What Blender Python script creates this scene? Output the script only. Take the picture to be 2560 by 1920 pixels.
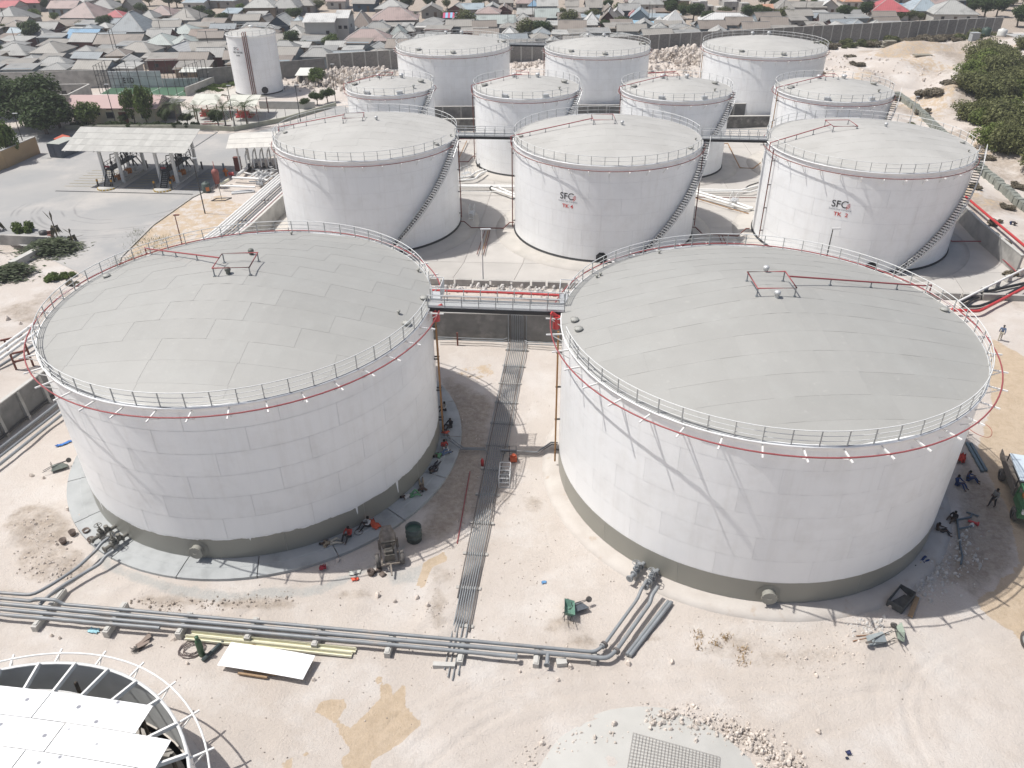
import bpy, math, random
import numpy as np
from mathutils import Vector, Matrix, Euler

for o in list(bpy.data.objects): bpy.data.objects.remove(o)
SC = bpy.context.scene
COL = SC.collection
R_ = math.radians
rnd = random.Random(7)

# ------------------------------------------------------------------ camera
CAM_H = 40.0
FPX = 1964.1
PITCH, ROLL = R_(32.781), R_(-0.566)
_f = Vector((0, math.cos(PITCH), -math.sin(PITCH)))
_r0 = Vector((1, 0, 0)); _u0 = _r0.cross(_f)
_r = _r0 * math.cos(ROLL) + _u0 * math.sin(ROLL)
_u = -_r0 * math.sin(ROLL) + _u0 * math.cos(ROLL)
cd = bpy.data.cameras.new('camera')
cam = bpy.data.objects.new('camera', cd); COL.objects.link(cam)
M = Matrix((( _r.x, _u.x, -_f.x, 0), (_r.y, _u.y, -_f.y, 0), (_r.z, _u.z, -_f.z, CAM_H), (0, 0, 0, 1)))
cam.matrix_world = M
cd.sensor_width = 36.0; cd.lens = FPX / 2560 * 36.0
cd.clip_start = 0.5; cd.clip_end = 6000
SC.camera = cam

def at(u, v, z=0.0):
    """world point at height z seen at survey pixel (u, v) of the 2560x1920 photograph"""
    d = _r * ((u - 1280) / FPX) - _u * ((v - 960) / FPX) + _f
    s = (z - CAM_H) / d.z
    return Vector((d.x * s, d.y * s, z))

# ------------------------------------------------------------------ sky, sun, exposure
SUN_EL = R_(63.0)
SHX, SHY = math.cos(R_(-8.6)), math.sin(R_(-8.6))      # ground direction in which shadows fall
w = bpy.data.worlds.new('World'); SC.world = w; w.use_nodes = True
nt = w.node_tree; bg = nt.nodes['Background']
sky = nt.nodes.new('ShaderNodeTexSky'); sky.sky_type = 'NISHITA'; sky.sun_disc = False
sky.sun_elevation = SUN_EL
sky.sun_rotation = math.atan2(-SHX, -SHY)
sky.altitude = 20; sky.air_density = 1.0; sky.dust_density = 3.6; sky.ozone_density = 1.0
nt.links.new(sky.outputs[0], bg.inputs[0]); bg.inputs[1].default_value = 0.083
sl = bpy.data.lights.new('sun', 'SUN'); sl.energy = 3.95; sl.angle = R_(0.53); sl.color = (1.0, 0.97, 0.925)
so = bpy.data.objects.new('sun', sl); COL.objects.link(so)
sd = Vector((SHX * math.cos(SUN_EL), SHY * math.cos(SUN_EL), -math.sin(SUN_EL)))
so.rotation_euler = sd.to_track_quat('-Z', 'Y').to_euler(); so.location = (0, 0, 120)
vs = SC.view_settings; vs.view_transform = 'Standard'; vs.look = 'None'; vs.gamma = 1.0; vs.exposure = 0.17
vs.use_curve_mapping = False
SC.render.engine = 'CYCLES'

# ------------------------------------------------------------------ helpers
class MB:
    """collects shapes, builds ONE mesh object"""
    def __init__(s): s.v = []; s.f = []; s.m = []; s.sm = []
    def add(s, vs, fs, mi=0, smooth=False):
        o = len(s.v); s.v.extend([tuple(p) for p in vs])
        for f in fs: s.f.append([i + o for i in f]); s.m.append(mi); s.sm.append(smooth)
        return s
    def box(s, c, size, rz=0.0, mi=0, tilt=None):
        x, y, z = size[0] / 2, size[1] / 2, size[2] / 2
        P = [Vector((a * x, b * y, d * z)) for d in (-1, 1) for a, b in ((-1, -1), (1, -1), (1, 1), (-1, 1))]
        R = Euler((0, 0, rz)).to_matrix()
        if tilt: R = R @ Euler(tilt).to_matrix()
        c = Vector(c)
        s.add([R @ p + c for p in P], [(3, 2, 1, 0), (4, 5, 6, 7), (0, 1, 5, 4), (1, 2, 6, 5), (2, 3, 7, 6), (3, 0, 4, 7)], mi)
        return s
    def bar(s, p, q, wd, ht=None, mi=0):
        ht = ht or wd; p = Vector(p); q = Vector(q); d = (q - p)
        if d.length < 1e-6: return s
        d.normalize(); up = Vector((0, 0, 1)) if abs(d.z) < .98 else Vector((1, 0, 0))
        a = d.cross(up).normalized(); b = a.cross(d).normalized()
        P = [c + a * (i * wd / 2) + b * (j * ht / 2) for c in (p, q) for i, j in ((-1, -1), (1, -1), (1, 1), (-1, 1))]
        s.add(P, [(3, 2, 1, 0), (4, 5, 6, 7), (0, 1, 5, 4), (1, 2, 6, 5), (2, 3, 7, 6), (3, 0, 4, 7)], mi)
        return s
    def tube(s, pts, r, n=8, mi=0, cap=True, closed=False, smooth=True):
        pts = [Vector(p) for p in pts]; m = len(pts); rr = r if isinstance(r, (list, tuple)) else [r] * m
        V = []; prev = None
        for i, p in enumerate(pts):
            if closed: d = pts[(i + 1) % m] - pts[i - 1]
            else: d = pts[min(i + 1, m - 1)] - pts[max(i - 1, 0)]
            d.normalize()
            if prev is None:
                up = Vector((0, 0, 1)) if abs(d.z) < .95 else Vector((1, 0, 0))
                a = d.cross(up).normalized()
            else:
                a = (prev - d * prev.dot(d)).normalized()
            prev = a; b = d.cross(a)
            k = 1.0
            if 0 < i < m - 1 and not closed:
                c = (pts[i] - pts[i - 1]).normalized().dot((pts[i + 1] - pts[i]).normalized()); k = min(1.4, 1 / max(.5, math.sqrt((1 + c) / 2)))
            for j in range(n):
                t = 2 * math.pi * j / n; V.append(p + (a * math.cos(t) + b * math.sin(t)) * rr[i] * (k if k < 1.2 else 1.1))
        F = []
        for i in range(m if closed else m - 1):
            i2 = (i + 1) % m
            for j in range(n):
                j2 = (j + 1) % n; F.append((i * n + j, i * n + j2, i2 * n + j2, i2 * n + j))
        s.add(V, F, mi, smooth)
        if cap and not closed:
            s.add(V[:n], [tuple(range(n - 1, -1, -1))], mi); s.add(V[-n:], [tuple(range(n))], mi)
        return s
    def cyl(s, p, q, r, n=12, mi=0, r2=None, smooth=True):
        return s.tube([p, q], [r, r if r2 is None else r2], n, mi, True, False, smooth)
    def lathe(s, prof, n=24, c=(0, 0, 0), mi=0, smooth=True):
        V = []; F = []
        for (r, z) in prof:
            for j in range(n):
                t = 2 * math.pi * j / n; V.append((c[0] + r * math.cos(t), c[1] + r * math.sin(t), c[2] + z))
        for i in range(len(prof) - 1):
            for j in range(n):
                j2 = (j + 1) % n; F.append((i * n + j, i * n + j2, (i + 1) * n + j2, (i + 1) * n + j))
        return s.add(V, F, mi, smooth)
    def mesh(s, name, mats=None):
        me = bpy.data.meshes.new(name); me.from_pydata(s.v, [], s.f)
        if mats is not None:
            for m in (mats if isinstance(mats, (list, tuple)) else [mats]): me.materials.append(m)
        me.polygons.foreach_set('material_index', s.m); me.polygons.foreach_set('use_smooth', s.sm)
        me.update(); return me
    def build(s, name, mats, parent=None, loc=None, rz=None, **kw):
        return link(name, s.mesh(name, mats), parent, loc, rz, **kw)

def link(name, me, parent=None, loc=None, rz=None, label=None, cat=None, group=None, kind=None):
    o = bpy.data.objects.new(name, me); COL.objects.link(o)
    if loc is not None: o.location = loc
    if rz is not None: o.rotation_euler = (0, 0, rz)
    if parent is not None: o.parent = parent
    tag(o, label, cat, group, kind); return o
def tag(o, label=None, cat=None, group=None, kind=None):
    if label: o['label'] = label
    if cat: o['category'] = cat
    if group: o['group'] = group
    if kind: o['kind'] = kind
    return o
def thing(name, label, cat, loc=(0, 0, 0), rz=0.0, group=None):
    return link(name, None, None, loc, rz, label, cat, group)
def copy_tree(o, loc=None, rz=None, label=None, group=None, parent=None, scale=None):
    c = o.copy(); COL.objects.link(c)
    if parent is not None: c.parent = parent
    if loc is not None: c.location = loc
    if rz is not None: c.rotation_euler = (0, 0, rz)
    if scale is not None: c.scale = scale
    if label: c['label'] = label
    if group: c['group'] = group
    for ch in list(o.children): copy_tree(ch, parent=c)
    return c

# ------------------------------------------------------------------ materials
def mat(name, col, rough=.7, col2=None, ns=3.0, namt=.5, bump=0.0, bs=20.0, metal=0.0, spec=.5, rv=0.0, detail=4, stain=None, ss=.35, stain_t=.62, island=0.0, coords='Object'):
    m = bpy.data.materials.new(name); m.use_nodes = True; n = m.node_tree.nodes; l = m.node_tree.links
    b = n['Principled BSDF']; b.inputs['Roughness'].default_value = rough; b.inputs['Metallic'].default_value = metal
    b.inputs['Specular IOR Level'].default_value = spec
    tc = n.new('ShaderNodeTexCoord'); co = tc.outputs[coords]
    if coords == 'World':
        pass
    c1 = (*col, 1); c2 = (*(col2 or tuple(x * .82 for x in col)), 1)
    nz = n.new('ShaderNodeTexNoise'); nz.inputs['Scale'].default_value = ns; nz.inputs['Detail'].default_value = detail
    l.new(co, nz.inputs['Vector'])
    mp = n.new('ShaderNodeMapRange'); mp.inputs[1].default_value = .5 - .5 * (1 - namt) - .02; mp.inputs[2].default_value = .5 + .5 * (1 - namt) + .02
    mp.inputs[1].default_value = .35; mp.inputs[2].default_value = .68
    l.new(nz.outputs[0], mp.inputs[0])
    mx = n.new('ShaderNodeMix'); mx.data_type = 'RGBA'; mx.inputs[6].default_value = c1; mx.inputs[7].default_value = c2
    mu = n.new('ShaderNodeMath'); mu.operation = 'MULTIPLY'; mu.inputs[1].default_value = namt; l.new(mp.outputs[0], mu.inputs[0])
    l.new(mu.outputs[0], mx.inputs[0]); out = mx.outputs[2]
    if stain:
        nz2 = n.new('ShaderNodeTexNoise'); nz2.inputs['Scale'].default_value = ss; nz2.inputs['Detail'].default_value = 6; nz2.inputs['Roughness'].default_value = .65
        l.new(co, nz2.inputs['Vector'])
        m2 = n.new('ShaderNodeMapRange'); m2.inputs[1].default_value = stain_t - .07; m2.inputs[2].default_value = stain_t + .1; m2.inputs[4].default_value = .8; l.new(nz2.outputs[0], m2.inputs[0])
        x2 = n.new('ShaderNodeMix'); x2.data_type = 'RGBA'; x2.inputs[7].default_value = (*stain, 1); l.new(out, x2.inputs[6]); l.new(m2.outputs[0], x2.inputs[0]); out = x2.outputs[2]
    if rv or island:
        oi = n.new('ShaderNodeObjectInfo'); src = oi.outputs['Random']
        if island:
            g = n.new('ShaderNodeNewGeometry'); src = g.outputs['Random Per Island']
        a = rv or island
        mr = n.new('ShaderNodeMapRange'); mr.inputs[3].default_value = 1 - a; mr.inputs[4].default_value = 1 + a; l.new(src, mr.inputs[0])
        hs = n.new('ShaderNodeHueSaturation'); l.new(out, hs.inputs['Color']); l.new(mr.outputs[0], hs.inputs['Value']); out = hs.outputs[0]
    l.new(out, b.inputs['Base Color'])
    if bump:
        nb = n.new('ShaderNodeTexNoise'); nb.inputs['Scale'].default_value = bs; nb.inputs['Detail'].default_value = 5; l.new(co, nb.inputs['Vector'])
        bp = n.new('ShaderNodeBump'); bp.inputs['Strength'].default_value = bump; bp.inputs['Distance'].default_value = .05
        l.new(nb.outputs[0], bp.inputs['Height']); l.new(bp.outputs[0], b.inputs['Normal'])
    m['out'] = 1
    return m
def colmix(m, fac_out, col):
    """lay a second colour over a material's base colour"""
    n = m.node_tree.nodes; l = m.node_tree.links; b = n['Principled BSDF']
    src = b.inputs['Base Color'].links[0].from_socket
    x = n.new('ShaderNodeMix'); x.data_type = 'RGBA'; x.inputs[7].default_value = (*col, 1)
    l.new(src, x.inputs[6]); l.new(fac_out, x.inputs[0]); l.new(x.outputs[2], b.inputs['Base Color'])

WHITE = mat('white tank paint', (.91, .918, .918), .38, (.87, .88, .882), .6, .6, rv=.008, bump=.03, bs=1.2)
def streaks(m, col, amt, sx=1.6, sz=.1, lo=.5, hi=.78):
    """faint run-down dirt on a vertical surface"""
    n = m.node_tree.nodes; l = m.node_tree.links; g = n.new('ShaderNodeNewGeometry'); v = n.new('ShaderNodeVectorMath'); v.operation = 'MULTIPLY'; v.inputs[1].default_value = (sx, sx, sz); l.new(g.outputs['Position'], v.inputs[0])
    z = n.new('ShaderNodeTexNoise'); z.inputs['Scale'].default_value = 1.0; z.inputs['Detail'].default_value = 6; z.inputs['Roughness'].default_value = .7; l.new(v.outputs[0], z.inputs['Vector'])
    k = n.new('ShaderNodeMapRange'); k.inputs[1].default_value = lo; k.inputs[2].default_value = hi; k.inputs[4].default_value = amt; l.new(z.outputs[0], k.inputs[0]); colmix(m, k.outputs[0], col)
streaks(WHITE, (.66, .645, .61), .32); streaks(WHITE, (.72, .71, .69), .35, .5, .5, .48, .7)
SEAM = mat('weld seam', (.72, .725, .73), .6)
ROOF = mat('grey roof paint', (.365, .362, .342), .5, (.343, .34, .32), .5, .8, rv=.03, bump=.03, bs=2)
streaks(ROOF, (.40, .405, .385), .4, .35, .35, .5, .7); streaks(ROOF, (.56, .55, .51), .35, 2.2, 2.2, .6, .75)
ROOFD = mat('dusty roof paint', (.455, .448, .425), .7, (.41, .403, .38), .35, .9, rv=.02, stain=(.385, .375, .35), ss=.2)
GALV = mat('galvanised steel', (.60, .61, .61), .42, (.5, .51, .52), 4, .6, metal=.25)
RAILW = mat('white rail paint', (.70, .71, .70), .45)
POSTG = mat('grey rail posts', (.42, .43, .42), .5)
REDP = mat('red fire pipe paint', (.33, .075, .08), .5, (.26, .06, .06), 3, .5)
REDB = mat('bright red pipe paint', (.50, .05, .05), .42, (.42, .05, .05), 3, .5)
RUST = mat('brown primer', (.17, .055, .04), .6, (.12, .04, .03), 3, .5)
OCHRE = mat('ochre pipe paint', (.38, .2, .07), .5, (.25, .12, .05), 2, .5)
GREYP = mat('grey pipe paint', (.25, .27, .285), .42, (.20, .21, .22), 1.2, .8, stain=(.33, .29, .25), ss=.8, stain_t=.62)
DARKP = mat('dull steel pipe', (.15, .14, .135), .55, (.1, .09, .085), 3, .6)
WHP = mat('white pipe paint', (.80, .80, .78), .4, (.7, .7, .68), 3, .6)
BLACK = mat('black steel', (.025, .027, .03), .5)
DARKM = mat('dark metal', (.05, .05, .052), .5, (.08, .075, .07), 5, .6)
CONC = mat('weathered concrete', (.44, .425, .395), .85, (.33, .32, .30), .8, .9, bump=.15, bs=8, stain=(.27, .26, .24), ss=.4, stain_t=.6)
CONCD = mat('dark cement render', (.22, .215, .205), .88, (.15, .148, .143), .9, .9, bump=.2, bs=6, stain=(.33, .32, .30), ss=.5, stain_t=.62)
CONCL = mat('pale concrete block', (.52, .51, .48), .85, (.44, .43, .40), 2, .8, bump=.15, bs=12)
PADC = mat('grey cement pad', (.40, .415, .415), .85, (.33, .345, .345), .7, .9, bump=.12, bs=6, stain=(.27, .28, .28), ss=.35, stain_t=.6, rv=.06)
SAND = (.66, .585, .52)
WOOD = mat('raw timber', (.36, .25, .15), .8, (.26, .17, .1), 5, .7)
WSHEET = mat('white coated sheet', (.86, .87, .87), .35, (.82, .83, .83), .6, .5)
CREAM = mat('cream painted steel', (.76, .74, .58), .5, (.7, .68, .52), 1.5, .6)
STONE = mat('pale limestone', (.66, .59, .52), .9, (.55, .48, .42), 2, .8, bump=.3, bs=6, rv=.12)
# ------------------------------------------------------------------ terrain
def vnoise(x, y, s, seed):
    """smooth value noise, -1..1"""
    rs = np.random.RandomState(seed); T = rs.rand(256, 256) * 2 - 1
    X = x / s; Y = y / s; i = np.floor(X).astype(int); j = np.floor(Y).astype(int); fx = X - i; fy = Y - j
    fx = fx * fx * (3 - 2 * fx); fy = fy * fy * (3 - 2 * fy)
    a = T[i % 256, j % 256]; b = T[(i + 1) % 256, j % 256]; c = T[i % 256, (j + 1) % 256]; d = T[(i + 1) % 256, (j + 1) % 256]
    return (a * (1 - fx) + b * fx) * (1 - fy) + (c * (1 - fx) + d * fx) * fy
def fbm(x, y, s, seed, o=4):
    r = 0; a = 1
    for k in range(o): r = r + a * vnoise(x + 31.7 * k, y - 17.3 * k, s / 2 ** k, seed + k); a *= .5
    return r
def sstep(a, b, x):
    t = np.clip((x - a) / (b - a), 0, 1); return t * t * (3 - 2 * t)
def seg_dist(x, y, P):
    d = np.full(x.shape, 1e9)
    for (ax, ay), (bx, by) in zip(P[:-1], P[1:]):
        vx, vy = bx - ax, by - ay; t = np.clip(((x - ax) * vx + (y - ay) * vy) / (vx * vx + vy * vy), 0, 1)
        d = np.minimum(d, np.hypot(x - ax - t * vx, y - ay - t * vy))
    return d
def inpoly(x, y, P):
    r = np.zeros(x.shape, bool); n = len(P)
    for i in range(n):
        (ax, ay), (bx, by) = P[i], P[(i + 1) % n]
        if ay == by: continue
        c = ((ay > y) != (by > y)) & (x < (bx - ax) * (y - ay) / (by - ay) + ax); r ^= c
    return r

TANKS = dict(L1=(-20.40, 54.04, 14.17, 12.85), R1=(18.11, 49.75, 14.41, 12.85), M1=(-18.71, 104.19, 11.76, 12.0), M2=(12.49, 101.51, 11.91, 12.0), M3=(44.49, 98.02, 12.11, 12.0),
             S1=(-19.26, 133.12, 6.98, 11.9), S2=(2.78, 131.4, 8.38, 11.9), S3=(26.31, 129.35, 8.55, 11.9), S4=(50.57, 127.72, 8.71, 11.9),
             T1=(-11.12, 169.15, 11.29, 12.0), T2=(17.39, 165.41, 10.21, 12.0), T3=(49.9, 164.5, 11.73, 12.0), W=(-56.44, 186.17, 5.22, 12.05), F=(-25.15, 17.91, 10.27, 4.0))
GZ = -.30
def lines(a):
    out = []
    for lo, hi, st in a: out += list(np.arange(lo, hi - 1e-6, st))
    out.append(a[-1][1]); return np.array(out)
gx = lines([(-3000, -1000, 500), (-1000, -300, 100), (-300, -120, 15), (-120, -50, 2), (-50, -36, .5), (-36, 38, .24), (38, 62, .5), (62, 160, 2), (160, 300, 14), (300, 1000, 100), (1000, 3000, 500)])
gy = lines([(-800, 0, 80), (0, 18, 3), (18, 21, .6), (21, 47, .24), (47, 78, .5), (78, 100, 1.5), (100, 270, 2), (270, 600, 20), (600, 1000, 100), (1000, 4000, 500)])
X, Y = np.meshgrid(gx, gy)
tank_d = np.full(X.shape, 1e9)
for k, (tx, ty, tr, th) in TANKS.items(): tank_d = np.minimum(tank_d, np.hypot(X - tx, Y - ty) - tr)
m_front = sstep(80, 76, Y) * sstep(-46, -42, X) * sstep(60, 56, X)
Z = np.full(X.shape, GZ)
keep = sstep(1.2, 3.5, tank_d)
Z += m_front * keep * (fbm(X, Y, 7, 3) * .10 + fbm(X, Y, 1.3, 11, 3) * .03 + np.maximum(0, fbm(X, Y, 9, 19, 2)) * fbm(X, Y, .7, 23, 2) * .055)
# churned patches of loose soil in the works area
def mound(cx, cy, r, h, rough, seed):
    d = np.hypot(X - cx, Y - cy) / r * (1 + .35 * vnoise(X, Y, r * .6, seed))
    return sstep(1.15, .1, d) * (h + rough * fbm(X, Y, .8, seed + 1, 3))
for (u, v, r, h, rg) in [(75, 1310, 2.6, .22, .16), (130, 1390, 2.4, .18, .16), (380, 1480, 2.2, .1, .12), (640, 1490, 2.4, .1, .12), (900, 1480, 1.6, .1, .1), (1085, 1560, 1.6, .22, .14), (1100, 1450, 1.3, .12, .1), (1400, 1545, 1.6, .22, .12), (1440, 1590, 1.4, .16, .1), (1240, 1240, 1.8, .1, .1), (1820, 1600, 2.4, .06, .08), (2160, 1620, 2.0, .12, .1), (2150, 1560, 1.5, .1, .12), (1250, 920, 2.5, .1, .1), (2400, 1430, 2.2, .18, .14), (2290, 1310, 1.8, .2, .16), (2400, 1330, 1.6, .12, .12)]:
    p = at(u, v); Z += mound(p.x, p.y, r, h, rg, int(u)) * keep
# vehicle ruts
RUTS = []
def rut(pts, off, dep):
    P = [at(u, v) for u, v in pts]; Q = []
    for i, p in enumerate(P):
        d = (P[min(i + 1, len(P) - 1)] - P[max(i - 1, 0)]); d.normalize(); Q.append((p.x - d.y * off, p.y + d.x * off))
    RUTS.append((Q, dep))
tr1 = [(1010, 1915), (1090, 1850), (1180, 1785), (1270, 1737), (1370, 1712), (1500, 1695), (1650, 1685), (1850, 1680), (2050, 1665), (2300, 1640)]
tr2 = [(1130, 1850), (1240, 1790), (1350, 1760), (1500, 1745), (1700, 1730), (1900, 1715), (2200, 1690)]
tr3 = [(2300, 1920), (2250, 1830), (2230, 1740), (2260, 1660), (2330, 1600), (2420, 1560), (2520, 1530)]
tr4 = [(1900, 1920), (1990, 1830), (2080, 1780), (2200, 1750), (2400, 1740), (2550, 1750)]
for tr in (tr1, tr2, tr3, tr4):
    for o in (-.8, .8): rut(tr, o, .055)
for k in range(9): rut(tr1, -3.2 + k * .8 + .3 * math.sin(k * 2.1), .028)
for k in range(6): rut(tr2, 1.4 + k * .55, .025)
for k in range(5): rut(tr3, -2.4 + k * .9, .025)
for k in range(5): rut([(1500, 1640), (1300, 1680), (1130, 1720), (1000, 1790), (900, 1900)], -1 + k * .7, .025)
rut([(2530, 1050), (2500, 950), (2470, 880)], -.8, .05); rut([(2530, 1050), (2500, 950), (2470, 880)], .8, .05)
for Q, dep in RUTS:
    d = seg_dist(X, Y, Q); Z += (-dep * np.exp(-(d / .16) ** 2) + dep * .5 * np.exp(-((d - .32) / .16) ** 2)) * (tank_d > 1)
# outside: yard flat, rough spoil around the perimeter, slope to the right
def rough(P, amp, s, seed, soft=6):
    ins = inpoly(X, Y, P); d = seg_dist(X, Y, P + [P[0]]); return np.where(ins, sstep(0, soft, d), 0) * amp * (fbm(X, Y, s, seed, 5) * .6 + .5)
E1 = [(62, 76), (64, 110), (66, 150), (60, 176), (46, 182), (60, 205), (85, 225), (140, 240), (160, 200), (120, 120), (100, 76)]
Z += rough(E1, 3.6, 13, 21, 9) * sstep(0, 4, tank_d) * sstep(1.0, 8, seg_dist(X, Y, [(83.3, 175.4), (82.6, 164.9), (79.3, 146.4), (74.8, 119.2), (72.6, 104), (70.5, 92)]))
Z += rough([(-38, 176), (-20, 184), (0, 182), (34, 182), (46, 182), (88, 232), (40, 222), (0, 212), (-40, 200)], 1.8, 9, 33, 5) * sstep(0, 5, tank_d)
Z += rough([(-90, 76), (-64, 92), (-50, 84), (-47, 62), (-50, 40), (-90, 40)], .5, 6, 5, 3)
hole = at(12, 600); Z -= 1.6 * np.exp(-(((X - hole.x) / 4) ** 2 + ((Y - hole.y) / 3) ** 2))
Z = np.where(inpoly(X, Y, [(-42, 78), (-28, 152), (62, 152), (62, 86), (50, 78)]), GZ - .05, Z)
nv = X.size; co = np.stack([X, Y, Z], -1).reshape(-1, 3)
ny, nx = X.shape; idx = np.arange(nv).reshape(ny, nx)
quads = np.stack([idx[:-1, :-1], idx[:-1, 1:], idx[1:, 1:], idx[1:, :-1]], -1).reshape(-1, 4)
gm = bpy.data.meshes.new('ground'); gm.vertices.add(nv); gm.vertices.foreach_set('co', co.ravel())
gm.loops.add(quads.size); gm.loops.foreach_set('vertex_index', quads.ravel())
gm.polygons.add(len(quads)); gm.polygons.foreach_set('loop_start', np.arange(len(quads)) * 4)
gm.polygons.foreach_set('use_smooth', np.ones(len(quads), bool)); gm.update(calc_edges=True)

# colour zones on the ground (stains, cement dust, dry soil, shade): r = tan wet sand, g = grey cement dust, b = dark soil, also shade painted beside the front tanks and between town houses
def blob(pts, soft, z=0):
    P = [(at(u, v).x, at(u, v).y) for u, v in pts]; ins = inpoly(X, Y, P); d = seg_dist(X, Y, P + [P[0]])
    return sstep(-soft, soft, np.where(ins, d, -d))
zr = np.zeros(X.shape); zg = np.zeros(X.shape); zb = np.zeros(X.shape)
nn = fbm(X, Y, 2.5, 91, 4)
def put(zz, pts, soft, a=1.0): np.maximum(zz, a * blob(pts, soft), out=zz)
put(zr, [(785, 1770), (800, 1745), (855, 1738), (868, 1755), (840, 1790), (870, 1815), (950, 1740), (952, 1700), (975, 1700), (980, 1730), (1010, 1700), (1015, 1760), (1050, 1800), (1000, 1850), (930, 1890), (920, 1925), (860, 1925), (850, 1890), (872, 1870), (835, 1800)], .25)
put(zr, [(935, 1680), (955, 1680), (958, 1705), (938, 1700)], .2, .8)
put(zr, [(1060, 1400), (1110, 1370), (1118, 1395), (1080, 1410), (1060, 1465), (1040, 1455)], .15)
put(zr, [(755, 1865), (770, 1870), (765, 1885), (752, 1880)], .2); put(zr, [(700, 1890), (735, 1880), (725, 1915), (705, 1915)], .25, .7)
put(zr, [(2440, 1500), (2470, 1530), (2520, 1560), (2560, 1600), (2600, 1500), (2600, 900), (2520, 860), (2480, 840), (2470, 900), (2480, 1000), (2440, 1130), (2520, 1260), (2550, 1400)], .5, .85)
put(zr, [(1130, 930), (1170, 905), (1230, 900), (1240, 930), (1190, 945)], .5, .5)
put(zr, [(430, 500), (560, 480), (640, 520), (560, 600), (400, 680), (300, 690), (310, 620)], .8, .55)
put(zb, [(320, 655), (400, 600), (470, 560), (420, 640), (340, 690)], .9, .75)
put(zg, [(150, 1250), (260, 1420), (420, 1480), (560, 1500), (800, 1480), (960, 1400), (1060, 1300), (1000, 1380), (800, 1450), (560, 1470), (430, 1450), (280, 1400)], .3, .7)
put(zg, [(960, 1420), (1060, 1400), (1050, 1450), (980, 1460)], .4, .7)
put(zg, [(2080, 1470), (2200, 1440), (2330, 1330), (2380, 1420), (2300, 1500), (2180, 1540)], .6, .5)
put(zg, [(1180, 920), (1240, 900), (1240, 950), (1190, 950)], .5, .0)
for cx_, cy_, rx_, ry_, a_ in ((90, 1310, 90, 60, .62), (130, 1400, 100, 55, .6), (420, 1495, 90, 18, .6), (640, 1500, 110, 20, .6), (880, 1480, 60, 16, .5), (1095, 1520, 22, 60, .62), (1100, 1430, 30, 30, .5), (1250, 1230, 40, 30, .45), (1330, 1250, 30, 25, .45), (1400, 1560, 50, 22, .55), (1455, 1600, 45, 20, .6), (1280, 940, 30, 20, .5), (1820, 1610, 80, 30, .45), (1985, 1640, 120, 30, .42), (2170, 1590, 40, 20, .5), (330, 1250, 30, 30, .5), (30, 1480, 40, 20, .5), (1620, 1590, 40, 14, .4), (300, 660, 60, 30, .5), (60, 780, 60, 30, .6), (150, 740, 70, 20, .5)):
    put(zb, [(cx_ + rx_ * math.cos(t), cy_ + ry_ * math.sin(t)) for t in np.linspace(0, 6.28, 11)[:-1]], .5, a_)
put(zb, [(1105, 935), (1180, 960), (1235, 1000), (1215, 1120), (1190, 1270), (1110, 1340), (1030, 1350), (1090, 1250), (1125, 1120)], .9, .8)  # dark soil over the left tank's shadow, painted in to deepen that shade
put(zb, [(2400, 1120), (2500, 1220), (2550, 1300), (2545, 1400), (2440, 1480), (2350, 1440), (2400, 1300)], 1.0, .8)  # brown soil that also paints the right tank's shadow darker
put(zb, [(1180, 1000), (1130, 1060), (1100, 1130), (1060, 1260), (1200, 1250), (1200, 1100)], 1.0, 1.0)  # stronger dark layer, soil and painted shade beside the left pad
E2 = inpoly(X, Y, E1); zb = np.where(E2, np.maximum(zb, np.clip(fbm(X, Y, 9, 55, 5) * .9 + .22, 0, .75)), zb); zr = np.where(E2, np.maximum(zr, np.clip(fbm(X, Y, 14, 66, 5) * .8 + .05, 0, .52)), zr)
zb = np.where((Y > np.interp(X, [-400, -92, -68, -44.5, .3, 40.5, 88.7, 146, 400], [190, 194, 197, 206, 219, 230, 242, 254, 280])), .95, zb)  # town ground darkened: shade between the houses put into the colour
put(zb, [(2300, 480), (2560, 800), (2560, 640), (2420, 500)], 1.0, .4)
zr = np.clip(zr * (1 + .0 * nn), 0, 1)
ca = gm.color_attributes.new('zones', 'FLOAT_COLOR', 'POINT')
ca.data.foreach_set('color', np.stack([zr, zg, zb, np.ones_like(zr)], -1).reshape(-1).astype(np.float32))

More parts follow.
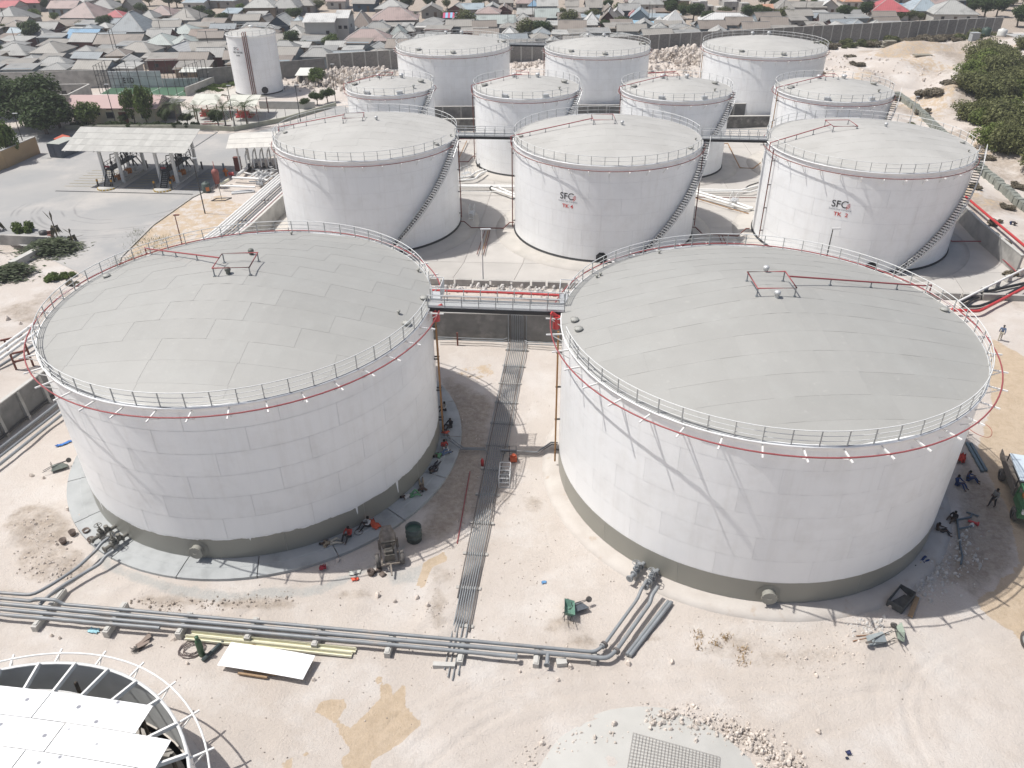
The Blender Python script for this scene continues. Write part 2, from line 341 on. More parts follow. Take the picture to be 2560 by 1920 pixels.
def ground_mat():
    m = bpy.data.materials.new('pale sand'); m.use_nodes = True; n = m.node_tree.nodes; l = m.node_tree.links; b = n['Principled BSDF']
    b.inputs['Roughness'].default_value = .95; b.inputs['Specular IOR Level'].default_value = .15
    tc = n.new('ShaderNodeTexCoord')
    def noise(s, d=5, r=.6):
        z = n.new('ShaderNodeTexNoise'); z.inputs['Scale'].default_value = s; z.inputs['Detail'].default_value = d; z.inputs['Roughness'].default_value = r; l.new(tc.outputs['Object'], z.inputs['Vector']); return z.outputs[0]
    def mapr(x, a, c, o0=0, o1=1):
        k = n.new('ShaderNodeMapRange'); k.inputs[1].default_value = a; k.inputs[2].default_value = c; k.inputs[3].default_value = o0; k.inputs[4].default_value = o1; l.new(x, k.inputs[0]); return k.outputs[0]
    def mix(a, c, f, mode='MIX'):
        k = n.new('ShaderNodeMix'); k.data_type = 'RGBA'; k.blend_type = mode
        for i, q in ((6, a), (7, c)):
            if isinstance(q, tuple): k.inputs[i].default_value = (*q, 1)
            else: l.new(q, k.inputs[i])
        if isinstance(f, float): k.inputs[0].default_value = f
        else: l.new(f, k.inputs[0])
        return k.outputs[2]
    def math_(op, a, c):
        k = n.new('ShaderNodeMath'); k.operation = op; k.use_clamp = False
        for i, q in ((0, a), (1, c)):
            if isinstance(q, float): k.inputs[i].default_value = q
            else: l.new(q, k.inputs[i])
        return k.outputs[0]
    c = mix((.575, .525, .48), (.525, .47, .42), mapr(noise(.09, 4), .4, .65))
    c = mix(c, (.625, .588, .552), mapr(noise(.22, 5), .5, .7))
    c = mix(c, (.475, .42, .37), mapr(noise(.55, 7, .78), .53, .78, 0, .75))
    c = mix(c, (.44, .385, .335), mapr(noise(3.2, 6, .8), .55, .75, 0, .5))
    c = mix(c, (.40, .34, .29), mapr(noise(11.0, 4, .7), .60, .74, 0, .55))
    at_ = n.new('ShaderNodeAttribute'); at_.attribute_name = 'zones'
    sp = n.new('ShaderNodeSeparateColor'); l.new(at_.outputs['Color'], sp.inputs[0])
    nz = noise(.9, 6, .65); nz2 = noise(4.0, 5, .7)
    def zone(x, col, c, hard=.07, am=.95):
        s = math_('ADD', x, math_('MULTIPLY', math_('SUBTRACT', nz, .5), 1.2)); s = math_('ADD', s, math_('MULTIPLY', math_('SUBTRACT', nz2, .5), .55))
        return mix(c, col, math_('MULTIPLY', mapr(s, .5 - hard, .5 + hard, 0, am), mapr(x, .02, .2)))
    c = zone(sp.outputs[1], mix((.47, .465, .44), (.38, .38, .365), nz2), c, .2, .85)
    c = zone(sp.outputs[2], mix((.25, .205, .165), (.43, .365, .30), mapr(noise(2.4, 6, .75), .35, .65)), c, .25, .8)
    c = zone(sp.outputs[0], mix((.53, .42, .30), (.43, .33, .22), mapr(noise(1.6, 7, .75), .42, .68)), c, .06, .85)
    l.new(c, b.inputs['Base Color'])
    h = math_('ADD', math_('MULTIPLY', noise(6.0, 6, .7), .6), math_('MULTIPLY', noise(28.0, 4, .6), .25))
    bp = n.new('ShaderNodeBump'); bp.inputs['Strength'].default_value = .8; bp.inputs['Distance'].default_value = .2; l.new(h, bp.inputs['Height']); l.new(bp.outputs[0], b.inputs['Normal'])
    return m
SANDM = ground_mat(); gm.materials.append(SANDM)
link('ground', gm, kind='structure')
def ground_z(x, y):
    i = min(max(np.searchsorted(gx, x) - 1, 0), nx - 2); j = min(max(np.searchsorted(gy, y) - 1, 0), ny - 2)
    fx = (x - gx[i]) / (gx[i + 1] - gx[i]); fy = (y - gy[j]) / (gy[j + 1] - gy[j])
    return float((Z[j, i] * (1 - fx) + Z[j, i + 1] * fx) * (1 - fy) + (Z[j + 1, i] * (1 - fx) + Z[j + 1, i + 1] * fx) * fy)
def onground(u, v, dz=0.0):
    p = at(u, v, GZ)
    for _ in range(4): p = at(u, v, ground_z(p.x, p.y))
    p.z = ground_z(p.x, p.y) + dz; return p

def sheet(name, pts, z, m, kind='structure', parent=None):
    b = MB(); b.add([(x, y, z) for x, y in pts], [tuple(range(len(pts)))])
    return b.build(name, m, parent, kind=kind)
# yard paving with tyre arcs
YARD = mat('yard concrete', (.315, .317, .315), .85, (.385, .375, .36), .12, .9, bump=.08, bs=8, stain=(.475, .45, .42), ss=.07, stain_t=.56)
def tyre_arcs(m):
    n = m.node_tree.nodes; l = m.node_tree.links; tc = n.new('ShaderNodeTexCoord')
    c = Vector((-56.5, 114.0, 0)); s = n.new('ShaderNodeVectorMath'); s.operation = 'SUBTRACT'; s.inputs[1].default_value = c; l.new(tc.outputs['Object'], s.inputs[0])
    sc = n.new('ShaderNodeVectorMath'); sc.operation = 'MULTIPLY'; sc.inputs[1].default_value = (.92, 1.0, 0); l.new(s.outputs[0], sc.inputs[0])
    ln = n.new('ShaderNodeVectorMath'); ln.operation = 'LENGTH'; l.new(sc.outputs[0], ln.inputs[0])
    wv = n.new('ShaderNodeTexNoise'); wv.inputs['Scale'].default_value = .08; l.new(tc.outputs['Object'], wv.inputs['Vector'])
    ad = n.new('ShaderNodeMath'); ad.operation = 'MULTIPLY_ADD'; ad.inputs[1].default_value = 3.0; l.new(wv.outputs[0], ad.inputs[0]); l.new(ln.outputs['Value'], ad.inputs[2])
    tot = None
    for r, wd in ((13.1, .3), (13.8, .22), (15.4, .3), (16.1, .22), (10.4, .2), (9.0, .22)):
        d = n.new('ShaderNodeMath'); d.operation = 'SUBTRACT'; d.inputs[1].default_value = r; l.new(ad.outputs[0], d.inputs[0])
        a = n.new('ShaderNodeMath'); a.operation = 'ABSOLUTE'; l.new(d.outputs[0], a.inputs[0])
        k = n.new('ShaderNodeMapRange'); k.inputs[1].default_value = wd; k.inputs[2].default_value = 0; k.inputs[4].default_value = .7; l.new(a.outputs[0], k.inputs[0])
        if tot is None: tot = k.outputs[0]
        else:
            x = n.new('ShaderNodeMath'); x.operation = 'MAXIMUM'; l.new(tot, x.inputs[0]); l.new(k.outputs[0], x.inputs[1]); tot = x.outputs[0]
    sp = n.new('ShaderNodeSeparateXYZ'); l.new(sc.outputs[0], sp.inputs[0])
    k = n.new('ShaderNodeMapRange'); k.inputs[1].default_value = 3; k.inputs[2].default_value = -3; l.new(sp.outputs[1], k.inputs[0])
    nz = n.new('ShaderNodeTexNoise'); nz.inputs['Scale'].default_value = .25; l.new(tc.outputs['Object'], nz.inputs['Vector'])
    k2 = n.new('ShaderNodeMapRange'); k2.inputs[1].default_value = .4; k2.inputs[2].default_value = .6; l.new(nz.outputs[0], k2.inputs[0])
    x = n.new('ShaderNodeMath'); x.operation = 'MULTIPLY'; l.new(tot, x.inputs[0]); l.new(k.outputs[0], x.inputs[1])
    y = n.new('ShaderNodeMath'); y.operation = 'MULTIPLY'; l.new(x.outputs[0], y.inputs[0]); l.new(k2.outputs[0], y.inputs[1])
    colmix(m, y.outputs[0], (.2, .2, .2))
tyre_arcs(YARD)
yp = [(-45.8, 82), (-47.9, 87.1), (-49.7, 93.1), (-49.8, 104.1), (-48.1, 115.5), (-45.4, 122.5), (-43.5, 128), (-43.2, 133.3), (-40.2, 137.9), (-31.9, 159.2), (-32.8, 170), (-36, 172), (-40.1, 164.2), (-44.8, 156.7), (-48.7, 152), (-55.8, 151), (-98, 152), (-98, 120), (-84, 112), (-68, 100), (-60, 94), (-52, 88)]
sheet('yard_pavement', yp, GZ + .03, YARD)
rd = [at(u, v) for u, v in ((2180, 230), (2230, 228), (2300, 330), (2380, 430), (2560, 610), (2560, 730), (2420, 520), (2300, 400))]
sheet('service_road', [(p.x, p.y) for p in rd], GZ + .9, mat('dusty road', (.60, .56, .51), .9, (.54, .49, .43), .3, .8, bump=.1, bs=5)) if False else None
kb = MB()
ke = [(-45.8, 82), (-47.9, 87.1), (-49.7, 93.1), (-49.8, 104.1), (-48.1, 115.5), (-45.4, 122.5)]
for a, c in zip(ke[:-1], ke[1:]): kb.bar((*a, GZ + .06), (*c, GZ + .06), .2, .16)
kb.build('kerb', CONC, kind='structure')
# bund floor cast in panels
def lx(y): return np.interp(y, [54, 60, 92.7, 112.4, 152], [-44, -42.9, -34.8, -32.3, -27.5])
def rx(y): return np.interp(y, [76, 85.8, 96.6, 104.1, 152], [50, 60.0, 60.6, 61.7, 63.5])
FLOOR = mat('bund floor concrete', (.475, .452, .422), .85, (.42, .40, .373), .35, .9, bump=.08, bs=6, stain=(.40, .378, .35), ss=.22, stain_t=.6, rv=.045)
fl = link('bund_floor', None, kind='structure')
ys = [84.7, 91, 97, 103, 109, 115, 121, 127, 133, 139, 145.5, 152]; NXP = 13
for j in range(len(ys) - 1):
    for i in range(NXP):
        q = []
        for (t, y, sx, sy) in ((i, ys[j], 1, 1), (i + 1, ys[j], -1, 1), (i + 1, ys[j + 1], -1, -1), (i, ys[j + 1], 1, -1)):
            a, b_ = lx(y), rx(y); x = a + (b_ - a) * t / NXP
            yy = y - (x + 9) * .085 * max(0, 1 - (y - 84.7) / 40)
            q.append((x + sx * .025, yy + sy * .025, GZ + .02))
        pb = MB(); qq = q + [(x, y, z - .12) for x, y, z in q]
        pb.add(qq, [(0, 1, 2, 3), (0, 4, 5, 1), (1, 5, 6, 2), (2, 6, 7, 3), (3, 7, 4, 0)]); pb.build('slab_panel', FLOOR, fl)
# concrete ring pads under the tanks
def pad(k, r1, r2, m, z1=-.02, z2=GZ + .02):
    x, y, r, h = TANKS[k]; b = MB(); b.lathe([(r - .4, z1), (r1, z1), (r2, z2 + .03), (r2 + .02, z2 - .35)], 72); return b.build('concrete_pad', m, None, (x, y, 0), kind='structure')
root = link('concrete_pad', None, None, (TANKS['L1'][0], TANKS['L1'][1], 0), kind='structure')
for i in range(18):   # cast in segments
    b = MB(); n = 6; a0 = 2 * math.pi * i / 18 + .002; a1 = 2 * math.pi * (i + 1) / 18 - .002; V = []
    for j in range(n + 1):
        a = a0 + (a1 - a0) * j / n
        for r, z in ((13.7, -.0), (15.0, -.02), (15.06, -.05), (16.02, -.1), (16.05, GZ - .3)): V.append((r * math.cos(a), r * math.sin(a), z))
    F = [(j * 5 + k, j * 5 + 5 + k, j * 5 + 6 + k, j * 5 + 1 + k) for j in range(n) for k in range(4)]; F = [f[::-1] for f in F]
    b.add(V, F); b.build('pad_segment', PADC, root)
PADS = mat('sandy pad', (.53, .495, .455), .9, (.47, .43, .39), .8, .9, bump=.3, bs=4, stain=(.38, .28, .19), ss=.7, stain_t=.66)
pad('R1', 15.2, 15.75, PADS, -.03, GZ)
PADM = mat('tank pad concrete', (.50, .47, .43), .85, (.43, .41, .375), .5, .9, bump=.1, bs=6, stain=(.41, .385, .34), ss=.3)
for k in ('M1', 'M2', 'M3', 'S1', 'S2', 'S3', 'S4', 'T1', 'T2', 'T3'): pad(k, TANKS[k][2] + 1.35, TANKS[k][2] + 2.6, PADM)
pad('W', 6.6, 8.2, PADM)
pad('F', 10.6, 10.9, PADS, -.2, GZ)
# ------------------------------------------------------------------ storage tanks
def band_paint(name, z0, amp, drips):
    """white shell paint over an unpainted olive primer band with a ragged edge"""
    m = mat(name, (.91, .918, .918), .38, (.87, .88, .882), .6, .6, rv=.008); streaks(m, (.66, .645, .61), .22)
    n = m.node_tree.nodes; l = m.node_tree.links; g = n.new('ShaderNodeNewGeometry'); s = n.new('ShaderNodeSeparateXYZ'); l.new(g.outputs['Position'], s.inputs[0])
    def math_(op, a, c):
        k = n.new('ShaderNodeMath'); k.operation = op
        for i, q in ((0, a), (1, c)):
            if isinstance(q, float): k.inputs[i].default_value = q
            else: l.new(q, k.inputs[i])
        return k.outputs[0]
    nz = n.new('ShaderNodeTexNoise'); nz.inputs['Scale'].default_value = .55; nz.inputs['Detail'].default_value = 8; nz.inputs['Roughness'].default_value = .75; l.new(g.outputs['Position'], nz.inputs['Vector'])
    e = math_('ADD', math_('MULTIPLY', math_('SUBTRACT', nz.outputs[0], .5), amp), z0)
    if drips:
        cb = n.new('ShaderNodeCombineXYZ'); l.new(s.outputs[0], cb.inputs[0]); l.new(s.outputs[1], cb.inputs[1])
        d = n.new('ShaderNodeTexNoise'); d.inputs['Scale'].default_value = 1.4; d.inputs['Detail'].default_value = 2; l.new(cb.outputs[0], d.inputs['Vector'])
        k = n.new('ShaderNodeMapRange'); k.inputs[1].default_value = .655; k.inputs[2].default_value = .70; k.inputs[4].default_value = -1.1; l.new(d.outputs[0], k.inputs[0]); e = math_('ADD', e, k.outputs[0])
    f = math_('LESS_THAN', s.outputs[2], e) if False else math_('GREATER_THAN', e, s.outputs[2])
    colmix(m, f, (.285, .28, .245)); return m
BANDL = band_paint('shell paint with ragged primer band', 1.74, .7, True)
BANDR = band_paint('shell paint with clean primer band', 1.80, .10, False)
TEXTD = mat('black lettering', (.03, .03, .035), .5); TEXTR = mat('red lettering', (.62, .05, .04), .5); TEXTG = mat('grey lettering', (.16, .18, .22), .5)
BASEB = mat('bitumen base ring', (.03, .03, .032), .7)
ROOFH = {}
RUSTR = mat('dull red pipe paint', (.24, .085, .075), .6, (.19, .065, .055), 3, .5)

def wrap_text(txt, size, mat_, parent, R, ang, z, name, align='CENTER', bold=0.0, xs=1.0):
    cu = bpy.data.curves.new('t', 'FONT'); cu.body = txt; cu.size = size; cu.align_x = align; cu.resolution_u = 3; cu.offset = bold
    o = bpy.data.objects.new('t', cu); COL.objects.link(o)
    dg = bpy.context.evaluated_depsgraph_get(); me = bpy.data.meshes.new_from_object(o.evaluated_get(dg)); bpy.data.objects.remove(o)
    b = MB(); V = []
    for v in me.vertices:
        a = R_(ang) + v.co.x * xs / R; V.append((R * math.cos(a), R * math.sin(a), z + v.co.y))
    F = [tuple(p.vertices) for p in me.polygons]; n = len(V)
    b.add(V, F)
    bpy.data.meshes.remove(me)
    return b.build(name, mat_, parent)

def arc_strip(R, a0, a1, z0, z1, n):
    b = MB(); V = []
    for j in range(n + 1):
        a = a0 + (a1 - a0) * j / n; V += [(R * math.cos(a), R * math.sin(a), z0), (R * math.cos(a), R * math.sin(a), z1)]
    b.add(V, [(2 * j, 2 * j + 2, 2 * j + 3, 2 * j + 1) for j in range(n)], smooth=True); return b

def tank(key, label, courses=6, plate=6.0, rise=None, shellm=None, roofm=None, roof_rot=0.0, strip=2.0, bands=None, base_black=True, ring=True, brackets=None, rail_gap=None, mid=2, railh=1.05, roofpipe=None, postn=None):
    x, y, R, h = TANKS[key]; root = thing('storage_tank', label, 'storage tank', (x, y, 0), group='white fuel storage tanks' if key != 'W' else None)
    shellm = shellm or WHITE; roofm = roofm or ROOFD; rise = rise or R * .15; bp_ = 1.5
    ch = h / courses
    b = MB(); b.lathe([(R - .03, -.05), (R - .03, h)], 72); b.build('shell', SEAM, root)
    npl = max(6, round(2 * math.pi * R / plate)); da = 2 * math.pi / npl; seg = max(3, int(72 / npl) + 1)
    gap = .017 if key != 'R1' else .009
    me = arc_strip(R, gap / R / 2, da - gap / R / 2, gap / 2, ch - gap / 2, seg).mesh('shell_plate', shellm)
    mb_ = arc_strip(R, gap / R / 2, da - gap / R / 2, gap / 2, ch - gap / 2, seg).mesh('shell_plate', bands) if bands else me
    for c in range(courses):
        for k in range(npl):
            o = link('shell_plate', mb_ if c < 2 else me, root, (0, 0, c * ch), k * da + c * da * .37)
    if base_black:
        b = MB(); b.lathe([(R + .02, .22), (R + .02, .02), (R + .14, .02), (R + .14, -.04)], 72); b.build('base_ring', BASEB, root)
    # curb and eave
    b = MB(); b.lathe([(R + .015, h - .42), (R + .015, h - .1), (R + .16, h - .08), (R + .16, h + .01), (R - .1, h + .03)], 72); b.build('curb_angle', shellm, root)
    # dome: under-skin and lapped plates
    dome = lambda px, py: h + .02 + rise * (1 - (math.hypot(px, py) / R) ** 1.32) if math.hypot(px, py) < R * 1.0 else h + .02 - rise * .0
    b = MB(); b.lathe([(R + .1, h - .02)] + [(R * t, dome(R * t, 0) - .03) for t in (.99, .85, .7, .55, .4, .2, .05, .001)], 48); b.build('roof_deck', roofm, root)
    RR = R + .1; ns = max(4, round(2 * RR / strip)); sw = 2 * RR / ns; pl = 5.9
    rr = random.Random(hash(key) % 1000 if False else sum(map(ord, key)))
    cr, sr = math.cos(roof_rot), math.sin(roof_rot)
    for s_ in range(ns):
        y0 = -RR + s_ * sw; y1 = y0 + sw; ym = min(abs(y0), abs(y1)) if y0 * y1 > 0 else 0
        half = math.sqrt(max(.01, RR * RR - ym * ym)); off = (s_ * .5 % 1) * pl + rr.uniform(-.5, .5); xx = -half - (half * 2 % pl) / 2 - pl + off
        while xx < half:
            a0, a1 = max(xx, -half), min(xx + pl, half); xx += pl
            if a1 - a0 < .25: continue
            nx_ = 5; ny_ = 2; V = []; up = .007
            for j in range(ny_ + 1):
                yy = y0 + (y1 - y0 + .05) * j / ny_; lim = math.sqrt(max(0.0001, RR * RR - yy * yy)) if abs(yy) < RR else .01
                for i in range(nx_ + 1):
                    px = a0 + .004 + (a1 - a0 - .008) * i / nx_; px = max(-lim, min(lim, px)); py = max(-RR, min(RR, yy))
                    V.append((px * cr - py * sr, px * sr + py * cr, dome(px, py) + up * (1 - j / ny_) + .004 + .008 * i / nx_))
            W = nx_ + 1; F = [(j * W + i, j * W + i + 1, (j + 1) * W + i + 1, (j + 1) * W + i) for j in range(ny_) for i in range(nx_)]
            nb = len(V); V2 = V + [(p[0], p[1], p[2] - .008) for p in V[:W]] + [(V[j * W + nx_][0], V[j * W + nx_][1], V[j * W + nx_][2] - .012) for j in range(ny_ + 1)]
            F += [(nb + i, nb + i + 1, i + 1, i) for i in range(nx_)]
            F += [(nb + W + j, nb + W + j + 1, (j + 1) * W + nx_, j * W + nx_)[::1] for j in range(ny_)]
            pb = MB(); pb.add(V2, F, smooth=False); pb.build('roof_plate', roofm, root)
    # railing
    rg = RAIL(R + .05, h + .02, railh, mid, rail_gap); r = rg.build('railing', RAILW, root)
    np_ = postn or max(14, round(2 * math.pi * R / 1.55)); pm = MB().box((0, 0, railh / 2), (.06, .06, railh)).mesh('post', POSTG)
    for k in range(np_):
        a = 2 * math.pi * k / np_
        if rail_gap and any(ang_in(math.degrees(a), g0, g1) for g0, g1 in rail_gap): continue
        link('post', pm, r, ((R + .05) * math.cos(a), (R + .05) * math.sin(a), h + .02), a)
    # drencher ring on brackets
    if ring:
        fr = key in ('L1', 'R1'); rp = R + (.88 if fr else .42); zp = h - (.16 if fr else .52)
        b = MB(); b.tube([(rp * math.cos(t), rp * math.sin(t), zp) for t in np.linspace(0, 2 * math.pi, 97)[:-1]], .05, 6, closed=True); b.build('ring_pipe', REDP if fr else RUSTR, root)
        nb_ = brackets or round(2 * math.pi * R / 2.25)
        bm = MB(); bm.bar((R, 0, zp - .1), (rp + .37, 0, zp - .1), .09, .09); bm.bar((R, 0, zp - .75), (rp - .03, 0, zp - .14), .06, .06); bme = bm.mesh('pipe_bracket', WHP)
        for k in range(nb_): link('pipe_bracket', bme, root, None, 2 * math.pi * (k + .3) / nb_)
    if roofpipe: fire_line(root, R, h, dome, *roofpipe)
    ROOFH[key] = dome
    return root
def ang_in(a, g0, g1):
    a = (a - g0) % 360; return a < (g1 - g0) % 360
def RAIL(r, z, hh, mid, gaps):
    b = MB(); zs = [z + hh] + [z + hh * k / (mid + 1) for k in range(1, mid + 1)] + [z + .05]
    arcs = [(0, 360)] if not gaps else [(gaps[i][1], gaps[(i + 1) % len(gaps)][0] + (360 if gaps[(i + 1) % len(gaps)][0] <= gaps[i][1] else 0)) for i in range(len(gaps))]
    for a0, a1 in arcs:
        n = max(8, int(abs(a1 - a0) / 4)); T = [R_(a0 + (a1 - a0) * k / n) for k in range(n + 1)]
        for i, zz in enumerate(zs):
            P = [(r * math.cos(t), r * math.sin(t), zz) for t in T]
            full = (a1 - a0) >= 360
            b.tube(P[:-1] if full else P, (.036 if i == 0 else .024), 5, closed=full)
    return b
def fire_line(root, R, h, dome, ang, cx, cy, sz, rot):
    """red pipe from the rim up to the square foam ring near the crown, on small stands"""
    c, s = math.cos(R_(rot)), math.sin(R_(rot)); zc = dome(cx, cy) + .55
    Q = [(cx + (i * c - j * s) * sz, cy + (i * s + j * c) * sz, zc) for i, j in ((-1, -1), (1, -1), (1, 1), (-1, 1))]
    e = (R * 1.0 * math.cos(R_(ang)), R * 1.0 * math.sin(R_(ang))); b = MB()
    b.tube(Q, .055, 6, closed=True); 
    # nearest point on the square
    st = min([tuple((Vector(Q[i]) * (1 - t) + Vector(Q[(i + 1) % 4]) * t)) for i in range(4) for t in (.3, .5, .7)], key=lambda p: (p[0] - e[0]) ** 2 + (p[1] - e[1]) ** 2)
    P = []; n = 10
    for k in range(n + 1):
        t = k / n; px = st[0] * (1 - t) + e[0] * t; py = st[1] * (1 - t) + e[1] * t; P.append((px, py, max(dome(px, py) + .3, zc * (1 - t) + (h + .55) * t)))
    fr = h > 12.5; ex = (R + (.88 if fr else .42)) / R; P.append((e[0] * ex, e[1] * ex, h + .45)); P.append((e[0] * ex, e[1] * ex, h - (.16 if fr else .52))); b.tube(P, .06, 6); fp = b.build('foam_pipe', REDP, root)
    pts = [P[3], P[6], P[8]] + [tuple(Vector(Q[i]) * .97 + Vector((cx, cy, zc)) * .03) for i in range(4)]
    for p in pts:
        z0 = dome(p[0], p[1]); b = MB(); b.bar((p[0], p[1], z0), (p[0], p[1], p[2] - .04), .07); b.box((p[0], p[1], z0 + .04), (.2, .2, .04)); b.build('pipe_stand', GREYP, fp)

VENT = MB(); VENT.lathe([(.27, 0), (.27, .34), (.36, .36), (.37, .56), (.27, .66), (.001, .7)], 14); VENTM = VENT.mesh('roof_vent', GALV)
VENTD = VENT.mesh('roof_vent', mat('olive vent paint', (.16, .17, .15), .6))
b = MB(); b.lathe([(.42, 0), (.42, .28), (.55, .28), (.55, .36), (.001, .38)], 18)
for k in range(10): b.box((.48 * math.cos(k * .628), .48 * math.sin(k * .628), .39), (.06, .06, .06))
HATCHM = b.mesh('roof_hatch', mat('hatch paint', (.40, .40, .37), .6, (.28, .28, .26), 4))
b = MB(); b.lathe([(.12, 0), (.12, .35), (.22, .35), (.22, .48), (.001, .5)], 10); GAUGEM = b.mesh('gauge_hatch', mat('gauge paint', (.33, .33, .3), .6))
def roof_item(root, key, me, u, v):
    """a fitting on the roof, found by intersecting the survey ray with the dome"""
    x, y, R, h = TANKS[key]; z = h + 1
    for _ in range(8):
        p = at(u, v, z); z = ROOFH[key](p.x - x, p.y - y)
    o = link(me.name.split('.')[0], me, root, (p.x - x, p.y - y, z - .02), rnd.uniform(0, 6)); s = .62 if me is not HATCHM else .6; o.scale = (s, s, s * (1.25 if me in (VENTM, VENTD) else 1)); return o
def manway(root, R, ang, z, r, m):
    a = R_(ang); d = Vector((math.cos(a), math.sin(a), 0)); p = d * (R - .05) + Vector((0, 0, z)); b = MB()
    b.cyl(p, d * (R + .38) + Vector((0, 0, z)), r, 18); b.cyl(d * (R + .38) + Vector((0, 0, z)), d * (R + .46) + Vector((0, 0, z)), r * 1.22, 18)
    t = Vector((-d.y, d.x, 0))
    for k in range(12):
        q = 2 * math.pi * k / 12; c = d * (R + .47) + t * (r * 1.1 * math.cos(q)) + Vector((0, 0, z + r * 1.1 * math.sin(q))); b.cyl(c, c + d * .03, .03, 5)
    b.tube([d * (R + .48) + t * k + Vector((0, 0, z + .02)) + d * e for k, e in ((-.12, 0), (-.1, .08), (.1, .08), (.12, 0))], .018, 5)
    o = b.build('manway', m, root)
    b = MB(); V = []; rr = r * 1.9; 
    for q in np.linspace(0, 2 * math.pi, 9)[:-1]: V.append(d * (R + .012) + t * rr * math.cos(q + .39) + Vector((0, 0, z + rr * math.sin(q + .39))))
    V = [v if v.z > .03 else Vector((v.x, v.y, .03)) for v in V]; b.add(V, [tuple(range(8))]); b.build('reinforcing_plate', m, o); return o
def stair(root, R, h, a0, a1, n, landing=()):
    """spiral stair hugging the shell: treads as single parts, stringers and handrail"""
    st = link('stair', None, root); w = .85; tm = MB().box((R + .08 + w / 2, 0, 0), (w, .30, .04)).mesh('tread', DARKM)
    P1 = []; P2 = []; H = []
    for k in range(n + 1):
        t = k / n; a = R_(a0 + (a1 - a0) * t); z = h * (1 - t)
        link('tread', tm, st, (0, 0, max(.1, z - .02)), a)
        for L, r in ((P1, R + .08), (P2, R + .1 + w)): L.append((r * math.cos(a), r * math.sin(a), max(.08, z - .03)))
        H.append(((R + .1 + w) * math.cos(a), (R + .1 + w) * math.sin(a), z + .95))
    b = MB()
    for L in (P1, P2):
        for p, q in zip(L[:-1], L[1:]): b.bar(p, q, .05, .24)
    b.build('stringer', GALV, st)
    b = MB(); b.tube(H, .032, 5); b.tube([(p[0], p[1], p[2] - .48) for p in H], .022, 5)
    for k in range(0, n + 1, 3): b.bar((H[k][0], H[k][1], H[k][2] - 1.0), H[k], .045)
    b.build('handrail', RAILW, st); return st

# two new tanks in the foreground
L1 = tank('L1', 'large white tank with grey dome, ragged olive band and workers resting in its shade', 7, 6.0, 2.75, roofm=ROOF, roof_rot=R_(-4), bands=BANDL, base_black=False, rail_gap=[(-8, 12)], roofpipe=(139, -.2, .5, 1.35, 2), mid=2)
R1 = tank('R1', 'largest white tank at the front right with clean olive band at its foot', 7, 6.0, 2.75, roofm=ROOF, roof_rot=R_(3), bands=BANDR, base_black=False, rail_gap=[(168, 188)], roofpipe=(20, .2, .5, 1.35, 0), mid=2)
for r, k, L in ((L1, 'L1', [(VENTD, 571, 684), (VENTD, 629, 637), (HATCHM, 267, 693), (HATCHM, 1016, 811), (HATCHM, 1060, 748), (GAUGEM, 1046, 680), (GAUGEM, 729, 587), (GAUGEM, 997, 785)]),
                (R1, 'R1', [(VENTM, 1914, 680), (VENTM, 1942, 743), (HATCHM, 2360, 777), (HATCHM, 1446, 826), (HATCHM, 1436, 803), (GAUGEM, 1492, 695), (GAUGEM, 1648, 634), (GAUGEM, 1501, 690)])):
    for q in L: roof_item(r, k, *q)
OLIVE = mat('olive primer', (.30, .295, .26), .55, (.25, .245, .22), 3)
manway(L1, 14.17, -96.5, .85, .42, OLIVE); manway(R1, 14.41, -96.4, .8, .42, OLIVE)

MID = dict(courses=6, plate=6.0, strip=2.0, mid=1)
M1 = tank('M1', 'broad white tank without lettering beside the pipe manifold', rail_gap=[(-25, -3)], roofpipe=(170, -1.6, .9, 1.3, 5), **MID)
M2 = tank('M2', 'white tank lettered TK 4 in the middle of the middle row', rail_gap=[(-22, 4), (172, 184)], roofpipe=(183, -.5, 1.2, 1.4, 0), **MID)
M3 = tank('M3', 'white tank lettered TK 2 at the right of the middle row', rail_gap=[(-28, -10), (170, 184)], roofpipe=(185, -3.2, 1.5, 1.5, 0), **MID)
for r, k, L in ((M1, 'M1', [(VENTM, 941, 300), (HATCHM, 713, 333), (HATCHM, 1091, 362), (GAUGEM, 1086, 361), (GAUGEM, 1127, 341)]), (M2, 'M2', [(VENTM, 1555, 312), (HATCHM, 1302, 342), (HATCHM, 1726, 372), (GAUGEM, 1739, 350)]), (M3, 'M3', [(VENTM, 2214, 317), (HATCHM, 2406, 358), (GAUGEM, 2421, 380)])):
    for q in L: roof_item(r, k, *q)
for r, k, a0, a1 in ((M1, 'M1', -16, -77), (M2, 'M2', -14, -79), (M3, 'M3', -20, -85)): stair(r, TANKS[k][2], 12.0, a0, a1, 52)
manway(M2, 11.91, -96.4, .62, .38, BLACK); manway(M3, 12.11, -97.5, .62, .38, BLACK)
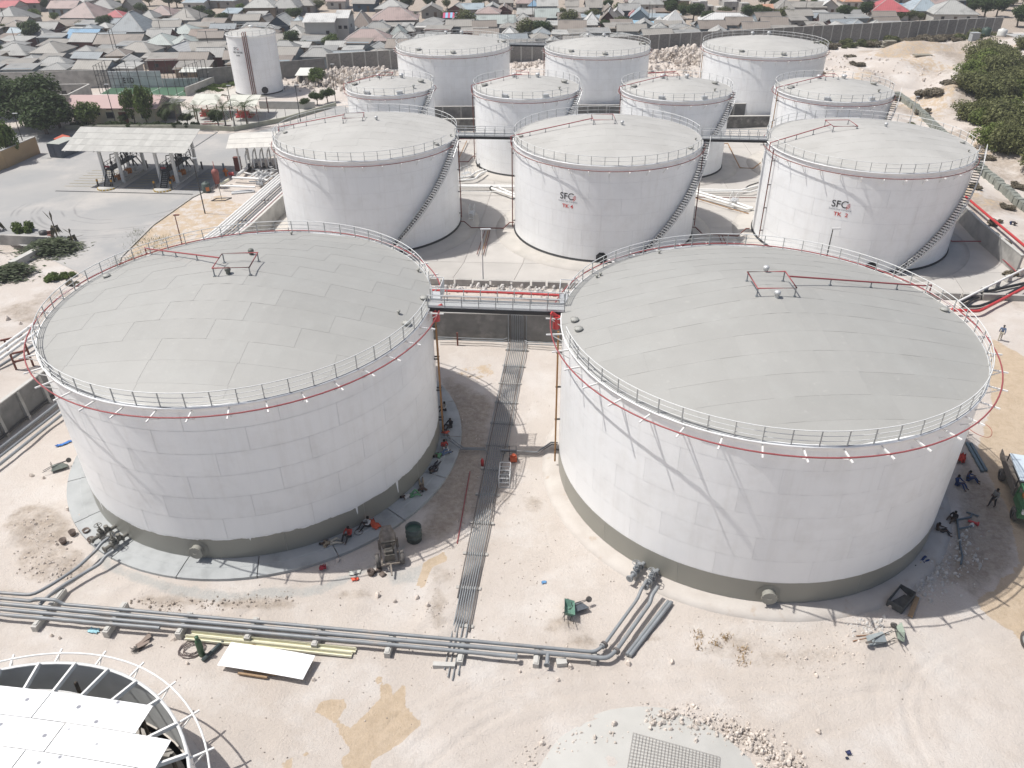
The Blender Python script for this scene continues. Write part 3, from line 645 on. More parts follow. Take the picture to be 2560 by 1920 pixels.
def emblem(parent, R, ang, z, s, small):
    g = wrap_text('SF', s * 1.18, TEXTD, parent, R + .02, ang, z, 'lettering', 'LEFT', s * .012, 1.0)
    # C drawn as an open ring, with the red wing of rays in its mouth
    b = MB(); ac = R_(ang) + s * 1.62 / R; zc = z + s * .42; n = 20
    def P(dx, dz): a = ac + dx / R; return ((R + .02) * math.cos(a), (R + .02) * math.sin(a), zc + dz)
    V = []
    for k in range(n + 1):
        t = R_(50 + 260 * k / n); V += [P(s * .47 * math.cos(t), s * .44 * math.sin(t)), P(s * .35 * math.cos(t), s * .32 * math.sin(t))]
    b.add(V, [(2 * k, 2 * k + 2, 2 * k + 3, 2 * k + 1) for k in range(n)]); b.build('lettering', TEXTD, parent)
    b = MB()
    for k in range(5):
        t = R_(38 - 26 * k); t2 = t - .2; o = (.12 * s, -.12 * s)
        b.add([P(o[0] + .02 * s * math.cos(t), o[1] + .05 * s * math.sin(t)), P(o[0] + s * .5 * math.cos(t), o[1] + s * .5 * math.sin(t)), P(o[0] + s * .44 * math.cos(t2), o[1] + s * .44 * math.sin(t2))], [(0, 1, 2)])
    b.build('emblem', TEXTR, parent)
    if small: wrap_text('Somali Fuel Company', s * .30, TEXTG, parent, R + .02, ang + math.degrees(s * 1.12 / R), z - s * .36, 'lettering', 'CENTER', 0, 1.0)
emblem(M2, 11.91, -123.1, 7.60, .95, True); wrap_text('TK 4', .62, TEXTR, M2, 11.93, -118.0, 6.56, 'lettering', 'CENTER', .014, 1.12)
emblem(M3, 12.11, -125.6, 7.52, .95, True); wrap_text('TK  2', .62, TEXTR, M3, 12.13, -119.6, 6.5, 'lettering', 'CENTER', .014, 1.12)

SML = dict(courses=6, plate=5.6, strip=1.9, mid=1)
S1 = tank('S1', 'smallest white tank at the left end of the second row from the back', rail_gap=[(-40, -15)], roofpipe=(184, -.6, .8, 1.0, 0), rise=1.2, **SML)
S2 = tank('S2', 'white tank of the second back row rising behind the walkway left of TK 4', rail_gap=[(-40, -15)], roofpipe=(184, -.6, .8, 1.0, 0), rise=1.4, **SML)
S3 = tank('S3', 'white tank of the second back row rising behind the right edge of TK 4', rail_gap=[(-40, -15)], roofpipe=(184, -.6, .8, 1.0, 0), rise=1.4, **SML)
S4 = tank('S4', 'white tank of the second back row standing behind TK 2', rail_gap=[(-40, -15)], roofpipe=(184, -.6, .8, 1.0, 0), rise=1.45, **SML)
for r, k in ((S1, 'S1'), (S2, 'S2'), (S3, 'S3'), (S4, 'S4')):
    R = TANKS[k][2]; stair(r, R, 11.9, -22, -98, 46); d = ROOFH[k]
    for me, px, py in ((VENTM, 1.8, 1.2), (VENTM, -2.0, 1.6), (HATCHM, R * .72, .3), (HATCHM, -R * .8, -.8), (GAUGEM, R * .6, -R * .5)): link(me.name, me, r, (px, py, d(px, py) - .02))
    b = MB(); b.box((0, 0, .25), (.9, .5, .5)); fm = b.mesh('foam_chamber', GALV)
    for a in (-70, -115): link('foam_chamber', fm, r, ((R - .35) * math.cos(R_(a)), (R - .35) * math.sin(R_(a)), 11.95), R_(a + 90))
T1 = tank('T1', 'white tank at the left of the back row below the striped awning', rail_gap=[(0, 8)], rise=1.85, **MID)
T2 = tank('T2', 'white tank in the middle of the back row with rubble on its right', rail_gap=[(172, 180)], rise=1.65, **MID)
T3 = tank('T3', 'white tank at the right end of the back row beside the dug sand slope', rail_gap=[(176, 182)], rise=1.85, **MID)
for r, k in ((T1, 'T1'), (T2, 'T2'), (T3, 'T3')):
    R = TANKS[k][2]; d = ROOFH[k]
    for me, px, py in ((VENTM, 1.6, 3.4), (VENTM, -1.6, 3.6), (HATCHM, -R * .55, -R * .66), (HATCHM, R * .05, -R * .9), (GAUGEM, R * .8, -.8), (HATCHM, R * .9, .9)): link(me.name, me, r, (px, py, d(px, py) - .02))
WT = tank('W', 'tall slim white water tank with three brown pipes down its face', 7, 4.7, .95, strip=1.7, ring=False, mid=1, rail_gap=[(68, 78)])
emblem(WT, 5.22, -122.8, 9.4, .62, True); wrap_text('FIRE WATER', .46, TEXTD, WT, 5.24, -112.6, 8.72, 'lettering', 'CENTER', .01, .98); wrap_text('TANK', .4, TEXTD, WT, 5.24, -112.7, 8.12, 'lettering', 'CENTER', .01, 1)
for k in range(3):
    a = R_(-92.5 + k * 4.2); r = 5.22 + .14; b = MB(); b.tube([(4.6 * math.cos(a), 4.6 * math.sin(a), 12.9), (r * math.cos(a), r * math.sin(a), 12.75), (r * math.cos(a), r * math.sin(a), .05)], .085, 6); b.build('riser_pipe', RUST, WT)
manway(WT, 5.22, -62, 1.0, .4, BLACK)
b = MB()
for s_ in (-.22, .22): b.bar((5.6, s_ * 1.4 - 1.2, 0), (5.6, s_ * 1.4 - 1.2, 3.2), .07)
for k in range(9): b.bar((5.6, -1.5, .3 + k * .33), (5.6, -.9, .3 + k * .33), .05)
b.build('ladder', RAILW, WT); b = MB(); b.lathe([(.001, .5), (.5, .42), (.55, .2), (.4, .0)], 14, (-.8, 3.9, 12.6)); b.build('vent_cowl', WHP, WT)
# ------------------------------------------------------------------ walls
def wall_run(name, label, pts, h, th, m, cap=None, butt=None, bside=1, cat='wall', z0=GZ - .2, joint=None):
    """a straight or bent wall: bays, coping and buttresses as parts"""
    p0 = Vector((*pts[0], 0)); root = thing(name, label, cat, (p0.x, p0.y, 0))
    for (ax, ay), (bx, by) in zip(pts[:-1], pts[1:]):
        a = Vector((ax, ay, 0)) - p0; b_ = Vector((bx, by, 0)) - p0; L = (b_ - a).length; d = (b_ - a) / L; nrm = Vector((-d.y, d.x, 0)) * bside; rz = math.atan2(d.y, d.x)
        n = max(1, round(L / (joint or butt or 6.0))); seg = L / n
        for k in range(n):
            c = a + d * (seg * (k + .5)); b = MB(); b.box((c.x, c.y, (h + z0) / 2), (seg - .02, th, h - z0), rz); b.build('wall_bay', m, root)
            if cap is not None:
                b = MB(); b.box((c.x, c.y, h + .04), (seg - .01, th + .1, .1), rz); b.build('coping', cap, root)
            if butt:
                c = a + d * (seg * k) + nrm * (th / 2 + .12); b = MB()
                q = [c - d * .14 + Vector((0, 0, z0)) - nrm * .13, c + d * .14 + Vector((0, 0, z0)) - nrm * .13, c + d * .14 + nrm * .25 + Vector((0, 0, z0)), c - d * .14 + nrm * .25 + Vector((0, 0, z0)), c - d * .14 + Vector((0, 0, h - .05)) - nrm * .13, c + d * .14 + Vector((0, 0, h - .05)) - nrm * .13, c + d * .14 + Vector((0, 0, h - .05)) + nrm * .02, c - d * .14 + nrm * .02 + Vector((0, 0, h - .05))]
                b.add(q, [(3, 2, 1, 0), (4, 5, 6, 7), (0, 1, 5, 4), (1, 2, 6, 5), (2, 3, 7, 6), (3, 0, 4, 7)]); b.build('buttress', CONC, root)
    return root
wall_run('bund_wall', 'dark cement bund wall under the walkway between the two front tanks', [(-41, 74.2), (-7.9, 71.6), (22, 69.4)], 2.72, .3, CONCD, CONCL, joint=7.0)
wall_run('bund_wall', 'grey bund wall with buttresses along the pipes at the left edge', [(-47.2, 40), (-44.6, 52.5), (-42.9, 60.2), (-40.3, 73.5)], 2.6, .25, CONCD, CONCL, butt=3.1, bside=-1)
wall_run('bund_wall', 'weathered concrete bund wall beside the long white pipes', [(-40.2, 74.6), (-36.6, 85.5), (-34.0, 98), (-31.6, 117), (-27.2, 151)], 2.1, .25, CONC, CONCL, joint=6.0)
wall_run('bund_wall', 'concrete bund wall with plants along its top right of tank TK 2', [(60.3, 85.6), (60.9, 96.6), (62.0, 104.5), (63.6, 151)], 2.1, .28, CONC, CONCL, joint=6.5)
STONEW = mat('stained masonry', (.16, .155, .145), .9, (.08, .078, .075), 1.2, .9, bump=.5, bs=3, stain=(.42, .4, .37), ss=.5, stain_t=.6)
wall_run('bund_wall', 'stained stone retaining wall behind the second back row of tanks', [(-26.5, 151.6), (63.3, 151.6)], 1.9, .5, STONEW, CONCL, joint=5.0)
wall_run('boundary_wall', 'grey parapet wall standing just behind the stained stone wall', [(-26.5, 154), (63.5, 154)], 3.6, .25, CONCD, CONCL, butt=3.4, bside=-1)
# low front kerb of the bund, broken into blocks
kr = thing('bund_kerb', 'low broken concrete kerb at the front edge of the bund floor', 'kerb', (-40, 87.4, 0)); x = -40.0; k = 0
while x < 59:
    L = rnd.uniform(1.5, 2.6); yy = 84.45 - (x + 9) * .088; b = MB(); b.box((x + L / 2 + 40, yy - 87.4, .05 + .05 * (k % 2)), (L - .25, .4, .75), -.088); b.build('kerb_block', CONC, kr); x += L; k += 1
# perimeter wall of posts and masonry panels
PW = [(-44.5, 204.6), (.3, 217.4), (40.5, 228.2), (88.7, 240.4), (146, 252.2)]
pan = mat('masonry panel', (.27, .255, .235), .92, (.17, .165, .155), 2.5, .9, bump=.5, bs=2.5, stain=(.36, .345, .32), ss=.25, stain_t=.58, rv=.1)
def perimeter(name, label, P, h, bay, m, post=CONCL):
    root = thing(name, label, 'wall', (P[0][0], P[0][1], 0)); o = Vector((P[0][0], P[0][1], 0))
    for (ax, ay), (bx, by) in zip(P[:-1], P[1:]):
        a = Vector((ax, ay, 0)) - o; b_ = Vector((bx, by, 0)) - o; L = (b_ - a).length; n = round(L / bay); d = (b_ - a) / L; rz = math.atan2(d.y, d.x); s = L / n
        pm = MB().box((0, 0, h / 2 - .5), (s - .26, .2, h + 1)).mesh('wall_panel', m); qm = MB().box((0, -.06, h / 2 - .5), (.26, .36, h + 1.05)).mesh('post', post); cm = MB().box((0, 0, h + .06), (s - .02, .3, .1)).mesh('coping', post)
        for k in range(n):
            c = a + d * s * (k + .5); link('wall_panel', pm, root, c, rz); link('coping', cm, root, c, rz); link('post', qm, root, a + d * s * k, rz)
    return root
perimeter('perimeter_wall', 'long dark perimeter wall of masonry panels between pale posts behind the back tanks', PW, 4.3, 3.05, pan)
perimeter('perimeter_wall', 'lower plain cement wall behind the tall slim water tank', [(-72, 192.2), (-44.9, 204.2)], 3.4, 6, CONCD, CONCD)
wall_run('compound_wall', 'long stained cement wall behind the big dark trees at the left', [(-150, 189.5), (-108, 190.5), (-92.8, 192.4)], 3.6, .3, CONC, None, joint=8)
wall_run('compound_wall', 'white washed back wall of the football pitch with black letters', [(-92.6, 191.8), (-80.5, 191.8)], 3.3, .25, mat('whitewash', (.62, .64, .65), .85, (.45, .46, .47), .5, .9, stain=(.3, .3, .3), ss=.6), None, joint=7)
wall_run('compound_wall', 'low whitewashed wall along the far side of the football pitch', [(-80.4, 191.8), (-69.6, 192.4)], 1.6, .25, mat('whitewash low', (.55, .57, .58), .85, (.4, .41, .42), .5, .9, stain=(.3, .3, .3), ss=.6), None, joint=5)
wall_run('compound_wall', 'grey cement wall between football pitch and water tank', [(-71.9, 182.4), (-69.3, 192.6), (-66.5, 202)], 1.5, .25, CONC, CONCL, joint=5)
wall_run('compound_wall', 'low painted kerb wall under the palms beside the yard', [(-86, 155.2), (-60.6, 154.6), (-52.6, 152.9), (-44.8, 159.6), (-36.6, 171.6)], .55, .3, mat('mossy cement', (.42, .42, .35), .85, (.3, .31, .24), .6, .9), None, joint=5)
wall_run('compound_wall', 'pale low wall in front of the slim water tank', [(-52.4, 170.5), (-40.5, 169.5)], 1.2, .25, CONCL, None, joint=5)
wall_run('compound_wall', 'ochre painted compound wall at the left edge of the yard', [(-86.6, 125.5), (-84.5, 131.2), (-83.2, 139.6)], 2.6, .25, mat('ochre paint', (.46, .33, .19), .85, (.4, .28, .16), .6, .8), CONCL, joint=4.2)
wall_run('compound_wall', 'old low concrete wall among the cut bushes at the left', [(-71, 98.9), (-60.6, 97.6), (-60.3, 96.6)], .9, .4, CONC, None, joint=4)
wall_run('compound_wall', 'tilted slab of concrete wall lying beside the cut bushes', [(-61.9, 90.2), (-60.6, 95.2)], .6, .8, CONCL, None, joint=9)

# ------------------------------------------------------------------ walkways between tanks
def bridge(label, p, q, z, width=1.1, rail=1.05, n=None, gate=False):
    p = Vector((*p, z)); q = Vector((*q, z)); d = q - p; L = d.length; rz = math.atan2(d.y, d.x); root = thing('walkway_bridge', label, 'walkway', p, rz)
    b = MB(); b.box((L / 2, 0, .04), (L, width, .06)); b.build('deck', mat('grating', (.42, .43, .43), .5, (.32, .33, .33), 9, .7), root)
    for s in (-1, 1):
        b = MB(); b.box((L / 2, s * (width / 2), -.12), (L, .08, .3)); b.build('beam', BLACK, root)
        b = MB(); n_ = n or round(L / 1.25)
        b.bar((0, s * width / 2, rail), (L, s * width / 2, rail), .06); b.bar((0, s * width / 2, rail / 2), (L, s * width / 2, rail / 2), .04); r = b.build('railing', RAILW, root)
        b = MB(); b.box((L / 2, s * (width / 2 + .0), .16), (L, .02, .14)); b.build('toe_board', RAILW, r)
        pm = MB().box((0, s * width / 2, rail / 2), (.06, .06, rail)).mesh('post', POSTG)
        for k in range(n_ + 1): link('post', pm, r, (L * k / n_, 0, 0))
    return root
br = bridge('white railed walkway bridging the two front tanks', (-6.2, 53.4), (4.0, 52.4), 12.86, 1.15)
for lx_, ly_, nm in ((-.05, 1.6, 'landing'), (10.0, 1.9, 'landing')):
    b = MB(); b.box((lx_ + .3, ly_, -.1), (1.0, 1.6, .08)); o = b.build(nm, GALV, br)
    b = MB()
    for k in range(7): b.bar((lx_ + .8 - (1.0 if lx_ > 5 else 0), ly_ - .8 + k * .26, -.05), (lx_ + .8 - (1.0 if lx_ > 5 else 0), ly_ - .8 + k * .26, 1.15), .05)
    b.bar((lx_ - .2, ly_ + .8, 1.15), (lx_ + .8, ly_ + .8, 1.15), .05); b.bar((lx_ + .8 - (1.0 if lx_ > 5 else 0), ly_ - .8, 1.15), (lx_ + .8 - (1.0 if lx_ > 5 else 0), ly_ + .8, 1.15), .05); b.build('guard', RAILW, o)
bridge('walkway between the unlettered tank and tank TK 4', (-6.95, 103.0), (.62, 102.3), 12.05)
bridge('walkway between tank TK 4 and tank TK 2', (24.35, 100.6), (32.45, 99.7), 12.05)
bridge('far walkway between the two left tanks of the back row', (.15, 168.9), (7.2, 167.6), 12.05)

# ------------------------------------------------------------------ pipework
def pipe(label, pts, r, m, n=8, cat='pipe', group=None, name='pipe', fl=(), mf=None):
    p0 = Vector(pts[0]); b = MB(); b.tube([Vector(p) - p0 for p in pts], r, n); o = b.build(name, m, None, p0); tag(o, label, cat, group)
    for i in fl:
        a = Vector(pts[i]) - p0; j = i + 1 if i + 1 < len(pts) else i - 1; d = (Vector(pts[j]) - p0 - a).normalized(); b = MB(); b.cyl(a - d * .06, a + d * .06, r * 1.7, 12); b.build('flange', mf or m, o)
    return o
def smooth_path(P, r=.35, k=3):
    """round the corners of a pipe route"""
    P = [Vector(p) for p in P]; out = [P[0]]
    for a, b_, c in zip(P[:-2], P[1:-1], P[2:]):
        u = (a - b_); v = (c - b_); t = min(r, u.length * .45, v.length * .45); s = b_ + u.normalized() * t; e = b_ + v.normalized() * t
        for i in range(k + 1):
            w_ = i / k; out.append(s * (1 - w_) ** 2 + b_ * 2 * w_ * (1 - w_) + e * w_ ** 2)
    return out + [P[-1]]
c1 = lambda x, y: (x * .3013, 1420 + y * .3013)
c3 = lambda x, y: (1000 + x * .3165, 1420 + y * .3165)
k3 = lambda x, y: (1000 + x * .3618, 660 + y * .3618)
PZ = .32
def px(L, z=PZ, f=c1): return [at(*f(x, y), z if not isinstance(z, (list, tuple)) else z[i]) for i, (x, y) in enumerate(L)]
G1 = 'grey fuel pipes of the front pipe run'
A_ = px([(-400, 175), (0, 205), (270, 225), (425, 140)], PZ) + px([(640, 0), (780, -130), (800, -150), (840, -205), (900, -250)], [PZ, PZ, .4, .6, .65])
pipe('grey pipe bending up from the front run to the far valve of the left tank', smooth_path(A_, .5), .115, GREYP, fl=(1,))
A2 = px([(-400, 215), (0, 250), (260, 275), (290, 255), (470, 265), (520, 300)], [PZ, PZ, PZ, .62, .62, PZ]) + [at(*c3(0, 525), PZ), at(*c3(1540, 665), PZ), at(*c3(1610, 610), PZ), at(*c3(1875, 245), PZ), at(*c3(1905, 170), .6), at(*c3(1950, 95), .7)]
pipe('grey pipe of the front run nearest the tanks, elbowing up to the right tank', smooth_path(A2, .5), .115, GREYP, fl=(30,))
A3 = px([(330, 305), (395, 240), (490, 165), (770, 0), (835, -40), (870, -95), (930, -135)], [.25, .35, PZ, PZ, .4, .6, .65])
pipe('grey branch pipe from the front run to the near valve of the left tank', smooth_path(A3, .4), .125, GREYP)
B_ = px([(-400, 255), (0, 295)]) + [at(*c3(0, 570), PZ), at(*c3(1640, 715), PZ), at(*c3(1710, 650), PZ), at(*c3(1975, 275), PZ), at(*c3(1990, 215), .6), at(*c3(2035, 150), .7)]
pb_ = pipe('thickest grey pipe of the front run, elbowing up to the right tank', smooth_path(B_, .5), .14, GREYP)
b = MB(); p = at(*c3(1168, 675), PZ) - pb_.location; q = at(*c3(1160, 770), PZ) - pb_.location; b.cyl(p, q, .13, 10); d = (q - p).normalized(); b.cyl(q - d * .08, q, .2, 12); b.build('tee_stub', GREYP, pb_)
for u, v in ((1615, 605), (1710, 655)):
    b = MB(); p = at(*c3(u, v), PZ) - pb_.location; b.cyl(p + Vector((-.05, -.05, 0)), p + Vector((.05, .06, 0)), .24, 12); b.build('flange', DARKP, pb_)
pipe('grey pipe of the front run nearest the camera, capped beside a block', px([(-400, 295), (0, 340)]) + [at(*c3(0, 612), PZ), at(*c3(920, 700), PZ)], .12, GREYP, fl=(3,))
pipe('short grey pipe of the front run ending near a pale blue rag', px([(-400, 340), (0, 385), (1325, 497)]), .11, GREYP)
for k, (a, c) in enumerate((((1790, 685), (2120, 262)), ((1815, 695), (2145, 268)))):
    pipe(['loose grey pipe lying left of a pair beside the tank valves', 'loose grey pipe lying right of a pair beside the tank valves'][k], [at(*c3(*a), -.1), at(*c3(*c), -.1)], .13, GREYP)
# concrete sleepers
def sleeper(label, u, v, L, rz, group, h=.5, wd=.36, name='concrete_support'):
    p = at(u, v, 0); b = MB(); b.box((0, 0, h / 2), (wd, L, h)); b.box((0, 0, h + .03), (wd * .6, L * .9, .05)); o = b.build(name, CONCL, None, (p.x, p.y, GZ - .02), rz); tag(o, label, 'concrete block', group); return o
FS = 'concrete sleepers under the front pipes'
for k, (u, v, L, nm) in enumerate([(*c1(410, 340), 3.3, 'at the far left'), (*c1(960, 420), 2.5, 'beside the pale blue rag'), (*c1(1530, 470), 1.8, 'left of the cream beams'), (*c1(2090, 510), 1.7, 'behind the left end of the cream beams'), (795, 1592, 1.6, 'behind the middle of the cream beams'), (975, 1612, 1.6, 'right of the cream beams'), (*c3(490, 660), 1.8, 'where the long pipe run passes under'), (*c3(1080, 700), 1.4, 'beside the flanged tee'), (*c3(1530, 705), .9, 'under the right elbow')]):
    sleeper('concrete sleeper under the front pipes ' + nm, u, v, L, -.12, FS)
b = MB(); b.box((0, 0, .17), (1.35, .3, .34)); o = b.build('concrete_block', CONCL, None, at(*c3(350, 785), GZ), -.06); tag(o, 'loose concrete beam lying in front of the crossing pipe runs', 'concrete block')
b = MB(); b.box((0, 0, .22), (.62, .42, .44), .2); o = b.build('concrete_block', CONCL, None, at(*c3(1275, 770), GZ), -.1); tag(o, 'squarish pale stone block right of the flanged tee', 'concrete block')
# the long run of thin pipes between the two front tanks
ORDS = ['first', 'second', 'third', 'fourth', 'fifth', 'sixth', 'seventh', 'eighth', 'ninth', 'tenth', 'eleventh', 'last']
run0 = Vector((.62, 69.7, 0)); run1 = Vector((-3.75, 31.0, 0)); dr = (run1 - run0).normalized(); nr = Vector((-dr.y, dr.x, 0))
pos = lambda t, o, z: run0 + dr * t + nr * o + Vector((0, 0, z)); RL = (run1 - run0).length
GP = 'thin pipes of the long run between the front tanks'
ends = [31, 36.5, RL + .8, 35.8, RL + 1.2, 36.2, RL + 1.0, 36.6, RL + .5, 33.8, 30.5]
for k in range(11):
    o = (5 - k) * -.185; o2 = o * .80
    P = [Vector((run0.x - o, 72.0, 2.86)), Vector((run0.x - o, 70.75, 2.86)), Vector((run0.x - o, 70.7, -.1)), pos(.6, -o, -.12), pos(18, -o * .93, -.12), pos(ends[k], -o2, -.12)]
    if k in (0, 10):  # outermost pair leaves for the risers
        sgn = -1 if k == 0 else 1; P = P[:4] + [pos(17.9, -o * .93, -.12), pos(18.2, -o * .93, -.12) + Vector((sgn * .25, 0, 0))]
    pipe(['leftmost', 'second', 'third', 'fourth', 'fifth', 'middle', 'fifth from right', 'fourth from right', 'third from right', 'second from right', 'rightmost'][k] + ' thin pipe of the run dropping over the dark bund wall', smooth_path(P, .18), .043, DARKP if k in (1, 9) else GREYP, 6, group=GP)
for k in range(12):
    t = .8 + k * 3.2; p = pos(t, 0, GZ); b = MB(); b.box((0, 0, .0), (2.3 - .06 * k, .24, .26)); o = b.build('concrete_support', CONC, None, (p.x, p.y, GZ), math.atan2(dr.x, -dr.y)); tag(o, ORDS[k] + ' flat sleeper under the long thin pipe run, counted from the dark wall', 'concrete block', 'sleepers under the long thin pipe run')
# pipes along the foot of the bund wall
for s, L in ((-1, [((255, 505), (715, 522), (742, 512)), ((255, 518), (712, 536), (738, 530))]), (1, [((862, 530), (880, 538), (1122, 548)), ((866, 545), (884, 553), (1122, 563))])):
    for i, q in enumerate(L): pipe('%s grey pipe along the foot of the dark bund wall, %s of the pipe run' % (['upper', 'lower'][i], 'left' if s < 0 else 'right'), [at(*k3(*a), .25) for a in q], .06, GREYP, 6)
o = MB(); o.bar((0, 0, -.4), (0, 0, 1.1), .16); o = o.build('post', RUST, None, at(*k3(398, 540), 0)); tag(o, 'short rusty post at the wall foot pipes', 'post')
# risers beside the tanks and their connections
def riser(label, key, ang, m, off=.28, ztop=12.6, zb=.35, r=.07, shoe=True, extra=None):
    x, y, R, h = TANKS[key]; a = R_(ang); P = [(x + (R + off) * math.cos(a), y + (R + off) * math.sin(a), z) for z in (min(ztop, h - .15), zb)]
    if extra: P += extra
    o = pipe(label, P, r, m, 8, name='riser_pipe', cat='pipe', group='riser pipes beside the tanks')
    b = MB(); d = Vector((math.cos(a), math.sin(a), 0))
    for z in np.arange(1.5, h - 1, 3.0): b.box(Vector((0, 0, z - P[0][2])) - d * off / 2, (.5, .1, .1), a)
    b.build('clamp', DARKM, o); return o
riser('ochre riser pipe on the right flank of the front left tank', 'L1', 1.0, OCHRE, .3, 12.3)
riser('brown riser pipe next to the ochre one on the front left tank', 'L1', 2.6, RUST, .3, 12.3)
riser('ochre riser pipe on the left flank of the front right tank', 'R1', 179, OCHRE, .3, 12.3)
b = MB(); b.cyl((0, 0, -.5), (0, 0, .5), .28, 12); b.cyl((0, 0, .5), (.5, 0, .8), .16, 8); o = b.build('foam_maker', REDB, None, (-5.7, 53.0, 12.2)); tag(o, 'red foam maker under the left end of the front walkway', 'valve')
b = MB(); b.cyl((0, 0, -.5), (0, 0, .5), .28, 12); b.cyl((0, 0, .5), (-.4, 0, .8), .16, 8); o = b.build('foam_maker', REDB, None, (3.35, 51.6, 12.2)); tag(o, 'red foam maker under the right end of the front walkway', 'valve')
L_ = [at(*k3(285, 1205), .55), at(*k3(325, 1203), .55), at(*k3(425, 1278), .05), at(*k3(590, 1284), .05)]
pipe('grey link pipe from the long run to the front left riser', L_, .06, GREYP, 6)
L_ = [at(*k3(285, 1196), .55), at(*k3(340, 1196), .55), at(*k3(440, 1270), .05), at(*k3(590, 1272), .05)]
pipe('second grey link pipe from the long run to the front left riser', L_, .05, GREYP, 6)
L_ = [at(*k3(688, 1282), .05), at(*k3(945, 1300), .05), at(*k3(1045, 1232), .6), at(*k3(1090, 1236), .6)]
pipe('grey link pipe from the long run to the front right riser', L_, .065, GREYP, 6)
L_ = [at(*k3(700, 1292), .05), at(*k3(955, 1308), .05), at(*k3(1050, 1244), .6), at(*k3(1088, 1248), .6)]
pipe('second grey link pipe from the long run to the front right riser', L_, .05, DARKP, 6)
k6 = lambda x, y: (1120 + x * .1688, 340 + y * .1688)
k7 = lambda x, y: (1720 + x * .1688, 340 + y * .1688)
riser('brown riser pipe on the right flank of the unlettered middle tank', 'M1', -5, RUST, .3, 12, .9)
riser('brown riser pipe on the left flank of tank TK 4', 'M2', 186, RUST, .35, 12, .6)
riser('brown riser pipe on the right flank of tank TK 4', 'M2', -7, RUST, .35, 11, .6)
riser('red brown riser pipe on the left flank of tank TK 2', 'M3', 190, RUST, .35, 12, .6)
riser('brown riser on the left flank of the tank behind the left walkway', 'S2', 186, RUST, .3, 11.8, .6)
riser('brown riser on the left flank of the tank behind the right edge of TK 4', 'S3', 187, RUST, .3, 11.8, .6)
riser('ochre riser on the left flank of the tank behind TK 2', 'S4', 187, OCHRE, .3, 11.8, .6)
riser('brown riser on the left flank of the middle back tank', 'T2', 186, RUST, .3, 11.8, .6); riser('ochre riser on the left flank of the right back tank', 'T3', 184, OCHRE, .3, 11.8, .6)
def zz(f, L, zs): return [at(*f(x, y), z) for (x, y), z in zip(L, zs)]
BP = RUST
pipe('brown floor pipe looping between the unlettered tank and TK 4', zz(k6, [(185, 1262), (240, 1266), (345, 1356), (820, 1366), (915, 1280), (975, 1278)], [.8, .8, .1, .1, .8, .8]), .075, BP)
pipe('brown floor pipe looping between TK 4 and TK 2', zz(k7, [(65, 1350), (110, 1350), (215, 1452), (450, 1463), (735, 1480), (860, 1370), (912, 1370)], [.8, .8, .1, .1, .1, .8, .8]), .075, BP)
for k, (a, c) in enumerate((((555, 1375), (430, 1750)), ((600, 1375), (500, 1750)), ((625, 1380), (530, 1750)))):
    pipe('%s of three brown pipes on the bund floor left of TK 4' % ['left', 'middle', 'right'][k], zz(k6, [a, c], [.0, .0]), .06, OCHRE if k == 1 else BP, 6)
for k, (a, c) in enumerate((((455, 1470), (600, 1800)), ((510, 1480), (660, 1800)))):
    pipe('%s of two brown pipes on the bund floor right of TK 4' % ['left', 'right'][k], zz(k7, [a, c], [.0, .0]), .06, BP, 6)
for k, q in enumerate(([(100, 745), (985, 756)], [(100, 722), (985, 735)], [(100, 812), (985, 832)])):
    pipe('%s white pipe crossing the bund floor left of TK 4' % ['thick', 'upper', 'thin lower'][k], zz(k6, q, [.3, .3]), (.2, .12, .06)[k], WHP)
pipe('front diagonal white pipe on the bund floor left of TK 4', zz(k6, [(640, 772), (1000, 905)], [.3, .3]), .2, WHP, fl=(0,), mf=DARKM); pipe('rear diagonal white pipe on the bund floor left of TK 4', zz(k6, [(760, 768), (1000, 870)], [.3, .3]), .16, WHP)
pipe('bent white pipe leading to the valves of the tank behind the left walkway', smooth_path(zz(k6, [(120, 625), (330, 600), (420, 530), (520, 500)], [.3, .3, .6, .6]), .6), .16, WHP)
pipe('second bent white pipe leading to the valves behind the left walkway', smooth_path(zz(k6, [(120, 660), (400, 640), (470, 560), (570, 520)], [.3, .3, .6, .6]), .6), .16, WHP)
for k, q in enumerate(([(100, 793), (780, 803), (1040, 735)], [(100, 815), (920, 828), (1040, 795)], [(100, 905), (1040, 915)])):
    pipe('%s pipe crossing the bund floor between TK 4 and TK 2' % ['upper white', 'middle white', 'thin brown'][k], zz(k7, q, [.3] * 3), (.16, .13, .06)[k], WHP if k < 2 else BP)
pipe('front diagonal white pipe between TK 4 and TK 2', zz(k7, [(60, 845), (640, 1010), (870, 1088), (960, 1066)], [.3] * 4), .2, WHP); pipe('rear diagonal white pipe between TK 4 and TK 2', zz(k7, [(60, 805), (700, 985), (960, 1075)], [.3] * 3), .2, WHP)
pipe('thin ochre pipe beside the diagonal white pipes right of TK 4', zz(k7, [(60, 905), (560, 1055), (900, 1150)], [.05] * 3), .06, OCHRE)
pipe('dark bent pipe near the riser of TK 2', smooth_path(zz(k7, [(860, 765), (900, 735), (1040, 690)], [.2, .4, .4]), .4), .1, DARKM)
pipe('brown pipe stepping down the bund floor behind the right walkway', zz(k7, [(520, 108), (590, 110), (770, 470), (970, 478), (1075, 395)], [.3, .3, .1, .1, .6]), .075, OCHRE)
pipe('brown pipe running back from the left walkway beside the second row', zz(k6, [(280, 70), (160, 330)], [.1, .1]), .07, OCHRE); pipe('brown pipe looping in the shade left of the second row tank', zz(k6, [(150, 380), (300, 380), (370, 300), (415, 298)], [.1, .1, .7, .7]), .07, BP)
pipe('pale red pipe behind the left walkway', zz(k6, [(100, 40), (410, 38)], [.5, .5]), .1, REDP)
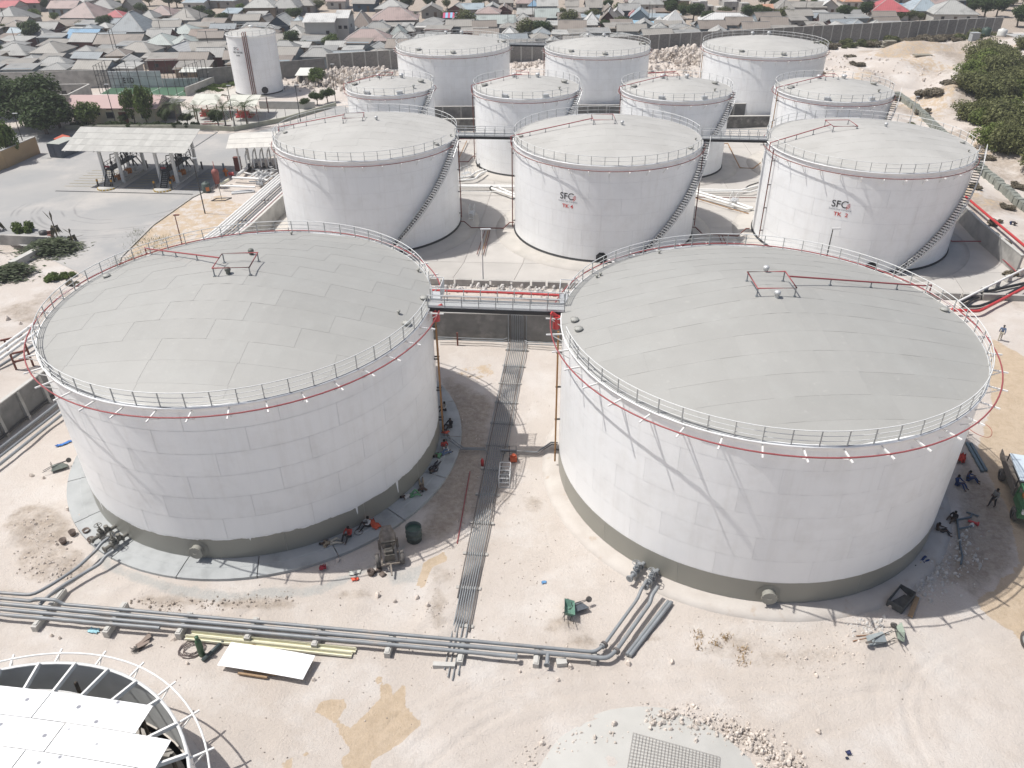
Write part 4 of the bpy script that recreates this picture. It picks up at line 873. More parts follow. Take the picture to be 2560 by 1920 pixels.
z8 = lambda x, y: (2280 + x * .217, 540 + y * .217)
pipe('dark red floor pipe from tank TK 2 to the right bund wall', zz(z8, [(430, 260), (455, 290), (830, 292), (990, 445), (1200, 640)], [.6, .1, .1, .1, .3]), .075, REDP)
# red fire mains
pipe('bright red fire main behind the front walkway', [at(1060, 725, .35), at(1250, 731, .35), at(1440, 740, .35)], .15, REDB); pipe('thin dark pipe beside the red fire main behind the front walkway', [at(1060, 737, -.1), at(1250, 744, -.1), at(1440, 752, -.1)], .05, RUST)
pipe('red fire main bending along the sand right of the front right tank', smooth_path(zz(z8, [(300, 1070), (420, 1080), (770, 1100), (1290, 830), (1500, 700), (2600, 60)], [.4] * 6), .6), .17, REDB, fl=(4,))
pipe('long red fire main running up the dusty road at the right', zz(z8, [(2600, 1500), (1400, 430), (1290, 340), (1100, 180), (880, 0), (620, -220)], [1.0] * 6), .17, REDB)
pipe('white curb pipe on blocks at the right edge of the bund floor', zz(z8, [(530, 985), (1290, 610), (1500, 505), (2600, 0)], [.55] * 4), .12, WHP)
for k in range(6):
    p = at(*z8(690 + k * 140, 915 - k * 66), .1); b = MB(); b.box((0, 0, 0), (.7, .5, .7), .4); o = b.build('concrete_block', CONCL, None, p); tag(o, 'concrete block carrying the white curb pipe, %s from its left end' % ['first', 'second', 'third', 'fourth', 'fifth', 'sixth'][k], 'concrete block', 'blocks under the white curb pipe')
for k, q in enumerate(([(560, 1000), (700, 925), (860, 870), (1290, 775)], [(580, 1040), (760, 1045), (1000, 960), (1290, 800)], [(640, 1010), (700, 950), (850, 915), (1000, 905)])):
    pipe('%s black hose coiled on the sand between the curb pipe and the red main' % ['upper', 'lower', 'inner'][k], smooth_path(zz(z8, q, [.05] * 4), 2.0, 5), .16, BLACK, name='hose', cat='hose')
# pipe bundle outside the left bund wall
WPB = 'long pipes beside the left bund wall'
z9 = lambda x, y: (480 + x * .1266, 360 + y * .1266)
wl = lambda y: float(np.interp(y, [74.6, 85.5, 98, 117, 151], [-40.2, -36.6, -34.0, -31.6, -27.2]))
for k in range(9):
    off = .95 + k * .5; P = [(wl(y) - off, y, 1.35) for y in (75, 80, 85.5, 92, 98, 104, 110, 117, 119 + (k % 3))]
    m_, r_ = (REDB, .14) if k == 0 else ((GREYP, .11) if k in (2, 3, 4) else (WHP, .16))
    pipe('%s of nine long pipes beside the left bund wall, counted from the wall' % ['red first', 'white second', 'grey third', 'grey fourth', 'grey fifth', 'white sixth', 'white seventh', 'white eighth', 'white ninth'][k], P, r_, m_, group=WPB)
for k, y in enumerate((78, 86, 94, 102, 110, 117)):
    t = thing('pipe_support', ['first', 'second', 'third', 'fourth', 'fifth', 'last'][k] + ' steel rack from the front under the long left-hand pipes', 'pipe support', (wl(y), y, GZ)); b = MB(); b.bar((-.6, 0, 1.45), (-5.4, 0, 1.45), .14); b.build('cross_beam', RUST, t)
    for x in (-.8, -3, -5.2): b = MB(); b.bar((x, 0, 0), (x, 0, 1.4), .14); b.build('leg', RUST, t)
# pipes along the inner foot of the left buttressed wall and over the trestle
c0 = lambda x, y: (x * .3013, 560 + y * .3013)
for k, (a, c) in enumerate((((-60, 1270 + 560), (480, 1390)), ((-60, 1905), (490, 1480)), ((-60, 1975), (500, 1540)), ((-60, 2040), (515, 1580)))):
    pipe('%s pipe along the foot of the buttressed wall at the left edge' % ['dark first', 'grey second', 'grey third', 'grey fourth'][k], [at(*c0(*a), .1), at(*c0(*c), .1)], (.09, .13, .11, .13)[k], DARKM if k == 0 else GREYP)
for k, (a, c) in enumerate((((-60, 1075), (300, 815)), ((-60, 1120), (310, 850)), ((-60, 1165), (320, 890)))):
    pipe('%s white pipe carried by the brown trestle at the left edge' % ['upper', 'middle', 'lower'][k], [at(*c0(*a), 3.3), at(*c0(*c), 3.3)], .16, WHP)
pipe('grey pipe low behind the brown trestle at the left edge', [at(*c0(-60, 1215), .2), at(*c0(280, 1000), .2)], .14, GREYP)
t = thing('pipe_trestle', 'brown steel trestle carrying three white pipes at the left edge', 'pipe support', (-48.1, 66.4, 0), .5)
for s in (-1, 1):
    b = MB(); b.bar((s * .75, 0, -.4), (s * .75, 0, 3.1), .18); b.build('leg', RUST, t)
for z, nm in ((3.1, 'head_beam'), (1.5, 'cross_bar'), (.6, 'cross_bar')):
    b = MB(); b.bar((-1.1 if z > 3 else -.75, 0, z), (1.1 if z > 3 else .75, 0, z), .16); b.build(nm, RUST, t)
# small crossing platforms with hand rails
def stile(label, p, rz=0.0, s=1.0):
    t = thing('crossing_platform', label, 'platform', p, rz)
    b = MB(); b.box((0, 0, 1.0), (1.6 * s, .8 * s, .05)); b.build('deck', GALV, t)
    for sx in (-1, 1):
        b = MB()
        for k in range(3): b.box((sx * (1.0 + .25 * k) * s, 0, .75 - .28 * k), (.24, .8 * s, .04))
        b.build('steps', GALV, t)
    for sy in (-1, 1):
        b = MB(); b.tube([(-1.5 * s, sy * .4 * s, .1), (-1.5 * s, sy * .4 * s, 1.2), (-.8 * s, sy * .4 * s, 2.0), (.8 * s, sy * .4 * s, 2.0), (1.5 * s, sy * .4 * s, 1.2), (1.5 * s, sy * .4 * s, .1)], .03, 5)
        for x in (-.8, 0, .8): b.bar((x * s, sy * .4 * s, 1), (x * s, sy * .4 * s, 2), .04)
        b.build('handrail', RAILW, t)
stile('grey crossing platform over the diagonal white pipes between TK 4 and TK 2', at(*k7(665, 1040), GZ), 1.1); stile('grey crossing platform over the white pipes left of TK 4', at(*k6(270, 640), GZ), .9); stile('grey stile in the tank shade left of TK 4', at(*k6(360, 1230), GZ), 1.5, .8)
# tank valves
def valve_set(label, p, d, m, wheel=True):
    t = thing('valve_set', label, 'valve', p, math.atan2(d.y, d.x))
    b = MB(); b.cyl((-.9, 0, .7), (1.0, 0, .7), .14, 10); b.build('body', m, t)
    for x in (-.85, -.3, .1, .55):
        b = MB(); b.cyl((x - .05, 0, .7), (x + .05, 0, .7), .25, 12); b.build('flange', m, t)
    b = MB(); b.cyl((-.1, 0, .7), (-.1, 0, 1.35), .09, 8); b.cyl((.35, 0, .7), (.35, 0, 1.2), .16, 10); b.box((-.1, 0, 1.1), (.3, .3, .2)); b.bar((-.1, 0, 1.3), (-.1, 0, 1.75), .05); b.build('bonnet', m, t)
    b = MB(); b.tube([(-.1 + .26 * math.cos(q), .26 * math.sin(q), 1.6) for q in np.linspace(0, 6.283, 13)[:-1]], .025, 5, closed=True); b.bar((-.36, 0, 1.6), (.16, 0, 1.6), .03); b.bar((-.1, -.26, 1.6), (-.1, .26, 1.6), .03); b.build('hand_wheel', m, t)
    b = MB(); b.box((-.1, 0, .25), (.3, .3, .7)); b.build('stand', CONC, t); return t
VM = mat('muddy valve metal', (.20, .19, .165), .75, (.10, .10, .09), 6, .8)
for nm, key, u, v, m_ in (('far muddy valve', 'L1', 296, 1333, VM), ('near muddy valve', 'L1', 320, 1356, VM), ('left grey valve', 'R1', 1633, 1398, GREYP), ('right grey valve', 'R1', 1662, 1416, GREYP)):
    p = at(u, v, GZ); x, y, R, h = TANKS[key]; d = Vector((x - p.x, y - p.y, 0)).normalized()
    p = Vector((x, y, GZ)) - d * (R + 1.0); valve_set('%s at the foot of the front %s tank' % (nm, 'left' if key == 'L1' else 'right'), p, d, m_)
for k, (x_, y_) in enumerate(((490, 480), (540, 470), (590, 490))):
    valve_set('dark valve, %s of three at the foot of the tank behind the left walkway' % ['left', 'middle', 'right'][k], at(*k6(x_, y_), GZ), Vector((.6, .8, 0)), DARKM)
b = MB(); b.cyl((0, 0, 0), (0, 0, .45), .12, 8); b.cyl((0, 0, .3), (.35, .3, .35), .1, 8); b.box((0, 0, .5), (.3, .25, .12)); o = b.build('drain_valve', GREYP, None, at(1495, 1338, GZ), .6); tag(o, 'small drain valve over rusty stain at the foot of the front right tank', 'valve')
# ------------------------------------------------------------------ unfinished tank at the lower left
fx, fy, fR, fh = TANKS['F']; FT = thing('unfinished_tank', 'unfinished low tank at the lower left, its roof frame half covered with white sheets', 'storage tank', (fx, fy, 0))
WALLI = mat('primed inside wall', (.62, .64, .64), .6, (.5, .52, .52), .7, .8)
n_ = 16; da = 2 * math.pi / n_
me = arc_strip(fR, .002, da - .002, GZ + .05, fh, 6).mesh('shell_plate', WHITE); mi = MB()
b = MB(); b.lathe([(fR - .02, GZ), (fR - .02, fh - .01)], 96); b.build('inner_shell', WALLI, FT)
for k in range(n_): link('shell_plate', me, FT, None, k * da)
b = MB(); b.lathe([(fR + .02, fh - .08), (fR + .02, fh), (fR - .14, fh), (fR - .14, fh - .06)], 96); b.build('rim_angle', RAILW, FT)
rp = fR + .80
b = MB(); b.tube([(rp * math.cos(t), rp * math.sin(t), fh - .3) for t in np.linspace(0, 2 * math.pi, 97)[:-1]], .055, 8, closed=True); b.build('ring_pipe', WHP, FT)
bm = MB(); bm.bar((fR, 0, fh - .36), (fR + 1.15, 0, fh - .36), .09); bm.bar((fR, 0, fh - .95), (fR + .75, 0, fh - .4), .06); bme = bm.mesh('pipe_bracket', WHP)
for k in range(28): link('pipe_bracket', bme, FT, None, 2 * math.pi * (k + .15) / 28)
frise = .9
rb = MB(); rb.bar((fR - .1, 0, fh + .0), (3.0, 0, fh + frise * .9), .12, .26); rbm = rb.mesh('rafter', WHP)
for k in range(32): link('rafter', rbm, FT, None, 2 * math.pi * (k + .45) / 32)
for rr_, z_ in ((fR - 1.9, fh + .1), (fR - 5, fh + .5)):
    b = MB(); b.tube([(rr_ * math.cos(t), rr_ * math.sin(t), z_) for t in np.linspace(0, 2 * math.pi, 65)[:-1]], .09, 4, closed=True, smooth=False); b.build('ring_girder', WHP, FT)
b = MB(); b.lathe([(.01, GZ + .1), (fR - .1, GZ + .1)], 48); b.build('tank_floor', mat('dirty tank floor', (.40, .38, .35), .9, (.18, .165, .15), .8, .95), FT)
BURNT = mat('burnt timber', (.06, .05, .04), .9, (.13, .1, .07), 6, .8)
for k in range(14):
    b = MB(); a = 2 * math.pi * k / 14 + .1; p = Vector(((fR - .9) * math.cos(a), (fR - .9) * math.sin(a), 0)); b.bar(p + Vector((0, 0, GZ)), p + Vector((.05, .1, fh * rnd.uniform(.75, .95))), .14); q = p * .93; b.bar(q, p + Vector((0, 0, 2.6)), .07); b.bar(q + Vector((.3, 0, 0)), p + Vector((-.3, .1, 2.2)), .07); b.build('scaffold_post', BURNT, FT)
for k in range(9):
    a = rnd.uniform(-.5, 1.0); r_ = rnd.uniform(6.2, 9.3); b = MB(); b.box((0, 0, 0), (rnd.uniform(1.5, 2.6), .28, .06), rnd.uniform(0, 3)); b.build('plank', WOOD, FT, (r_ * math.cos(a), r_ * math.sin(a), rnd.uniform(.1, 1.6)))
ROOFS = mat('white roof sheet', (.86, .87, .87), .35, (.83, .84, .84), .5, .5)
spk = ROOFS.node_tree; n = spk.nodes; tc = n.new('ShaderNodeTexCoord'); vo = n.new('ShaderNodeTexVoronoi'); vo.inputs['Scale'].default_value = 1.15; spk.links.new(tc.outputs['Object'], vo.inputs['Vector'])
k_ = n.new('ShaderNodeMapRange'); k_.inputs[1].default_value = .17; k_.inputs[2].default_value = .10; k_.inputs[4].default_value = .85; spk.links.new(vo.outputs['Distance'], k_.inputs[0]); colmix(ROOFS, k_.outputs[0], (.16, .165, .2))
def fz(p): r = math.hypot(p.x - fx, p.y - fy); return fh + .24 + frise * max(0, 1 - (r / fR) ** 1.2)
P0 = at(*c1(1275, 1140), fh + .35); P1 = at(*c1(445, 1022), fh + .5); P2 = at(*c1(1120, 1375), fh + .45)
e1 = (P1 - P0); e1.z = 0; L1_ = e1.length; e1.normalize(); e2 = Vector((e1.y, -e1.x, 0)); e2 = -e2 if e2.dot(P2 - P0) < 0 else e2; sw_ = abs((P2 - P0).dot(e2))
starts = [0.0, -1.9, -1.0, -2.2, -1.2, -1.6, -.5, .8]
for j in range(8):
    s0 = starts[j] + (0 if j else 0); k = 0
    while k < 4:
        a0 = s0 + k * 5.6; a1 = a0 + 5.6; k += 1; c = P0 + e1 * (a0 + a1) / 2 + e2 * sw_ * (j + .5)
        if math.hypot(c.x - fx, c.y - fy) > fR - 1.2 and not (j < 3 and k == 1): continue
        V = []; N = 4
        for t in range(2):
            for i in range(N + 1):
                p = P0 + e1 * (a0 + .03 + (5.54) * i / N) + e2 * (sw_ * (j + t) + (-.02 if t else .02)); p.z = fz(p) + (.03 if t == 0 else .012) + .012 * (k % 2); V.append(p - Vector((fx, fy, 0)))
        b = MB(); W_ = N + 1; V2 = V + [v - Vector((0, 0, .012)) for v in V]; F = [(i, i + 1, W_ + i + 1, W_ + i)[::-1] for i in range(N)] + [(i + 2 * W_, i + 1 + 2 * W_, 3 * W_ + i + 1, 3 * W_ + i) for i in range(N)]
        F += [(i, 2 * W_ + i, 2 * W_ + i + 1, i + 1) for i in range(N)] + [(W_ + i, W_ + i + 1, 3 * W_ + i + 1, 3 * W_ + i) for i in range(N)] + [(0, W_, 3 * W_, 2 * W_), (N, 2 * W_ + N, 3 * W_ + N, W_ + N)]
        b.add(V2, F); b.build('roof_sheet', ROOFS, FT)

# ------------------------------------------------------------------ new foundation slab at the bottom edge
pc = at(1640, 2040, 0); fd = thing('foundation_slab', 'pale grey round foundation slab with loose steel mesh at the bottom edge', 'foundation', (pc.x, pc.y, 0)); rr_ = 6.3
b = MB(); b.lathe([(.01, GZ + .1), (rr_, GZ + .09), (rr_ + .4, GZ - .1)], 48); b.build('slab', mat('fresh concrete', (.475, .47, .445), .8, (.43, .425, .40), .8, .8, bump=.05, bs=5), fd)
q0, q1, q2, q3 = [at(u, v, GZ + .16) - Vector((pc.x, pc.y, 0)) for u, v in ((1583, 1832), (1800, 1893), (1790, 2060), (1545, 2060))]
b = MB(); NB = 26
for i in range(NB + 1):
    t = i / NB; b.tube([q0.lerp(q1, t) + Vector((0, 0, rnd.uniform(-.01, .02))), q3.lerp(q2, t)], .009, 4, cap=False); b.tube([q0.lerp(q3, t) + Vector((0, 0, .018)), q1.lerp(q2, t) + Vector((0, 0, .018))], .009, 4, cap=False)
b.build('rebar_mesh', mat('rusty mesh', (.2, .17, .155), .7), fd)

# ------------------------------------------------------------------ loose stones and rubble
def stone_mesh(seed, n=9):
    r = random.Random(seed); b = MB(); V = []; 
    for i in range(3):
        z = (-.4, .1, .5)[i]; k = (1, .95, .55)[i]
        for j in range(6): a = j * 1.047 + r.uniform(-.3, .3); q = k * r.uniform(.35, .6); V.append((q * math.cos(a), q * math.sin(a) * .8, z * r.uniform(.6, 1)))
    V += [(0, 0, .58)]
    F = [(i * 6 + j, i * 6 + (j + 1) % 6, i * 6 + 6 + (j + 1) % 6, i * 6 + 6 + j) for i in range(2) for j in range(6)] + [(12 + j, 12 + (j + 1) % 6, 18) for j in range(6)]
    b.add(V, F); return b
STM = [stone_mesh(k) for k in range(8)]
def rubble(name, label, pts, n, s0, s1, m, spread, heap=0.0, fam=None):
    """many small stones joined into one uncountable spill"""
    b = MB(); r = random.Random(len(label) + n)
    P = [onground(u, v) for u, v in pts]
    for _ in range(n):
        i = r.randrange(len(P) - 1) if len(P) > 1 else 0; t = r.random(); p = P[i].lerp(P[min(i + 1, len(P) - 1)], t); dx, dy = r.gauss(0, spread), r.gauss(0, spread); x = p.x + dx; y = p.y + dy
        s = s0 * (s1 / s0) ** (r.random() ** 2.2); z = ground_z(x, y) + heap * math.exp(-(dx * dx + dy * dy) / (spread * spread * 1.3)) + s * .15
        M3 = Euler((r.uniform(-.5, .5), r.uniform(-.5, .5), r.uniform(0, 6.3))).to_matrix(); src = STM[r.randrange(8)]; q = Vector((x, y, z)); b.add([M3 @ (Vector(v) * s) + q for v in src.v], src.f)
    return tag(b.build(name, m), label, 'rubble', kind='stuff')
RUBM = mat('pale rubble', (.60, .545, .49), .92, (.52, .46, .405), 2, .8, bump=.2, bs=8, island=.16)
RUBW = mat('white limestone', (.64, .61, .57), .92, (.54, .49, .44), .8, .8, bump=.3, bs=4, island=.15)
RUBG = mat('grey white rubble', (.62, .60, .575), .92, (.5, .48, .45), 2, .8, island=.15)
rubble('rubble', 'broken limestone ridge curving round the new foundation slab', [(1620, 1812), (1690, 1795), (1780, 1815), (1850, 1835), (1910, 1870), (1960, 1905), (2000, 1935)], 1100, .04, .36, RUBM, .5, .16)
rubble('rubble', 'thin scatter of stones left of the new foundation slab', [(1270, 1910), (1340, 1885), (1420, 1860), (1500, 1840), (1580, 1820)], 160, .05, .26, RUBM, .5)
rubble('rubble', 'stones beside the overturned wheelbarrows on the right', [(2130, 1560), (2180, 1570), (2240, 1562)], 160, .06, .32, RUBG, .5)
rubble('rubble', 'pebbles strewn on the sand below the right tank', [(1850, 1620), (2000, 1610), (2120, 1620), (2060, 1650)], 220, .04, .2, RUBM, 1.0)
rubble('rubble', 'white broken stones in the shade right of the front right tank', [(2400, 1320), (2410, 1390), (2330, 1440), (2260, 1480), (2390, 1450)], 420, .06, .4, RUBG, .7)
rubble('rubble', 'clods of dry soil left of the front left tank', [(60, 1290), (130, 1330), (90, 1400), (160, 1420), (60, 1430)], 260, .04, .24, RUBM, .8)
rubble('rubble', 'row of clods behind the front pipe run', [(330, 1500), (400, 1512), (460, 1518), (560, 1508), (640, 1502), (730, 1492)], 230, .05, .24, mat('earth clods', (.46, .40, .34), .95, (.36, .31, .26), 3, .8, island=.12), .28)
rubble('rubble', 'pebbles and chips along the long thin pipe run', [(1080, 1560), (1110, 1480), (1150, 1330), (1190, 1180), (1170, 1050)], 260, .04, .18, RUBM, .7)
rubble('rubble', 'pebbles over the open sand in the foreground', [(700, 1700), (1000, 1660), (1300, 1690), (1700, 1700), (2200, 1800)], 160, .03, .14, RUBM, 2.2)
rubble('rubble', 'scattered pebbles between the two front tanks', [(1330, 900), (1350, 1060), (1300, 1300), (1400, 1480), (1250, 1560)], 170, .03, .16, RUBM, 1.6)
rubble('rubble', 'debris heap behind the red fire main beyond the front walkway', [(1110, 722), (1180, 715), (1260, 722), (1330, 730), (1400, 728)], 330, .1, .7, RUBG, .8, .15)
rubble('rubble', 'big heap of pale limestone boulders left of the first back row tank', [(800, 210), (850, 195), (900, 200), (940, 190)], 1500, .2, 1.7, RUBM, 4.2, 1.8)
rubble('rubble', 'heap of pale limestone boulders between the middle and right back tanks', [(1650, 160), (1700, 145), (1740, 150), (1750, 175)], 1500, .2, 1.6, RUBM, 4.2, 2.6)
rubble('rubble', 'broken stones between the left and middle back tanks', [(1290, 165), (1330, 170), (1350, 160)], 160, .3, 1.1, RUBM, 2.4, .3)
rubble('rubble', 'stones and clods on the dug sand slope at the upper right', [(2080, 180), (2150, 160), (2250, 190), (2300, 260), (2200, 240)], 260, .2, .8, RUBM, 7.0)
rubble('pebbles', 'fine dark pebbles sprinkled over the works sand', [(300, 1560), (700, 1720), (1000, 1700), (1250, 1550), (1400, 1200), (1300, 1650), (1700, 1650), (2000, 1750), (2250, 1650), (120, 1250), (900, 1460), (2400, 1750)], 1500, .025, .12, mat('dark pebbles', (.33, .29, .25), .95, (.45, .4, .35), 2, .8, island=.3), 3.2)
SG = 'single pale stones lying on the sand'
for u, v, s in ((80, 1190, .5), (110, 1196, .4), (170, 1275, .5), (200, 1292, .45), (142, 1362, .35), (945, 1490, .6), (988, 1505, .4), (1070, 1515, .5), (1043, 1495, .45), (785, 1700, .38), (1570, 1660, .55), (1425, 1668, .55), (1300, 1680, .3), (1680, 1655, .4), (1355, 1860, .45), (1535, 1812, .6), (2040, 1690, .35), (2225, 1520, .4), (845, 1402, .45), (240, 1290, .4), (1395, 1700, .3), (1487, 1845, .4), (2045, 1830, .4), (560, 1500, .25), (470, 1660, .3), (435, 1600, .35), (130, 1590, .35), (150, 1596, .3), (205, 1690, .28), (20, 800 + 0, .9), (52, 810, .6), (2015, 1648, .3)):
    p = onground(u, v, .08); b = MB(); src = STM[int(u) % 8]; s *= .78; b.add([Vector(x) * s for x in src.v], src.f); tag(b.build('stone', STONE, None, p, u * .7), 'single pale stone lying on the open sand', 'stone', SG)

# ------------------------------------------------------------------ odds and ends of the works in the foreground
def T(name, label, cat, u, v, rz=0, dz=0.0, group=None): return thing(name, label, cat, onground(u, v, dz), rz, group)
# big white sheet leaning on timbers
cs = [at(*q, z) for q, z in (((543, 1663), .12), ((578, 1605), .25), ((788, 1639), .22), ((757, 1699), .12))]; p0 = cs[0].copy(); t = thing('steel_sheet', 'large flat white steel sheet lying on timbers in front of the pipe run', 'sheet', p0)
b = MB(); V = [c - p0 for c in cs]; N = 8; top = []
for j in range(2):
    for i in range(N + 1):
        e = V[0].lerp(V[3], i / N) if j == 0 else V[1].lerp(V[2], i / N); e = e + Vector((0, 0, .05 * math.sin(i / N * 3.1))); top.append(e)
b.add(top + [v - Vector((0, 0, .015)) for v in top], [(i, i + 1, N + 2 + i, N + 1 + i) for i in range(N)] + [(i + 2 * N + 2, 3 * N + 3 + i, 3 * N + 4 + i, i + 2 * N + 3) for i in range(N)] + [(i, 2 * N + 2 + i, 2 * N + 3 + i, i + 1) for i in range(N)]); b.build('sheet', WSHEET, t)
for k, (a, c) in enumerate((((595, 1683), (668, 1694)), ((610, 1676), (690, 1687)), ((640, 1612), (560, 1650)), ((745, 1640), (715, 1690)))):
    b = MB(); b.bar(at(*a, GZ + .1) - p0, at(*c, GZ + .1) - p0, .12); b.build('timber', WOOD, t)
for k, (a, c) in enumerate((((464, 1594), (880, 1638)), ((480, 1583), (890, 1627)))):
    A = at(*a, GZ + .12); C = at(*c, GZ + .12); b = MB(); b.bar((0, 0, 0), C - A, .36, .03); b.bar((0, 0, .13), C - A + Vector((0, 0, .13)), .02, .26); b.bar((0, .16, .05), C - A + Vector((0, .16, .05)), .03, .14); b.bar((0, -.16, .05), C - A + Vector((0, -.16, .05)), .03, .14)
    tag(b.build('steel_beam', CREAM, None, A), ['cream steel beam nearer the white sheet', 'cream steel beam nearer the pipe run'][k], 'beam')
GCYL = mat('green gas cylinder', (.035, .095, .045), .45, (.03, .07, .035), 4); GDK = mat('dark gas cylinder', (.05, .07, .07), .5)
b = MB(); b.lathe([(.001, 0), (.12, 0), (.13, .06), (.13, 1.2), (.1, 1.33), (.05, 1.4), (.045, 1.46), (.08, 1.47), (.08, 1.62), (.001, 1.63)], 14); gme = b.mesh('gas_cylinder', GCYL); b2 = MB(); b2.lathe([(.001, 0), (.11, 0), (.11, 1.15), (.09, 1.27), (.05, 1.33), (.05, 1.4), (.07, 1.42), (.07, 1.5), (.001, 1.5)], 14); gm2 = b2.mesh('gas_cylinder', GDK)
o = link('gas_cylinder', gme, None, onground(506, 1638), 0, 'green gas cylinder standing beside a coil of hose', 'gas cylinder'); o.scale = (1.5, 1.5, 1.05)
o = link('gas_cylinder', gm2, None, onground(508, 1655, .14), 0, 'dark gas cylinder lying on the sand beside the green one', 'gas cylinder'); o.rotation_euler = (R_(90), 0, R_(150)); o.scale = (1.25, 1.25, 1.1)
r = random.Random(4); b = MB(); P = []
for k in range(110): a = k * .42; rr2 = .62 + .22 * math.sin(k * .31) + r.uniform(-.05, .05); P.append((rr2 * math.cos(a), rr2 * .8 * math.sin(a), .04 + .05 * abs(math.sin(k * .9))))
b.tube(P, .022, 4); tag(b.build('hose_coil', mat('hose rubber', (.13, .10, .095), .7), None, onground(480, 1625)), 'loose coil of thin brown hose left of the green cylinder', 'hose')
def cloth(name, label, cat, u, v, L, W, col, rz, seed, z=.06, rough=.1):
    r = random.Random(seed); b = MB(); n = 9; V = [];
    for j in range(n):
        for i in range(n):
            e = .5 + .5 * r.random() if i in (0, n - 1) or j in (0, n - 1) else 1; V.append(((i / (n - 1) - .5) * L * e + r.uniform(-.02, .02), (j / (n - 1) - .5) * W * e + .12 * L * math.sin(i * .8 + seed) * .3, .02 + rough * abs(math.sin(i * 1.3 + seed) * math.cos(j * 1.1)) + r.uniform(0, rough * .4)))
    b.add(V, [(j * n + i, j * n + i + 1, j * n + n + i + 1, j * n + n + i) for j in range(n - 1) for i in range(n - 1)], smooth=True)
    return tag(b.build(name, mat(name + ' cloth', col, .8, tuple(c * .7 for c in col), 5, .7), None, onground(u, v, z - .04), rz), label, cat)
cloth('tarpaulin', 'crumpled bright blue tarpaulin left of the front left tank', 'tarpaulin', 160, 1111, 1.5, .4, (.06, .2, .55), .6, 2)
cloth('rag', 'pale blue rag lying by a concrete sleeper', 'rag', 235, 1578, .9, .5, (.33, .58, .66), -.3, 3, rough=.05)
cloth('rag', 'small blue rag on the open sand between the tanks', 'rag', 1360, 1457, .4, .3, (.12, .28, .5), .2, 5, rough=.04)
cloth('cloth_bundle', 'orange red cloth bundle on the sand below the resting workers', 'cloth', 888, 1450, .6, .35, (.75, .12, .06), .3, 6)
cloth('cloth_bundle', 'red and white bundle at the edge of the tank shadow', 'cloth', 808, 1423, .6, .5, (.45, .05, .07), .3, 8, rough=.25)
cloth('cement_bag', 'pale empty bag lying beside the buckets below the left tank', 'bag', 888, 1432, 1.0, .55, (.55, .55, .5), .1, 9, rough=.08)
cloth('bag', 'small dark blue bag on the sand near the bottom edge', 'bag', 2120, 1884, .35, .3, (.03, .04, .12), .1, 10, rough=.12); cloth('bag', 'tiny dark scrap of cloth beside the blue bag at the bottom', 'bag', 2117, 1897, .2, .15, (.03, .04, .08), .1, 11, rough=.08)
BK = mat('rusty bucket', (.13, .10, .085), .7, (.25, .2, .17), 4)
b = MB(); b.lathe([(.001, .02), (.15, .02), (.15, 0), (.2, .36), (.18, .36), (.14, .05), (.001, .05)], 14); bkm = b.mesh('bucket', BK)
BG = 'small buckets around the front left tank'
for k, (u, v, nm) in enumerate(((183, 1337, 'standing nearest the tank pad'), (218, 1334, 'standing just left of the tank pad edge'), (160, 1358, 'standing between the two others left of the pad'), (230, 1356, 'half buried beside timber scraps by the valves'), (928, 1437, 'lowest of the bucket cluster'), (938, 1428, 'middle of the bucket cluster'), (948, 1420, 'topmost of the bucket cluster'), (952, 1433, 'rightmost of the bucket cluster'))):
    o = link('bucket', bkm, None, onground(u, v), k, 'small rusty bucket ' + nm, 'bucket', BG); o.scale = (1.3, 1.3, 1.1); 
    if k > 4: o.rotation_euler = (1.2, .4 * k, k)
# big open drum of water, concrete mixer
DR = mat('dark green drum', (.06, .085, .075), .6, (.11, .13, .12), 3, .7)
t = T('water_drum', 'open dark green drum of water in the shadow of the left tank', 'drum', 1036, 1348); t.scale = (1.25, 1.25, 1.25)
b = MB(); b.lathe([(.001, 0), (.44, 0), (.45, .3), (.48, .32), (.45, .34), (.45, .62), (.48, .64), (.45, .66), (.47, .98), (.44, .98), (.43, .5)], 22); b.build('barrel', DR, t); b = MB(); b.lathe([(.001, .78), (.44, .78)], 22); b.build('water', mat('murky green water', (.05, .10, .08), .08), t)
t = T('concrete_mixer', 'muddy towable concrete mixer in the shadow of the left tank', 'mixer', 975, 1395, R_(12)); t.scale = (1.3, 1.3, 1.3)
MUD = mat('muddy steel', (.17, .145, .12), .8, (.3, .265, .23), 5, .8); TYRE = mat('dusty tyre', (.10, .095, .09), .9, (.2, .18, .16), 5)
b = MB(); V = MB(); V.lathe([(.001, -.5), (.3, -.48), (.46, -.1), (.46, .25), (.26, .7), (.27, .74), (.22, .7), (.38, .2)], 18); M3 = Euler((R_(-48), 0, R_(0))).to_matrix(); b.add([M3 @ Vector(p) + Vector((0, .45, .95)) for p in V.v], V.f, 0, True); b.build('drum', MUD, t)
b = MB(); b.bar((-.45, -.9, .45), (-.45, .7, .45), .1); b.bar((.45, -.9, .45), (.45, .7, .45), .1); b.bar((-.5, -.9, .45), (.5, -.9, .45), .1); b.bar((-.5, .3, .45), (-.5, .3, 1.1), .1); b.bar((.5, .3, .45), (.5, .3, 1.1), .1); b.bar((0, -.9, .45), (0, -1.6, .3), .08); b.build('chassis', MUD, t)
b = MB(); b.box((0, -.5, .75), (.55, .6, .45)); b.box((0, -.55, 1.05), (.4, .3, .2)); b.cyl((.2, -.4, 1.0), (.2, -.4, 1.4), .05, 8); b.box((0, -.1, 1.28), (.75, .1, .1)); b.build('engine', mat('oily engine', (.05, .05, .045), .5, (.15, .13, .11), 8), t)
